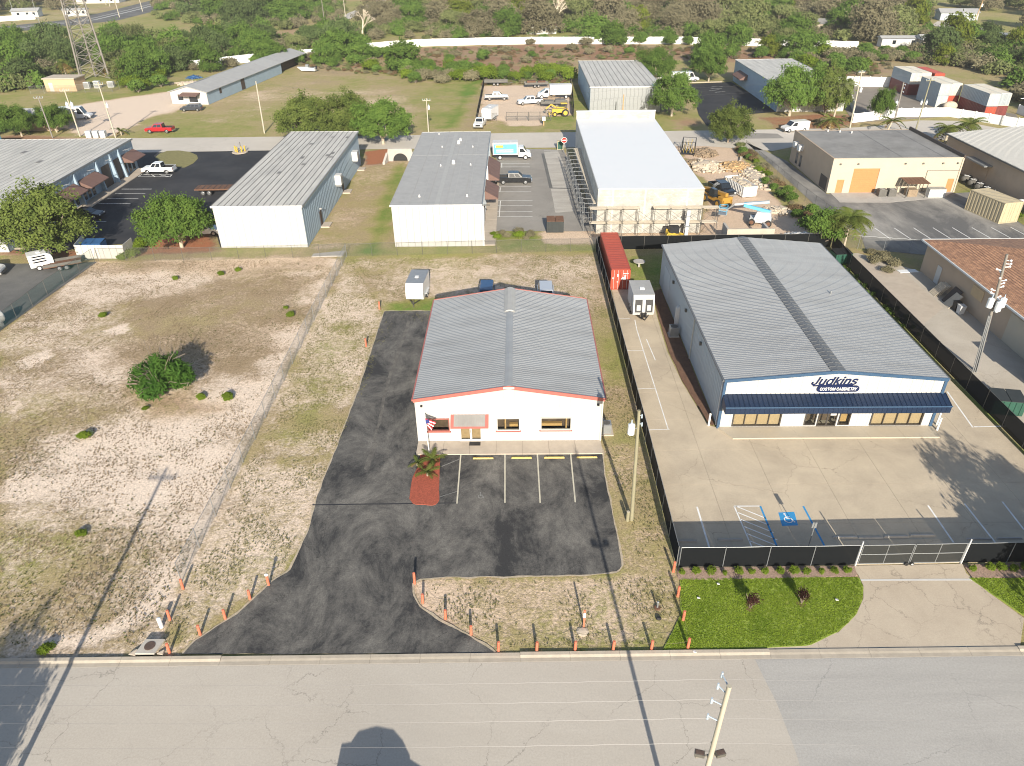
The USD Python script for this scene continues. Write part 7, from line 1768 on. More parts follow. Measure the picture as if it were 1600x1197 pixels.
put(cage, 'frame', MB().box(-1.97, 1.97, -1.27, -1.15, 2.2, 2.3).box(-1.97, 1.97, 1.15, 1.27, 2.2, 2.3).box(-1.97, -1.85, -1.27, 1.27, 2.301, 2.36).box(1.85, 1.97, -1.27, 1.27, 2.301, 2.36).box(-1.97, 1.97, -1.2, 1.2, .1, .2), M['black'])
for k in range(11):
    put(cage, 'pipe', MB().beam((-1.7, -1.0 + k * .2, .4 + (k % 3) * .4), (1.7, -1.1 + k * .2, 1.0 + (k % 4) * .35), .08), M['plank'] if k % 3 else M['plant_yellow'])
def heap(name, label, p, rad, hgt, n, m, seed, cat='rubble', flatness=.5):
    r_ = np.random.default_rng(seed)
    mb = MB()
    for i in range(n):
        a, q = r_.uniform(0, 6.28), math.sqrt(r_.uniform(0, 1))
        s_ = r_.uniform(.08, .42, 3)
        z = hgt * max(0, 1 - q) ** .8
        mb.box(-s_[0], s_[0], -s_[1] * .6, s_[1] * .6, -s_[2] * flatness, s_[2] * flatness, r_.uniform(0, 3.1), (p[0] + rad[0] * q * math.cos(a), p[1] + rad[1] * q * math.sin(a), z * r_.uniform(.5, 1) + .05))
    mb.ball((p[0], p[1], -hgt * .15), 1.0, 12, 7, (rad[0] * .75, rad[1] * .75, hgt * .95))
    return solo(name, mb, m, label, cat, None, 'stuff')
heap('sand_heap', 'pale heap of sand and broken block in the middle of the construction yard', (33.84, 130.28), (3.2, 3.6), 1.5, 140, M['rubble'], 1)
heap('rubble_heap', 'brown rubble heap beside the black rack in the construction yard', (35.55, 139.62), (2.6, 3.0), 1.1, 150, M['rubble_dark'], 2)
heap('rubble_heap', 'scattered stones along the wire fence of the construction yard', (40.94, 124.99), (2.2, 8.0), .8, 170, M['rubble'], 3)
heap('rubble_heap', 'low heap of lumber scraps behind the white skip', (39.17, 130.10), (3.4, 3.4), 1.0, 140, M['timber'], 4)
heap('rubble_heap', 'dark debris below the pale sand heap in the construction yard', (32.31, 132.78), (2.2, 2.0), .8, 100, M['rubble_dark'], 5)
heap('rubble_heap', 'broken blocks at the right end of the construction yard, near the boom lift', (39.59, 106.88), (2.2, 2.0), .5, 70, M['rubble'], 6)
heap('rubble_heap', 'pale sheets and scrap behind the workshop roof, near the palms', (39.02, 95.77), (2.4, 1.2), .9, 60, M['galv_white'], 7)
heap('scrap_heap', 'pile of brush and scrap on the flatbeds of the truck yard', (8.99, 186.85), (3.6, 1.8), 1.9, 120, M['rubble_dark'], 8, 'scrap')
heap('rubble_heap', 'pale broken stones along the gravel track beyond the derelict shed', (-91.47, 217.65), (6, 2.5), .8, 90, M['rubble'], 12)
heap('scrap_heap', 'blue tarpaulin heap beside the gravel track', (-94.38, 226.86), (2.2, 2.0), 1.0, 40, M['tarp_blue'], 13, 'scrap')
rs = np.random.default_rng(11)
for k in range(10):
    p = np.array((32.94, 130.31)) + rs.uniform(-5, 9, 2) * (1.0, 1.2)
    t = thing('loose_plank', 'loose plank lying among the rubble of the construction yard', 'plank', (p[0], p[1], .25), rs.uniform(0, 180), 'loose planks of the construction yard')
    L = rs.uniform(2.0, 3.8)
    put(t, 'plank', MB().box(-L / 2, L / 2, -.13, .13, 0, .05), M['timber'] if k % 2 else M['plank'])
    put(t, 'plank', MB().box(-L / 2 + .2, L / 2 + .1, -.05, .18, .051, .1, .12), M['plank'])
wl_ = thing('block_wall', 'low concrete block wall with short wings behind the workshop roof', 'wall', (30.6, 93.8, 0))
put(wl_, 'wall', MB().box(-2.2, 4.2, 0, .3, 0, 2.1), M['concrete'])
put(wl_, 'wing', MB().box(-2.2, -1.9, .301, 2.6, 0, 2.1), M['concrete_grey'])
put(wl_, 'wing', MB().box(3.2, 3.5, .301, 2.6, 0, 2.1), M['concrete_grey'])
# truck yard machines
def flat_tr(label, p, head, load):
    t = thing('flatbed_trailer', label, 'trailer', (*p, 0), head)
    put(t, 'deck', MB().box(-3.2, 3.2, -1.1, 1.1, .7, .85), M['black'])
    for s_ in (-1, 1):
        put(t, 'side_rail', MB().box(-3.2, 3.2, s_ * 1.1 - .04, s_ * 1.1 + .04, .86, 1.3), M['dark_steel'])
    wheels(t, (-.5, .5), 1.25, .38)
    put(t, 'tongue', MB().beam((3.2, 0, .7), (4.6, 0, .6), .12), M['dark_steel'])
    if load:
        put(t, 'load', MB().box(-2.6, -.2, -.8, .8, .86, 1.7).box(.4, 2.4, -.6, .9, .86, 1.5), load)
    return t
flat_tr('black flatbed trailer in front of the scrap pile in the truck yard', (9.12, 182.79), 180, M['dark_steel'])
flat_tr('brown flatbed trailer behind the scrap pile in the truck yard', (5.43, 207.66), 4, M['rust'])
flat_tr('black low trailer at the back left corner of the truck yard', (-5.51, 211.01), 0, None)
tr = thing('tractor', 'yellow tractor with a front blade in the right half of the truck yard', 'tractor', (*(10.12, 172.77),), 182)
put(tr, 'body', MB().box(-1.6, 2.0, -.5, .5, .8, 1.6).box(-1.6, -.4, -.7, .7, 1.0, 1.5), M['plant_yellow'])
put(tr, 'canopy', MB().box(-1.4, .1, -.8, .8, 2.7, 2.85), M['plant_yellow'])
put(tr, 'canopy_post', MB().box(-1.35, -1.27, -.75, -.67, 1.5, 2.7).box(-1.35, -1.27, .67, .75, 1.5, 2.7), M['black'])
put(tr, 'blade', MB().box(2.6, 2.8, -1.3, 1.3, .2, .9), M['plant_yellow'])
put(tr, 'blade_arm', MB().beam((.2, -.7, .9), (2.6, -.7, .5), .12).beam((.2, .7, .9), (2.6, .7, .5), .12), M['plant_yellow'])
wheels(tr, (-1.0,), 1.0, .8, M['plant_yellow'], .4)
wheels(tr, (1.4,), .9, .5, M['plant_yellow'], .3)
bh = thing('excavator', 'yellow excavator arm and body behind the tractor in the truck yard', 'excavator', (*(10.39, 175.08),), 175)
put(bh, 'body', MB().box(-1.0, 1.0, -.8, .8, .8, 1.6), M['plant_yellow'])
put(bh, 'boom', MB().beam((1.0, 0, 1.3), (2.4, 0, 2.0), .3).beam((2.4, 0, 2.0), (3.6, 0, 1.0), .24), M['plant_yellow'])
put(bh, 'bucket', MB().side(Polygon([(3.4, .7), (3.9, 1.0), (4.0, .4), (3.5, .3)]), -.4, .4), M['dark_steel'])
for s_ in (-1, 1):
    put(bh, 'track', MB().side(Polygon([(-1.4, .3), (-1.1, 0), (1.1, 0), (1.4, .3), (1.1, .8), (-1.1, .8)]), s_ * .85 - .25, s_ * .85 + .25), M['black'])
mbx = thing('mail_post', 'white box on a post beside the truck yard gate', 'post box', (*(5.94, 163.60),))
put(mbx, 'post', MB().box(-.1, .1, -.1, .1, 0, 1.0), M['timber'])
put(mbx, 'box', MB().box(-.35, .35, -.3, .3, 1.0, 1.8), M['car_white'])
# behind the tan building
for k, (px, lb_) in enumerate(((1376, 'dark compressor unit left of the open canopy behind the tan building'), (1388, 'dark compressor unit nearest the open canopy behind the tan building'))):
    p = (59.2 + k * 1.55, 113.6)
    t = thing('compressor_unit', lb_, 'air conditioner', (p[0] - 1.3, p[1], .03))
    put(t, 'case', MB().box(-.6, .6, -.5, .5, 0, 1.1), M['dark_steel'])
    put(t, 'fan_grille', MB().cyl((0, 0, 1.101), (0, 0, 1.13), .4, .4, 12), M['galv'])
cn = thing('open_canopy', 'small steel framed canopy over equipment behind the tan building', 'canopy', (62.7, 113.4, .03))
for a in (-1.5, 1.5):
    for b in (-1.0, 1.2):
        put(cn, 'post', MB().box(a - .05, a + .05, b - .05, b + .05, 0, 2.3), M['dark_steel'])
for i in range(6):
    put(cn, 'roof_sheet', MB().hexa([(-1.8 + i * .6, -1.3, 2.3), (-1.24 + i * .6, -1.3, 2.3), (-1.24 + i * .6, 1.5, 2.5), (-1.8 + i * .6, 1.5, 2.5)], [(-1.8 + i * .6, -1.3, 2.35), (-1.24 + i * .6, -1.3, 2.35), (-1.24 + i * .6, 1.5, 2.55), (-1.8 + i * .6, 1.5, 2.55)]), M['rust'])
put(cn, 'machine', MB().box(-.9, .6, -.4, .9, 0, 1.1), M['rubble_dark'])
fz_ = thing('chest_cabinet', 'long white chest cabinet behind the tan building', 'cabinet', (66.2, 113.2, .03))
put(fz_, 'case', MB().box(-1.3, 1.3, -.6, .6, 0, 1.25), M['galv_white'])
put(fz_, 'lid', MB().box(-1.33, 1.33, -.63, .63, 1.251, 1.32), M['galv'])
for k in range(7):
    p = (74.9, 120.5 - k * 2.05)
    lb_ = 'dark gas tank standing on the ground beside the ribbed roof building'
    if k == 0:
        tank0 = thing('gas_tank', lb_, 'tank', (p[0], p[1], 0), 20, 'gas tanks along the ribbed roof building')
        put(tank0, 'tank', MB().cyl((-.8, 0, .6), (.8, 0, .6), .48, .48, 12).ball((.8, 0, .6), .48, 10, 6, (.5, 1, 1)).ball((-.8, 0, .6), .48, 10, 6, (.5, 1, 1)), M['dark_steel'], smooth=40)
        put(tank0, 'strap', MB().box(-.1, .1, -.5, .5, 1.0, 1.1).box(-.6, .6, -.05, .05, 1.085, 1.13), M['galv_white'])
        put(tank0, 'stand', MB().box(-.6, -.4, -.4, .4, 0, .25).box(.4, .6, -.4, .4, 0, .25), M['galv'])
    else:
        copy(tank0, p, 20 + 8 * k)
wt2 = thing('gas_tank', 'pair of upright white gas tanks at the near end of the dark tanks', 'tank', (74.6, 105.6, 0))
put(wt2, 'tank', MB().cyl((-.5, 0, 0), (-.5, 0, 1.5), .45, .45, 12).ball((-.5, 0, 1.5), .45, 12, 6, (1, 1, .6)), M['galv_white'], smooth=40)
put(wt2, 'tank', MB().cyl((.5, .3, 0), (.5, .3, 1.6), .45, .45, 12).ball((.5, .3, 1.6), .45, 12, 6, (1, 1, .6)), M['galv_white'], smooth=40)
# clutter by the shingle building
pl_ = thing('pallet_stack', 'wooden pallets leaning on the wall of the shingle roofed building', 'pallet', (49.4, 77.5, 0), 0)
for k in range(3):
    for q in range(5):
        put(pl_, 'slat', MB().hexa([(-.9 + k * .25, -.6 + q * .28, .0), (-.86 + k * .25, -.6 + q * .28, .0), (-.86 + k * .25, -.4 + q * .28, 0), (-.9 + k * .25, -.4 + q * .28, 0)], [(.2 + k * .25, -.6 + q * .28, 1.3), (.24 + k * .25, -.6 + q * .28, 1.3), (.24 + k * .25, -.4 + q * .28, 1.3), (.2 + k * .25, -.4 + q * .28, 1.3)]), M['plank'])
cl2 = thing('board_stack', 'dark boards and frames leaning beside the pallets', 'boards', (49.5, 75.4, 0), 0)
put(cl2, 'board', MB().hexa([(-.6, -1, 0), (-.5, -1, 0), (-.5, .6, 0), (-.6, .6, 0)], [(.5, -1, 1.7), (.6, -1, 1.7), (.6, .6, 1.7), (.5, .6, 1.7)]), M['dark_brown'])
put(cl2, 'board', MB().hexa([(-.9, -1.6, 0), (-.8, -1.6, 0), (-.8, -.3, 0), (-.9, -.3, 0)], [(.3, -1.6, 1.4), (.4, -1.6, 1.4), (.4, -.3, 1.4), (.3, -.3, 1.4)]), M['plank'])
for k, (y, m, lb_) in enumerate(((73.4, 'black', 'black bin beside the leaning boards'), (72.5, 'galv_white', 'white bin beside the leaning boards'))):
    t = thing('wheeled_bin', lb_, 'bin', (49.2, y, 0))
    put(t, 'bin', MB().hexa([(-.25, -.3, .05), (.25, -.3, .05), (.25, .3, .05), (-.25, .3, .05)], [(-.32, -.36, 1.0), (.32, -.36, 1.0), (.32, .36, 1.0), (-.32, .36, 1.0)]), M[m])
    put(t, 'lid', MB().box(-.34, .34, -.38, .38, 1.001, 1.06), M[m])
solo('white_sheet', MB().box(-1.2, 1.2, -.45, .45, .01, .06, .1, (*(48.76, 84.18), 0)), M['vinyl_white'], 'white board lying on the ground before the shingle building door', 'board')
bale = solo('round_heap', MB().ball((*(99.83, 175.38), .8), 1.1, 12, 8, (1.5, 1, .9)), M['rubble'], 'brown rounded heap in front of the stacked containers', 'heap', smooth=True)
for k, (px, py, lb_) in enumerate(((156, 211, 'left white cabinet'), (163, 211, 'middle white cabinet'), (170, 211, 'right white cabinet'))):
    t = thing('roadside_cabinet', lb_ + ' of the three beside the far road and the poles', 'cabinet', (-90.2 + k * 1.5, 157.0, 0))
    put(t, 'case', MB().box(-.55, .55, -.5, .5, 0, 1.3), M['galv_white'])
    put(t, 'door', MB().box(-.45, .45, -.53, -.502, .1, 1.2), M['vinyl_white'])
pt = thing('picnic_table', 'round pale table with a splayed stand in the shade behind the red container', 'table', (*(15.51, 86.26),))
put(pt, 'top', MB().cyl((0, 0, .72), (0, 0, .78), .75, .75, 16), M['concrete_grey'])
put(pt, 'leg', MB().cyl((0, 0, 0), (0, 0, .71), .12, .1, 8), M['concrete_grey'])
litter = (((13.17, 33.51), 'white scrap on the lawn, upper left'), ((11.61, 32.33), 'white scrap on the lawn, nearest the orange posts'), ((20.48, 32.13), 'pale blue scrap on the lawn near the apron'), ((10.50, 28.22), 'white card lying on the kerb below the lawn'))
for p, lb_ in litter:
    solo('paper_scrap', MB().hexa([(p[0] - .08, p[1] - .05, .1), (p[0] + .1, p[1] - .06, .1), (p[0] + .08, p[1] + .07, .1), (p[0] - .09, p[1] + .05, .1)], [(p[0] - .08, p[1] - .05, .13), (p[0] + .1, p[1] - .06, .15), (p[0] + .08, p[1] + .07, .12), (p[0] - .09, p[1] + .05, .14)]), M['vinyl_white'], lb_, 'litter')

# ================================================================ TREES AND PLANTS
L_OAK = leaf_mat('leaf_oak', (0.052, 0.081, 0.021), (0.274, 0.315, 0.081))
L_GREEN = leaf_mat('leaf_green', (0.046, 0.094, 0.021), (0.220, 0.308, 0.062))
L_DARK = leaf_mat('leaf_dark', (0.046, 0.076, 0.029), (0.195, 0.242, 0.085))
L_GREY = leaf_mat('leaf_grey', (0.115, 0.107, 0.066), (0.355, 0.316, 0.192))
L_LIME = leaf_mat('leaf_lime', (0.076, 0.108, 0.015), (0.272, 0.297, 0.051))
L_MIX = leaf_mat('leaf_mixed', (0.084, 0.109, 0.041), (0.314, 0.324, 0.136))
L_PALM = leaf_mat('leaf_palm', (0.055, 0.083, 0.020), (0.209, 0.209, 0.055))
L_DRYPALM = leaf_mat('leaf_palm_dry', (0.160, 0.110, 0.040), (0.300, 0.210, 0.080))
L_BUSH = leaf_mat('leaf_bush', (0.028, 0.077, 0.015), (0.131, 0.231, 0.043))
L_RED = leaf_mat('leaf_red', (0.030, 0.014, 0.012), (0.110, 0.060, 0.040))
L_DRYGR = leaf_mat('leaf_straw', (0.120, 0.085, 0.045), (0.280, 0.200, 0.115))
L_YOUNG = leaf_mat('leaf_young', (0.081, 0.127, 0.014), (0.230, 0.299, 0.040))


def leaves(rng, centers, rad, n, size, up=.25, squash=.75, c0=None, aspect=1.7):
    """leaf-sized faces around clump centres"""
    k = len(centers)
    idx = rng.integers(0, k, n)
    off = rng.normal(size=(n, 3)) * (rad[idx] if np.ndim(rad) else rad)[:, None] * np.array([.55, .55, .55 * squash]) if np.ndim(rad) else rng.normal(size=(n, 3)) * rad * np.array([.55, .55, .55 * squash])
    P = centers[idx] + off
    c0 = centers.mean(0) if c0 is None else c0
    nrm = (P - c0); nrm /= np.maximum(np.linalg.norm(nrm, axis=1, keepdims=True), 1e-6)
    nrm = nrm * .8 + rng.normal(size=(n, 3)) * .55 + np.array([0, 0, up])
    nrm /= np.linalg.norm(nrm, axis=1, keepdims=True)
    t = np.cross(nrm, rng.normal(size=(n, 3))); t /= np.linalg.norm(t, axis=1, keepdims=True)
    b = np.cross(nrm, t)
    s = size * rng.uniform(.6, 1.35, n)[:, None]
    V = np.stack([P - t * s * aspect * .5, P + b * s * .42 - nrm * s * .12, P + t * s * aspect * .5, P - b * s * .42 - nrm * s * .12], 1).reshape(-1, 3)
    F = np.arange(n * 4).reshape(-1, 4)
    return V, F


def crown_clumps(rng, lobes, n, shell=.72):
    out = []
    w = np.array([l[3] ** 2 for l in lobes]); w = w / w.sum()
    for i in rng.choice(len(lobes), n, p=w):
        x, y, z, r, q = lobes[i]
        d = rng.normal(size=3); d /= np.linalg.norm(d)
        if d[2] < -.45:
            d[2] *= -.6
        rr = r * (shell + (1 - shell) * rng.uniform(-1, 1) ** 3) * rng.uniform(.72, 1.08)
        out.append((x + d[0] * rr, y + d[1] * rr, z + d[2] * rr * q))
    return np.array(out)


def make_tree(name, label, cat, seed, R, H, base, lf, trunk_m, nleaf, size, nl=6, nclump=130, clump=.22, group=None, tr=.28, squash=.62, up=.12, skirt=0):
    rng = np.random.default_rng(seed)
    t = thing(name, label, cat, (0, 0, 0), 0, group)
    zc_ = base + (H - base) * .5
    lobes = [(0, 0, zc_ + (H - base) * .12, R * .62, squash * 1.1 * (H - base) / (1.25 * R))]
    for i in range(nl):
        a = 2 * math.pi * (i + rng.uniform(-.3, .3)) / nl
        rr = R * rng.uniform(.42, .58)
        lobes.append((rr * math.cos(a), rr * math.sin(a), zc_ + (H - base) * rng.uniform(-.2, .12), R * rng.uniform(.28, .52), (H - base) / (1.5 * R) * rng.uniform(.7, 1.15)))
    for i in range(skirt):
        a = 2 * math.pi * (i + .5) / skirt
        lobes.append((R * .55 * math.cos(a), R * .55 * math.sin(a), base + H * .17, R * .42, .8))
    C = crown_clumps(rng, lobes, nclump)
    rad = R * clump * rng.uniform(.6, 1.3, len(C))
    V, F = leaves(rng, C, rad, nleaf, size, up, .8, np.array([0, 0, zc_]))
    V[:, 2] = np.maximum(V[:, 2], .12)
    tm = MB().cyl((0, 0, -.2), (.1, .05, base + (H - base) * .3), tr, tr * .6, 9)
    for l in lobes[1:nl + 1]:
        s0 = np.array([.05, .02, base * rng.uniform(.55, .95)])
        mid = s0 * .45 + np.array(l[:3]) * .55 + (0, 0, -.3)
        tm.cyl(s0, mid, tr * .5, tr * .3, 6).cyl(mid, np.array(l[:3]) + (0, 0, l[3] * .3), tr * .3, tr * .1, 5)
    put(t, 'trunk', tm, trunk_m, smooth=40)
    put(t, 'crown', (V, F), lf)
    return t


def place(t, p, s=(1, 1, 1), rz=0.0):
    ops = UsdGeom.Xformable(t).GetOrderedXformOps()
    ops[0].Set(Gf.Vec3d(float(p[0]), float(p[1]), 0)); ops[1].Set(float(rz))
    ops[2].Set(Gf.Vec3f(*[float(q) for q in ((s, s, s) if np.ndim(s) == 0 else s)]))


# near and middle distance trees, each of its own kind
oakA = make_tree('oak_tree', 'large feathery oak at the left edge above the lettered trailer', 'tree', 21, 6.6, 9.5, .9, L_OAK, M['trunk'], 20000, .22, 9, 230, .115, skirt=7)
place(oakA, (-63.8, 92.8), (1.15, 1.0, 1.05), 20)
oakB = make_tree('oak_tree', 'round leafy oak with pale trunk beside the blank white shed', 'tree', 22, 6.3, 8.2, 1.5, L_GREEN, M['trunk_pale'], 19000, .22, 9, 220, .12, skirt=5)
place(oakB, (-46.2, 94.2), (1.0, .85, .95))
for lb_, p, s, rz, src in (('oak of the grove behind the seamed shed, leftmost', (-43.2, 153.5), (1.15, .95, 1.0), 40, oakA), ('oak of the grove behind the seamed shed, middle', (-34.5, 153.5), (1.25, 1.0, 1.05), 120, oakA), ('oak of the grove behind the seamed shed, rightmost above the orange mulch', (-26.8, 149.0), (1.2, 1.1, 1.1), 220, oakB),
                           ('round oak in front of the far grey warehouse', (35.2, 171.5), (1.15, 1.0, 1.2), 80, oakB), ('largest oak of the corner lot, before the low warehouse', (61.5, 170.5), (1.25, 1.1, 1.4), 10, oakB), ('paler oak touching the largest oak of the corner lot', (69.5, 170.8), (.95, .8, 1.2), 170, oakA),
                           ('oak behind the far grey warehouse, nearest its back corner', (37.5, 212), (1.15, 1.0, 1.15), 200, oakB), ('oak with pale trunks behind the end of the corner lot', (53.0, 213.5), (1.1, .9, 1.1), 260, oakB), ('small spreading tree at the back of the construction yard', (42.0, 147.5), (.82, .75, .85), 300, oakA),
                           ('rounded dark tree inside the corner of the white storage yard fence', (79.8, 166.0), (.5, .5, .85), 45, oakB)):
    copy(src, p, rz, lb_, s=s)
# the tree right of the view whose shade lies on the concrete, and one left of the view shading the road
copy(oakA, (38.3, 27.2), 60, 'spreading tree just outside the right edge that shades the concrete lot', s=(.80, .95, 1.0))
copy(oakA, (-29.0, 12.9), 200, 'tree outside the lower left corner that shades the near road', s=(.55, .6, .85))
for k, (p, s, lb_) in enumerate((((-119.5, 161), .75, 'young oak with pale trunk left of the row beyond the shop roof'), ((-111.5, 159.5), .78, 'young oak with pale trunk second in the row beyond the shop roof'), ((-105.5, 158.5), .75, 'young oak with pale trunk third in the row beyond the shop roof'), ((-99.8, 161.8), .7, 'young oak with pale trunk right of the row beyond the shop roof'))):
    copy(oakB, p, 70 * k, lb_, s=(s, s, s * 1.05))
bushT = make_tree('shrub_tree', 'dense bushy green tree touching the palm behind the workshop', 'tree', 25, 3.6, 5.6, .6, L_GREEN, M['trunk'], 8000, .22, 6, 130, .2)
place(bushT, (41.0, 92.9), (.9, .9, .95))
big_bush = thing('wild_bush', 'big wild green bush standing alone on the sandy lot', 'bush', (*(-33.48, 57.16),))
rng = np.random.default_rng(31)
C = crown_clumps(rng, [(0, 0, 1.3, 2.0, .8), (-1.5, .2, .9, 1.3, .75), (1.4, .3, 1.1, 1.4, .8), (.2, -1.1, .9, 1.4, .7), (.3, 1.2, 1.3, 1.3, .8)], 150, .6)
V, F = leaves(rng, C, .42, 13000, .13, .45, .9, np.array([0, 0, .3]), 3.2)
V[:, 2] = np.maximum(V[:, 2], .03)
put(big_bush, 'foliage', (V, F), L_BUSH)
stem = MB()
for i in range(60):
    a, r_, h_ = rng.uniform(0, 6.28), rng.uniform(.8, 3.3), rng.uniform(1.2, 3.4)
    stem.tube([(.1 * math.cos(a), .1 * math.sin(a), 0), (r_ * .6 * math.cos(a), r_ * .6 * math.sin(a), h_ * .7), (r_ * math.cos(a), r_ * math.sin(a), h_ * rng.uniform(.7, 1.0))], .018, 4)
put(big_bush, 'stems', stem, M['trunk'])
place(big_bush, (-33.79, 57.61), (1.15, 1.15, 1.4))
C = crown_clumps(rng, [(0, 0, .25, .55, .6)], 40, .5)
small = thing('weed_clump', 'green weed clump low on the sandy lot, farthest left of the pale sand', 'weed', (*(-37.58, 50.34),), 0, 'green weed clumps on the sandy lot')
V, F = leaves(rng, C, .2, 1400, .09, .5, .8, np.array([0, 0, 0]), 2.4)
V[:, 2] = np.maximum(V[:, 2], .02)
put(small, 'foliage', (V, F), L_YOUNG)
put(small, 'stems', MB().tube([(0, 0, 0), (.2, .1, .4)], .012, 4).tube([(0, 0, 0), (-.2, .05, .38)], .012, 4), M['trunk'])
place(small, (-37.58, 50.34), (1.25, .9, 1.0))
for p, s, lb_ in (((-47.07, 73.37),.95,'green weed clump on the upper left of the sandy lot, below the mesh fence'), ((-37.63, 84.91),.9,'green weed clump near the back fence of the sandy lot, right of another'), ((-42.92, 83.64),.8,'green weed clump near the back fence of the sandy lot, leftmost'), ((-35.73, 86.08),.8,'green weed clump near the back fence of the sandy lot, rightmost of three'), ((-25.61, 73.17),.95,'green weed clump beside the chain link fence, larger of two'), ((-26.78, 75.13),.6,'small green weed clump beside the chain link fence'),
                       ((-29.71, 56.46),.9,'weed clump just right of the big wild bush'), ((-27.17, 56.43),1.1,'weed clump between the big wild bush and the chain link fence'), ((-34.14, 54.61),.6,'small weed clump below the big wild bush'), ((-31.88, 38.48),.8,'dark weed clump at the lower left of the sandy lot'), ((-28.91, 28.48),.9,'weed clump on the kerb edge at the lower left'), ((-52.55, 90.21),1.5,'low hedge clump at the white board enclosure')):
    copy(small, p, (p[0] * 137) % 360, lb_, s=(s, s, s * .9), group='green weed clumps on the sandy lot')


def frond(mb, base, az, L, rise, droop, w, n=9, leaf=True):
    """one arching palm frond: a rib with leaflets on both sides"""
    d = np.array([math.cos(az), math.sin(az), 0]); s_ = np.array([-d[1], d[0], 0])
    pts_ = [np.array(base) + d * L * q + np.array([0, 0, rise * q * L - droop * L * q * q]) for q in np.linspace(0, 1, n)]
    mb.tube(pts_, .018 * L ** .5, 4)
    for i in range(1, n):
        q = i / (n - 1)
        p = pts_[i]; f = pts_[i] - pts_[i - 1]; f = f / np.linalg.norm(f)
        wl = w * (1 - .75 * abs(q - .4)) * (1 if q < .95 else .6)
        for k in (-1, 1):
            for off in (0, -.5):
                p2 = p + f * off * L / n
                tip = p2 + s_ * k * wl + f * wl * .55 - np.array([0, 0, .28 * wl])
                mb.add([p2 - f * .035 * L, p2 + f * .035 * L, tip], [(0, 1, 2)])
    return mb


def palm(label, p, trunk_h, L, n, droop=.55, dead=4, seed=0, lf=None, lean=(0, 0), group=None, w=.5, tr=.14, s=1.0, trunks=True):
    rng = np.random.default_rng(seed)
    t = thing('palm_tree', label, 'palm', (p[0], p[1], 0), 0, group)
    top = (lean[0], lean[1], trunk_h)
    put(t, 'trunk', MB().cyl((0, 0, -.1), top, tr, tr * .8, 9), M['trunk_pale'], smooth=40)
    for i in range(n):
        az = 2 * math.pi * i / n * 2.4 + rng.uniform(-.2, .2)
        old = i < dead
        mb = MB()
        frond(mb, top, az, L * rng.uniform(.8, 1.1), rng.uniform(-.3, .05) if old else rng.uniform(.25, 1.1), droop * rng.uniform(.8, 1.2), w * L * .5)
        put(t, 'frond', mb, L_DRYPALM if old else (lf or L_PALM), label='dry brown frond' if old else None)
    return t


palm('small palm in the red mulch bed, nearest the flag pole', (-7.06, 46.70), .35, 1.15, 12, .5, 2, 1, None, w=.55, tr=.08)
palm('small palm in the middle of the red mulch bed', (-7.29, 44.91), .4, 1.05, 12, .5, 3, 2, None, w=.55, tr=.08)
palm('small palm leaning over the left edge of the red mulch bed', (-8.27, 46.30), .3, .95, 9, .55, 3, 3, None, w=.5, tr=.07)
palm('fan palm with drooping fronds behind the workshop roof, right of the bushy tree', (43.4, 91.2), 4.3, 2.6, 46, .8, 9, 4, L_PALM, w=.8)
palm('date palm with brown skirt beside the tan building roof, before the storage yard', (66.2, 158.6), 1.6, 3.0, 20, .8, 8, 5, None, w=.5, tr=.25)
palm('open crowned palm behind the dark flat roof, before the white fence', (76.6, 154.8), 2.2, 3.2, 12, .7, 2, 6, None, (.6, 0), w=.45, tr=.2)
palm('bushy sabal palm between the flat roof and the ribbed roof, left of two', (83.9, 145.4), 2.8, 3.0, 24, .85, 6, 7, None, w=.75, tr=.25)
palm('bushy sabal palm between the flat roof and the ribbed roof, right of two', (89.0, 147.6), 3.0, 3.0, 24, .85, 5, 8, None, w=.75, tr=.25)
palm('tall feather palm against the right end of the far low warehouse', (70.8, 168.6), 6.6, 3.4, 16, .9, 2, 9, L_MIX, (.5, 0), w=.5, tr=.2)
palm('small palm at the right edge by the street lamp', (103.0, 148.0), 1.2, 2.6, 16, .8, 3, 10, None, w=.7, tr=.2)
palm('yellowish palm beside the mast hut, left', (-135.40, 233.52), 3.5, 3.2, 16, .9, 8, 11, None, w=.7, tr=.25)
palm('palm beside the lattice tower, right of its legs', (-120.26, 232.62), 4.0, 3.4, 18, .9, 8, 12, None, w=.7, tr=.25)
palm('palm among the thickets right of the lattice tower', (-111.45, 221.71), 3.5, 3.4, 18, .9, 5, 13, None, w=.7, tr=.25)
palm('young palm by the pale pad of the red pickup', (-84.25, 158.66), .8, 2.0, 12, .7, 4, 14, None, w=.5, tr=.15)

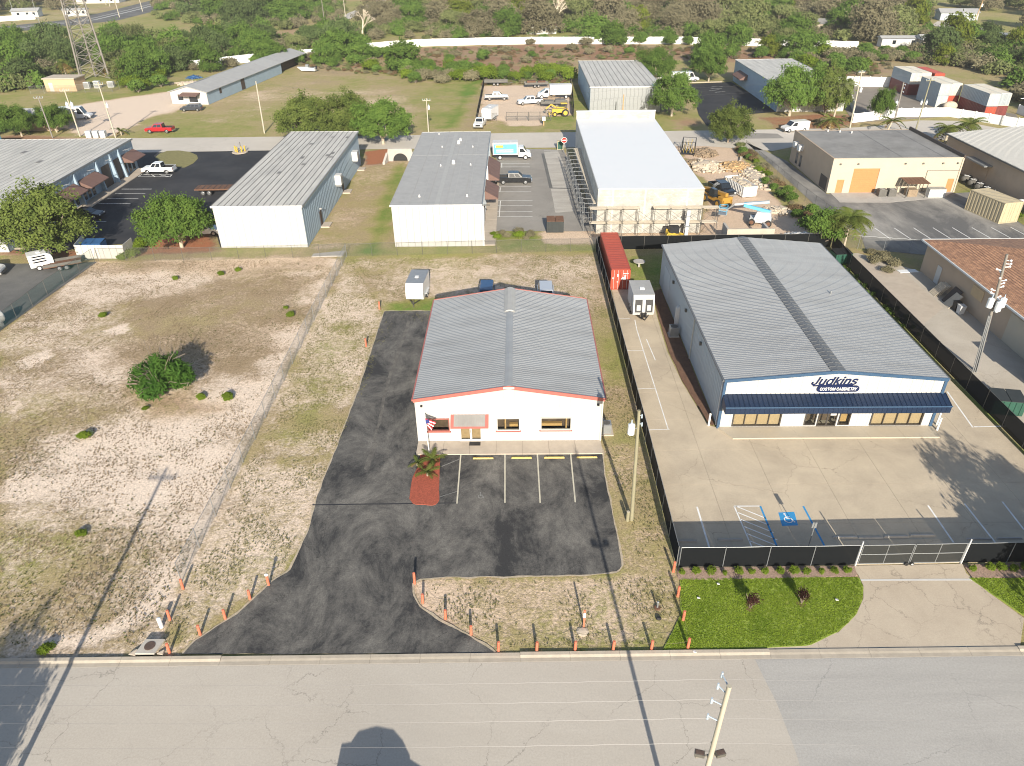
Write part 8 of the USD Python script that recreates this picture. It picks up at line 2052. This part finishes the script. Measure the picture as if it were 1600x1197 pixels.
# round shrubs of the fence bed
shr = None
SH = ((1065,897), (1087.5,896.5), (1110.5,896.5), (1131.8,898), (1153.8,896.5), (1173.8,897), (1194.3,896.5), (1217.5,896.5), (1240,896.5), (1259.5,896.5), (1282.5,896), (1302.5,895.5), (1322.5,895), (1518,892), (1544.5,891), (1562,891), (1582,892), (1599,890))
SHP = [(10.94, 34.48), (11.92, 34.50), (12.91, 34.49), (13.81, 34.40), (14.77, 34.48), (15.63, 34.45), (16.51, 34.47), (17.51, 34.47), (18.48, 34.46), (19.31, 34.45), (20.31, 34.48), (21.18, 34.50), (22.05, 34.52), (30.50, 34.64), (31.67, 34.69), (32.42, 34.69), (33.24, 34.63), (34.04, 34.74)]
for i, p in enumerate(SHP):
    lb_ = 'small round lime green shrub in the mulch bed left of the double gate' if i < 13 else 'small round lime green shrub in the mulch bed right of the double gate'
    gr_ = 'round shrubs left of the gate' if i < 13 else 'round shrubs right of the gate'
    sc = (.8, 1.0, 1.15, .65, 1.1, .85, .95, 1.0, 1.15, .95, .8, 1.0, 1.0, .9, 1.1, 1.15, 1.0, 1.1)[i]
    if shr is None:
        shr = thing('round_shrub', lb_, 'shrub', (p[0], p[1], .03), 0, gr_)
        C = crown_clumps(rng, [(0, 0, .26, .27, .9)], 30, .7)
        V, F = leaves(rng, C, .11, 1200, .055, .4, .9, np.array([0, 0, .15]), 2.0)
        V[:, 2] = np.maximum(V[:, 2], .01)
        put(shr, 'foliage', (V, F), L_YOUNG)
        put(shr, 'stem', MB().cyl((0, 0, 0), (0, 0, .3), .03, .02, 6), M['trunk'])
        place(shr, p, sc)
    else:
        copy(shr, (p[0], p[1], .03), 50 * i, lb_, gr_, s=sc)
sap = thing('sapling', 'dark reddish sapling on the bright lawn, left of two', 'sapling', (*(14.75, 31.53),))
C = crown_clumps(rng, [(0, 0, .8, .45, 1.1)], 26, .6)
V, F = leaves(rng, C, .22, 620, .065, .3, 1.0, np.array([0, 0, .6]), 2.2)
put(sap, 'foliage', (V, F), L_RED)
stem = MB()
for i in range(14):
    a = rng.uniform(0, 6.28)
    stem.tube([(0, 0, 0), (.15 * math.cos(a), .15 * math.sin(a), .5), (.42 * math.cos(a), .42 * math.sin(a), rng.uniform(.8, 1.3))], .012, 4)
put(sap, 'stems', stem, M['trunk'])
put(sap, 'mulch_ring', MB().cyl((0, 0, -.02), (0, 0, .035), .34, .28, 12), M['mulch_brown'])
copy(sap, (18.13, 31.88), 90, 'dark reddish sapling on the bright lawn, right of two')

# woodland beyond the lots
P_GREEN = make_tree('broadleaf_tree', 'mid green broad tree of the woodland along the upper left', 'tree', 41, 6.0, 10.5, .2, L_GREEN, M['trunk'], 5600, .48, 7, 130, .19, skirt=6)
P_DARK = make_tree('broadleaf_tree', 'dark green dense tree of the woodland along the upper left', 'tree', 42, 6.5, 10.0, .2, L_DARK, M['trunk'], 6000, .48, 8, 130, .19, skirt=6)
P_GREY = make_tree('mossy_oak', 'grey brown mossy oak of the woodland along the top', 'tree', 43, 7.0, 10.5, .4, L_GREY, M['trunk_pale'], 5600, .42, 8, 150, .17, skirt=6)
P_LIME = make_tree('broadleaf_tree', 'yellow green tree of the woodland along the top', 'tree', 44, 5.2, 11.0, .2, L_LIME, M['trunk'], 5200, .45, 6, 120, .19, skirt=6)
P_MIX = make_tree('mossy_oak', 'olive half bare oak of the woodland along the top', 'tree', 45, 6.5, 10.0, .3, L_MIX, M['trunk_pale'], 5400, .42, 7, 150, .17, skirt=6)
P_SHRUB = make_tree('thicket_shrub', 'leafy shrub in the thicket below the white privacy fence', 'shrub', 46, 3.0, 4.0, .2, L_GREEN, M['trunk'], 2600, .36, 5, 60, .26, tr=.1)
P_SHRUB2 = make_tree('thicket_shrub', 'yellowish shrub in the thicket below the white privacy fence', 'shrub', 47, 3.0, 3.4, .1, L_YOUNG, M['trunk'], 2400, .34, 5, 60, .26, tr=.1)
P_SCRUB = make_tree('thicket_shrub', 'brown dry scrub on the slope below the white privacy fence', 'shrub', 48, 3.0, 2.6, .1, L_GREY, M['trunk'], 1800, .32, 6, 60, .26, tr=.08)
protos_used = {}


def wood(outline, n, kinds, seed, smin, smax, label, group, dmin=4.5, grow=0.0):
    """scatter whole trees over an area, none closer than dmin"""
    rng = np.random.default_rng(seed)
    pg = Polygon(outline).buffer(0)
    x0, y0, x1, y1 = pg.bounds
    got = []
    tries = 0
    while len(got) < n and tries < n * 60:
        tries += 1
        q = rng.uniform((x0, y0), (x1, y1))
        if not shapely.contains_xy(pg, *q):
            continue
        if got and min((q[0] - a[0]) ** 2 + (q[1] - a[1]) ** 2 for a in got) < dmin * dmin:
            continue
        got.append(q)
        pr, kind = kinds[rng.choice(len(kinds), p=np.array([k[2] for k in kinds]) / sum(k[2] for k in kinds))][:2]
        s = rng.uniform(smin, smax)
        sc = (s * rng.uniform(.9, 1.1), s * rng.uniform(.9, 1.1), s * rng.uniform(.85, 1.15))
        rz = rng.uniform(0, 360)
        lb_, gr_ = f'{kind} {label}', f'{kind} group {group}'
        if pr.GetPath() not in protos_used:
            protos_used[pr.GetPath()] = 1
            place(pr, q, sc, rz); tag(pr, lb_, None, gr_)
        else:
            copy(pr, q, rz, lb_, gr_, sc)


GR, DK, GY, LM, MX = (P_GREEN, 'mid green broad tree'), (P_DARK, 'dark green dense tree'), (P_GREY, 'grey brown mossy oak'), (P_LIME, 'yellow green tree'), (P_MIX, 'olive half bare oak')
S1, S2, S3 = (P_SHRUB, 'leafy green shrub'), (P_SHRUB2, 'yellowish green shrub'), (P_SCRUB, 'brown dry scrub')
wood([(-154.84, 214.45), (-207.91, 296.19), (-187.76, 303.16), (-160.90, 284.71), (-137.39, 242.67), (-138.96, 227.34), (-131.41, 209.54)], 22, ((*DK, 3), (*GR, 2)), 51, .78, 1.02, 'in the dark wood left of the lattice tower', 'left of the lattice tower', 6.0)
wood([(-117.93, 229.27), (-137.83, 257.50), (-154.01, 290.56), (-154.53, 300.62), (-134.37, 299.08), (-115.04, 263.99), (-102.88, 231.60), (-106.52, 212.78), (-117.81, 228.21)], 22, ((*DK, 3), (*GR, 2), (*MX, 1)), 52, .65, .95, 'in the dark wood right of the lattice tower', 'right of the lattice tower', 5.0)
wood([(-114.30, 221.87), (-105.44, 231.75), (-96.50, 218.90), (-99.30, 204.34), (-105.79, 207.31)], 10, ((*S2, 2), (*GR, 2), (*S1, 2)), 53, .6, 1.0, 'in the bright thicket before the wood right of the tower', 'before the wood right of the tower', 3.5)
wood([(-106.23, 238.46), (-122.57, 278.89), (-109.48, 297.17), (-96.42, 310.35), (-66.92, 300.79), (-56.44, 283.35), (-79.61, 267.13), (-93.32, 255.88), (-96.87, 242.51)], 22, ((*DK, 3), (*GR, 3), (*MX, 2)), 54, .7, 1.1, 'behind the derelict shed', 'behind the derelict shed', 5.5)
wood([(-175.33, 390.14), (-207.39, 465.92), (-199.04, 535.62), (-110.61, 523.48), (-79.66, 370.01), (-103.83, 345.72), (-136.78, 360.43)], 22, ((*GR, 3), (*DK, 2), (*LM, 1)), 55, 1.0, 1.5, 'along the highway end of the woods', 'along the highway', 7.5)
wood([(-63.92, 304.11), (-65.42, 402.06), (-62.33, 480.48), (34.59, 468.12), (24.34, 323.65), (3.52, 313.49), (-35.87, 305.48)], 50, ((*MX, 3), (*GY, 3), (*GR, 3), (*LM, 1.2), (*DK, 1)), 56, .95, 1.4, 'in the woods behind the white privacy fence, centre', 'woods centre', 6.6)
wood([(18.32, 308.46), (34.59, 468.12), (150.48, 453.36), (102.48, 301.53), (46.58, 298.86)], 50, ((*GY, 5), (*MX, 3), (*GR, 2), (*LM, .8)), 57, .95, 1.45, 'in the woods behind the white privacy fence, right of centre', 'woods right of centre', 6.6)
wood([(97.03, 287.95), (146.42, 446.01), (216.96, 437.18), (151.75, 293.90), (134.63, 281.71)], 34, ((*GY, 3), (*MX, 3), (*GR, 3), (*LM, 1)), 58, .95, 1.4, 'in the woods behind the white privacy fence, far right', 'woods far right', 6.8)
wood([(213.25, 402.60), (244.95, 465.87), (304.80, 457.81), (214.20, 307.18), (195.52, 312.76)], 12, ((*GY, 3), (*MX, 3), (*GR, 1)), 59, .9, 1.3, 'around the houses at the upper right corner', 'upper right corner', 9.0)
wood([(123.07, 238.05), (138.39, 266.01), (163.24, 276.31), (163.76, 241.44), (120.27, 162.34), (118.94, 178.66), (136.25, 215.50), (130.83, 230.62)], 20, ((*GR, 3), (*DK, 2), (*LM, 1), (*S1, 2)), 60, .6, 1.1, 'behind the stacked storage containers', 'behind the containers', 5.0)
wood([(51.42, 228.88), (59.48, 263.06), (85.09, 266.96), (101.98, 260.06), (98.21, 249.60), (88.30, 250.27), (68.02, 250.35)], 16, ((*GR, 3), (*S1, 3), (*LM, 1)), 61, .6, .95, 'on the slope behind the two far warehouses', 'slope behind the warehouses', 4.5)
wood([(80.34, 250.81), (101.98, 260.06), (131.19, 255.27), (125.28, 242.75), (93.95, 217.97), (84.45, 226.87)], 26, ((*S3, 4), (*S1, 2), (*S2, .7)), 62, .6, 1.3, 'on the brown slope above the storage yard', 'slope above the storage yard', 3.5)
wood([(-69.39, 260.91), (-54.20, 271.08), (-34.37, 253.29), (-28.83, 231.54), (-38.76, 227.82), (-45.62, 234.78), (-61.51, 245.07)], 22, ((*GR, 2), (*S1, 4), (*S2, 1), (*S3, 1)), 63, .6, 1.05, 'in the thicket at the end of the dry field', 'thicket at the end of the dry field', 3.4)
wood([(-32.38, 215.33), (-33.93, 234.07), (-20.39, 233.24), (-7.77, 228.12), (-6.51, 215.82), (-18.85, 213.63)], 24, ((*S2, 5), (*S1, 2), (*S3, 2)), 64, .7, 1.1, 'in the thicket behind the green swale', 'thicket behind the swale', 3.2)
wood([(-7.52, 219.81), (-4.95, 227.95), (14.67, 226.78), (15.71, 214.57), (5.89, 212.26)], 14, ((*S2, 4), (*S1, 2)), 65, .6, .95, 'behind the truck yard', 'behind the truck yard', 3.0)
wood([(-24.25, 233.48), (-27.85, 272.13), (43.25, 275.99), (42.03, 253.39), (19.46, 254.92), (15.87, 231.04)], 20, ((*S1, 3), (*S3, 5)), 66, .45, .9, 'scattered on the brown slope above the truck yard', 'slope above the truck yard', 7.0)
wood([(3.32, 295.29), (100.41, 287.68), (96.35, 275.13), (66.51, 280.50), (3.24, 288.55)], 26, ((*S1, 3), (*S3, 2), (*GR, .6), (*MX, .6)), 67, .7, 1.2, 'growing against the white privacy fence', 'against the white fence', 6.0)
wood([(-268.55, 399.44), (-319.13, 479.19), (-275.10, 481.96), (-247.72, 441.27), (-244.95, 402.84)], 8, ((*GY, 3), (*MX, 1)), 68, .9, 1.2, 'beyond the highway in the upper left corner', 'beyond the highway', 9.0)
wood([(42.26, 142.15), (44.20, 141.14), (43.85, 116.06), (44.69, 101.21), (41.08, 98.19), (41.16, 117.49)], 16, ((*S1, 3), (*S2, 1), (*S3, 1)), 69, .22, .42, 'low against the wire fence of the construction yard', 'construction yard fence', 2.2)
wood([(112.24, 262.14), (137.16, 254.85), (139.19, 246.84), (106.11, 234.46)], 7, ((*S1, 3), (*S2, 1)), 70, .6, .9, 'near the pink house behind the containers', 'near the pink house', 4.0)
wood([(40.31, 86.78), (41.53, 86.76), (42.95, 68.16), (41.76, 67.05)], 22, ((*S1, 1),), 71, .10, .17, 'in the weedy strip along the right fence of the workshop', 'weedy strip', .7)
wood([(45.55, 89.64), (47.93, 90.92), (47.69, 85.00), (45.65, 83.07)], 6, ((*S3, 1),), 72, .25, .4, 'by the concrete strip before the shingle building', 'before the shingle building', 1.4)
wood([(75.35, 115.15), (76.05, 105.92), (73.63, 101.82), (73.63, 111.99)], 5, ((*S2, 1),), 73, .12, .2, 'on the verge below the gas tanks', 'below the gas tanks', 1.2)
wood([(-3.46, 98.24), (2.45, 98.61), (2.40, 96.13), (-3.40, 95.78)], 9, ((*S2, 2), (*S3, 2)), 74, .15, .34, 'on the rough verge at the foot of the shared lot', 'foot of the shared lot', 1.2)
wood([(-51.72, 90.85), (-52.27, 95.45), (-51.70, 94.96), (-51.01, 90.62)], 5, ((*S2, 1),), 75, .25, .38, 'in the low hedge beside the board enclosure', 'hedge by the enclosure', 1.1)
ug = UsdGeom.PointInstancer.Define(stage, numbered('/World/undergrowth'))
rng = np.random.default_rng(77)
ups = []
for k, lf in enumerate((L_GREEN, L_MIX, L_GREY)):
    C = crown_clumps(rng, [(0, 0, 1.2, 2.4, .8), (1.6, .5, .9, 1.6, .9), (-1.4, .9, 1.0, 1.7, .9)], 50, .7)
    V, F = leaves(rng, C, .7, 900, .42, .3, .9, np.array([0, 0, .5]))
    V[:, 2] = np.maximum(V[:, 2], .02)
    ups.append(usdkit.mesh(stage, f'{ug.GetPath()}/kinds/brush_{k + 1}', (V, F), lf).GetPath())
ug.CreatePrototypesRel().SetTargets(ups)
q = []
for outline, n in (([(-65.17, 304.21), (-65.42, 402.06), (-64.53, 498.32), (35.80, 485.06), (24.06, 319.62), (3.48, 309.69), (-35.48, 301.85)], 420), ([(18.11, 304.77), (35.80, 485.06), (234.29, 458.81), (147.02, 284.03), (98.16, 287.86), (46.07, 295.38)], 620), ([(-177.83, 396.04), (-218.28, 491.65), (-108.60, 513.51), (-78.62, 364.82), (-100.68, 334.49), (-133.31, 350.66)], 260), ([(-152.37, 210.64), (-211.36, 301.50), (-167.44, 298.18), (-140.77, 247.64), (-131.41, 209.54)], 130), ([(-116.04, 226.03), (-137.39, 257.47), (-156.86, 297.38), (-132.26, 305.91), (-105.75, 240.73), (-108.70, 217.63)], 110), ([(-109.64, 246.89), (-123.85, 282.03), (-110.68, 300.71), (-65.90, 307.90), (-55.30, 277.09), (-94.21, 258.56)], 160), ([(123.07, 238.05), (138.39, 266.01), (163.24, 276.31), (163.76, 241.44), (120.27, 162.34), (118.94, 178.66), (136.25, 215.50), (130.83, 230.62)], 110)):
    pg = Polygon(outline).buffer(0); x0, y0, x1, y1 = pg.bounds
    c_ = rng.uniform((x0, y0), (x1, y1), (n * 8, 2))
    q.append(c_[shapely.contains_xy(pg, c_[:, 0], c_[:, 1])][:n])
q = np.vstack(q)
ug.CreateProtoIndicesAttr(Vt.IntArray.FromNumpy(rng.integers(0, 3, len(q)).astype(np.int32)))
ug.CreatePositionsAttr(Vt.Vec3fArray.FromNumpy(np.column_stack([q, np.zeros(len(q))]).astype(np.float32)))
ug.CreateOrientationsAttr(Vt.QuathArray([Gf.Quath(float(math.cos(t)), 0, 0, float(math.sin(t))) for t in rng.uniform(0, 3.14, len(q))]))
ug.CreateScalesAttr(Vt.Vec3fArray.FromNumpy((rng.uniform(.6, 1.5, len(q))[:, None] * np.ones(3)).astype(np.float32)))
sc_ = UsdGeom.PointInstancer.Define(stage, numbered('/World/slope_scrub'))
ks = [usdkit.mesh(stage, f'{sc_.GetPath()}/kinds/scrub_{k + 1}', (V * np.array([1, 1, .8]), F), lf).GetPath() for k, lf in enumerate((L_GREY, L_MIX, L_DRYGR))]
sc_.CreatePrototypesRel().SetTargets(ks)
sq = []
for outline, n in (([(-31.99, 233.95), (-33.30, 281.64), (44.16, 282.19), (72.41, 276.91), (106.06, 265.45), (114.68, 241.00), (101.95, 209.72), (90.26, 208.51), (86.51, 247.83), (39.99, 253.53), (19.37, 253.61), (15.57, 220.50), (-11.98, 218.08)], 650), ([(-74.81, 261.28), (-50.67, 251.80), (-29.05, 225.15), (-46.76, 230.44), (-66.44, 240.63)], 90), ([(-10.99, 216.07), (15.08, 218.52), (14.94, 210.82), (-8.64, 210.25)], 60), ([(55.46, 159.22), (75.43, 170.52), (72.74, 160.81)], 14), ([(42.37, 145.00), (44.48, 145.90), (43.77, 99.92), (41.54, 97.43)], 50)):
    pg = Polygon(outline).buffer(0); x0, y0, x1, y1 = pg.bounds
    c_ = rng.uniform((x0, y0), (x1, y1), (n * 8, 2))
    sq.append(c_[shapely.contains_xy(pg, c_[:, 0], c_[:, 1])][:n])
sq = np.vstack(sq)
sc_.CreateProtoIndicesAttr(Vt.IntArray.FromNumpy(rng.integers(0, 3, len(sq)).astype(np.int32)))
sc_.CreatePositionsAttr(Vt.Vec3fArray.FromNumpy(np.column_stack([sq, np.zeros(len(sq))]).astype(np.float32)))
sc_.CreateOrientationsAttr(Vt.QuathArray([Gf.Quath(float(math.cos(t)), 0, 0, float(math.sin(t))) for t in rng.uniform(0, 3.14, len(sq))]))
sc_.CreateScalesAttr(Vt.Vec3fArray.FromNumpy((rng.uniform(.12, .42, len(sq))[:, None] * np.ones(3)).astype(np.float32)))
tag(sc_.GetPrim(), 'low dry scrub dotting the brown slope below the white fence', 'scrub', None, 'stuff')
tag(ug.GetPrim(), 'tangled brush filling the floor of the woods', 'undergrowth', None, 'stuff')
wood([(-101.19, 238.15), (-104.75, 252.78), (-69.39, 260.91), (-66.20, 247.80), (-86.43, 244.23), (-91.52, 233.10)], 16, ((*S1, 3), (*GR, 2), (*S3, 2)), 79, .5, .9, 'hiding the white fence behind the derelict shed', 'behind the shed fence', 4.0)
bare = thing('bare_tree', 'leafless pale tree with forked limbs at the edge of the woods', 'tree', (*(-60.02, 311.13),))
mbt = MB()
def fork(p, d, L, r, k):
    q = p + d * L
    mbt.cyl(p, q, r, r * .7, 6)
    if k:
        for i in range(3):
            e = d + np.random.default_rng(int(abs(q[0] * 917 + q[2] * 131 + i * 17 + k))).normal(size=3) * .45
            e[2] = abs(e[2]) * .8 + .2
            fork(q, e / np.linalg.norm(e), L * .72, r * .6, k - 1)
fork(np.array([0, 0, 0.]), np.array([.15, 0, 1.]), 3.6, .4, 4)
put(bare, 'limbs', mbt, M['plank'])
copy(bare, (16.10, 324.37), 60, 'leafless pale tree standing out in front of a yellow green tree', s=(.8, .8, 1.3))

# ground cover too fine to count: tufts spread by density
def tufts(name, label, cat, area, n, lf, seed, hgt, rad, blades, z=0.0, dens=None, smin=.6, smax=1.4, flat_=.5):
    rng = np.random.default_rng(seed)
    pg = shapely.union_all([Polygon(a).buffer(0) if isinstance(a, list) else a for a in area])
    x0, y0, x1, y1 = pg.bounds
    q = rng.uniform((x0, y0), (x1, y1), (n * 6, 2))
    q = q[shapely.contains_xy(pg, q[:, 0], q[:, 1])]
    if dens is not None:
        q = q[rng.uniform(size=len(q)) < dens(q)]
    q = q[:n]
    inst = UsdGeom.PointInstancer.Define(stage, numbered('/World/' + name))
    ps = []
    for k in range(3):
        mb = MB()
        for i in range(blades):
            a = rng.uniform(0, 6.28); r_ = rad * rng.uniform(.3, 1); h_ = hgt * rng.uniform(.5, 1)
            b0 = np.array([math.cos(a), math.sin(a), 0]) * rad * .25 * rng.uniform(0, 1)
            t_ = np.array([math.cos(a), math.sin(a), 0]) * r_ + (0, 0, h_)
            w_ = np.array([-math.sin(a), math.cos(a), 0]) * rad * .13
            m_ = b0 * .5 + t_ * .5 + (0, 0, h_ * .18)
            mb.add([b0 - w_, b0 + w_, m_ + w_ * .8, m_ - w_ * .8, t_], [(0, 1, 2), (0, 2, 3), (3, 2, 4)])
        p_ = usdkit.mesh(stage, f'{inst.GetPath()}/kinds/tuft_{k + 1}', mb.arr(), lf)
        ps.append(p_.GetPath())
    inst.CreatePrototypesRel().SetTargets(ps)
    inst.CreateProtoIndicesAttr(Vt.IntArray.FromNumpy(rng.integers(0, 3, len(q)).astype(np.int32)))
    inst.CreatePositionsAttr(Vt.Vec3fArray.FromNumpy(np.column_stack([q, np.full(len(q), z)]).astype(np.float32)))
    a = rng.uniform(0, math.pi, len(q))
    inst.CreateOrientationsAttr(Vt.QuathArray([Gf.Quath(float(math.cos(t)), 0, 0, float(math.sin(t))) for t in a]))
    s = rng.uniform(smin, smax, len(q))
    inst.CreateScalesAttr(Vt.Vec3fArray.FromNumpy(np.column_stack([s, s, s * rng.uniform(.7, 1.2, len(q))]).astype(np.float32)))
    tag(inst.GetPrim(), label, cat, None, 'stuff')


SANDLOT = [(-57, 63), (-56, 89), (-23.2, 90), (-23.1, 34), (-23.5, 28.9), (-45, 28.6), (-60, 40)]
STRIP = [(-22.3, 89.8), (-13.6, 71), (-15.57, 45.71), (-16.29, 35.05), (-18.63, 31.50), (-20.19, 29.05), (-22.2, 29)]
FRONTG = [(-6.49, 33.73), (6.36, 34.05), (10.44, 34.31), (10.03, 28.77), (-1.07, 28.64), (-5.94, 31.69)]
nz = lambda q, f, sd: meshkit.fbm(np.column_stack([q * f, np.zeros(len(q))]), 4, sd)
tufts('dry_weeds', 'low dry brown weeds speckling the sandy lot', 'dry weeds', [SANDLOT], 22000, leaf_mat('blade_dry', (0.20, 0.155, 0.10), (0.40, 0.32, 0.21), .15), 81, .08, .10, 7, -.02, lambda q: np.clip((nz(q, .35, 5) - .40) * 5, .04, 1))
tufts('green_weeds', 'sparse olive weeds over the sandy lot', 'weeds', [SANDLOT], 5500, leaf_mat('blade_olive', (0.07, 0.08, 0.026), (0.18, 0.185, 0.06), .2), 82, .075, .10, 8, -.02, lambda q: np.clip((nz(q, .22, 8) - .46) * 5, .02, 1) * np.clip((58 - q[:, 1]) / 25, .25, 1))
tufts('strip_grass', 'patchy olive grass between the chain link fence and the asphalt', 'grass', [STRIP, FRONTG, [(7.3, 67), (10.3, 67), (10.3, 36), (8.3, 36), (7.2, 48)], [(-22, 89.5), (10, 90.5), (10, 72), (-13, 71.5)]], 15000, leaf_mat('blade_strip', (0.13, 0.127, 0.055), (0.33, 0.305, 0.15), .2), 83, .07, .095, 8, -.02, lambda q: np.clip((nz(q, .5, 9) - .40) * 5, .05, 1))
tufts('lawn_grass', 'bright green mown grass beside the concrete apron', 'grass', [lawn_a.buffer(-.05), lawn_b.buffer(-.05)], 15000, leaf_mat('blade_lawn', (0.12, 0.19, 0.018), (0.36, 0.44, 0.06), .25), 84, .05, .10, 9, .02, None, .7, 1.3)

# ================================================================ AIR
haze_m = usdkit.material(stage, '/World/Looks/haze_air', {'v': ('principled_volume', {'color': (0.95, 0.95, 0.95), 'density': 0.00014, 'anisotropy': 0.2})}, [], volume='v.volume')
solo('haze', MB().box(-3100, 3100, -500, 3100, -1.2, 52), haze_m, 'faint pale haze over the whole scene', 'haze', None, 'stuff')
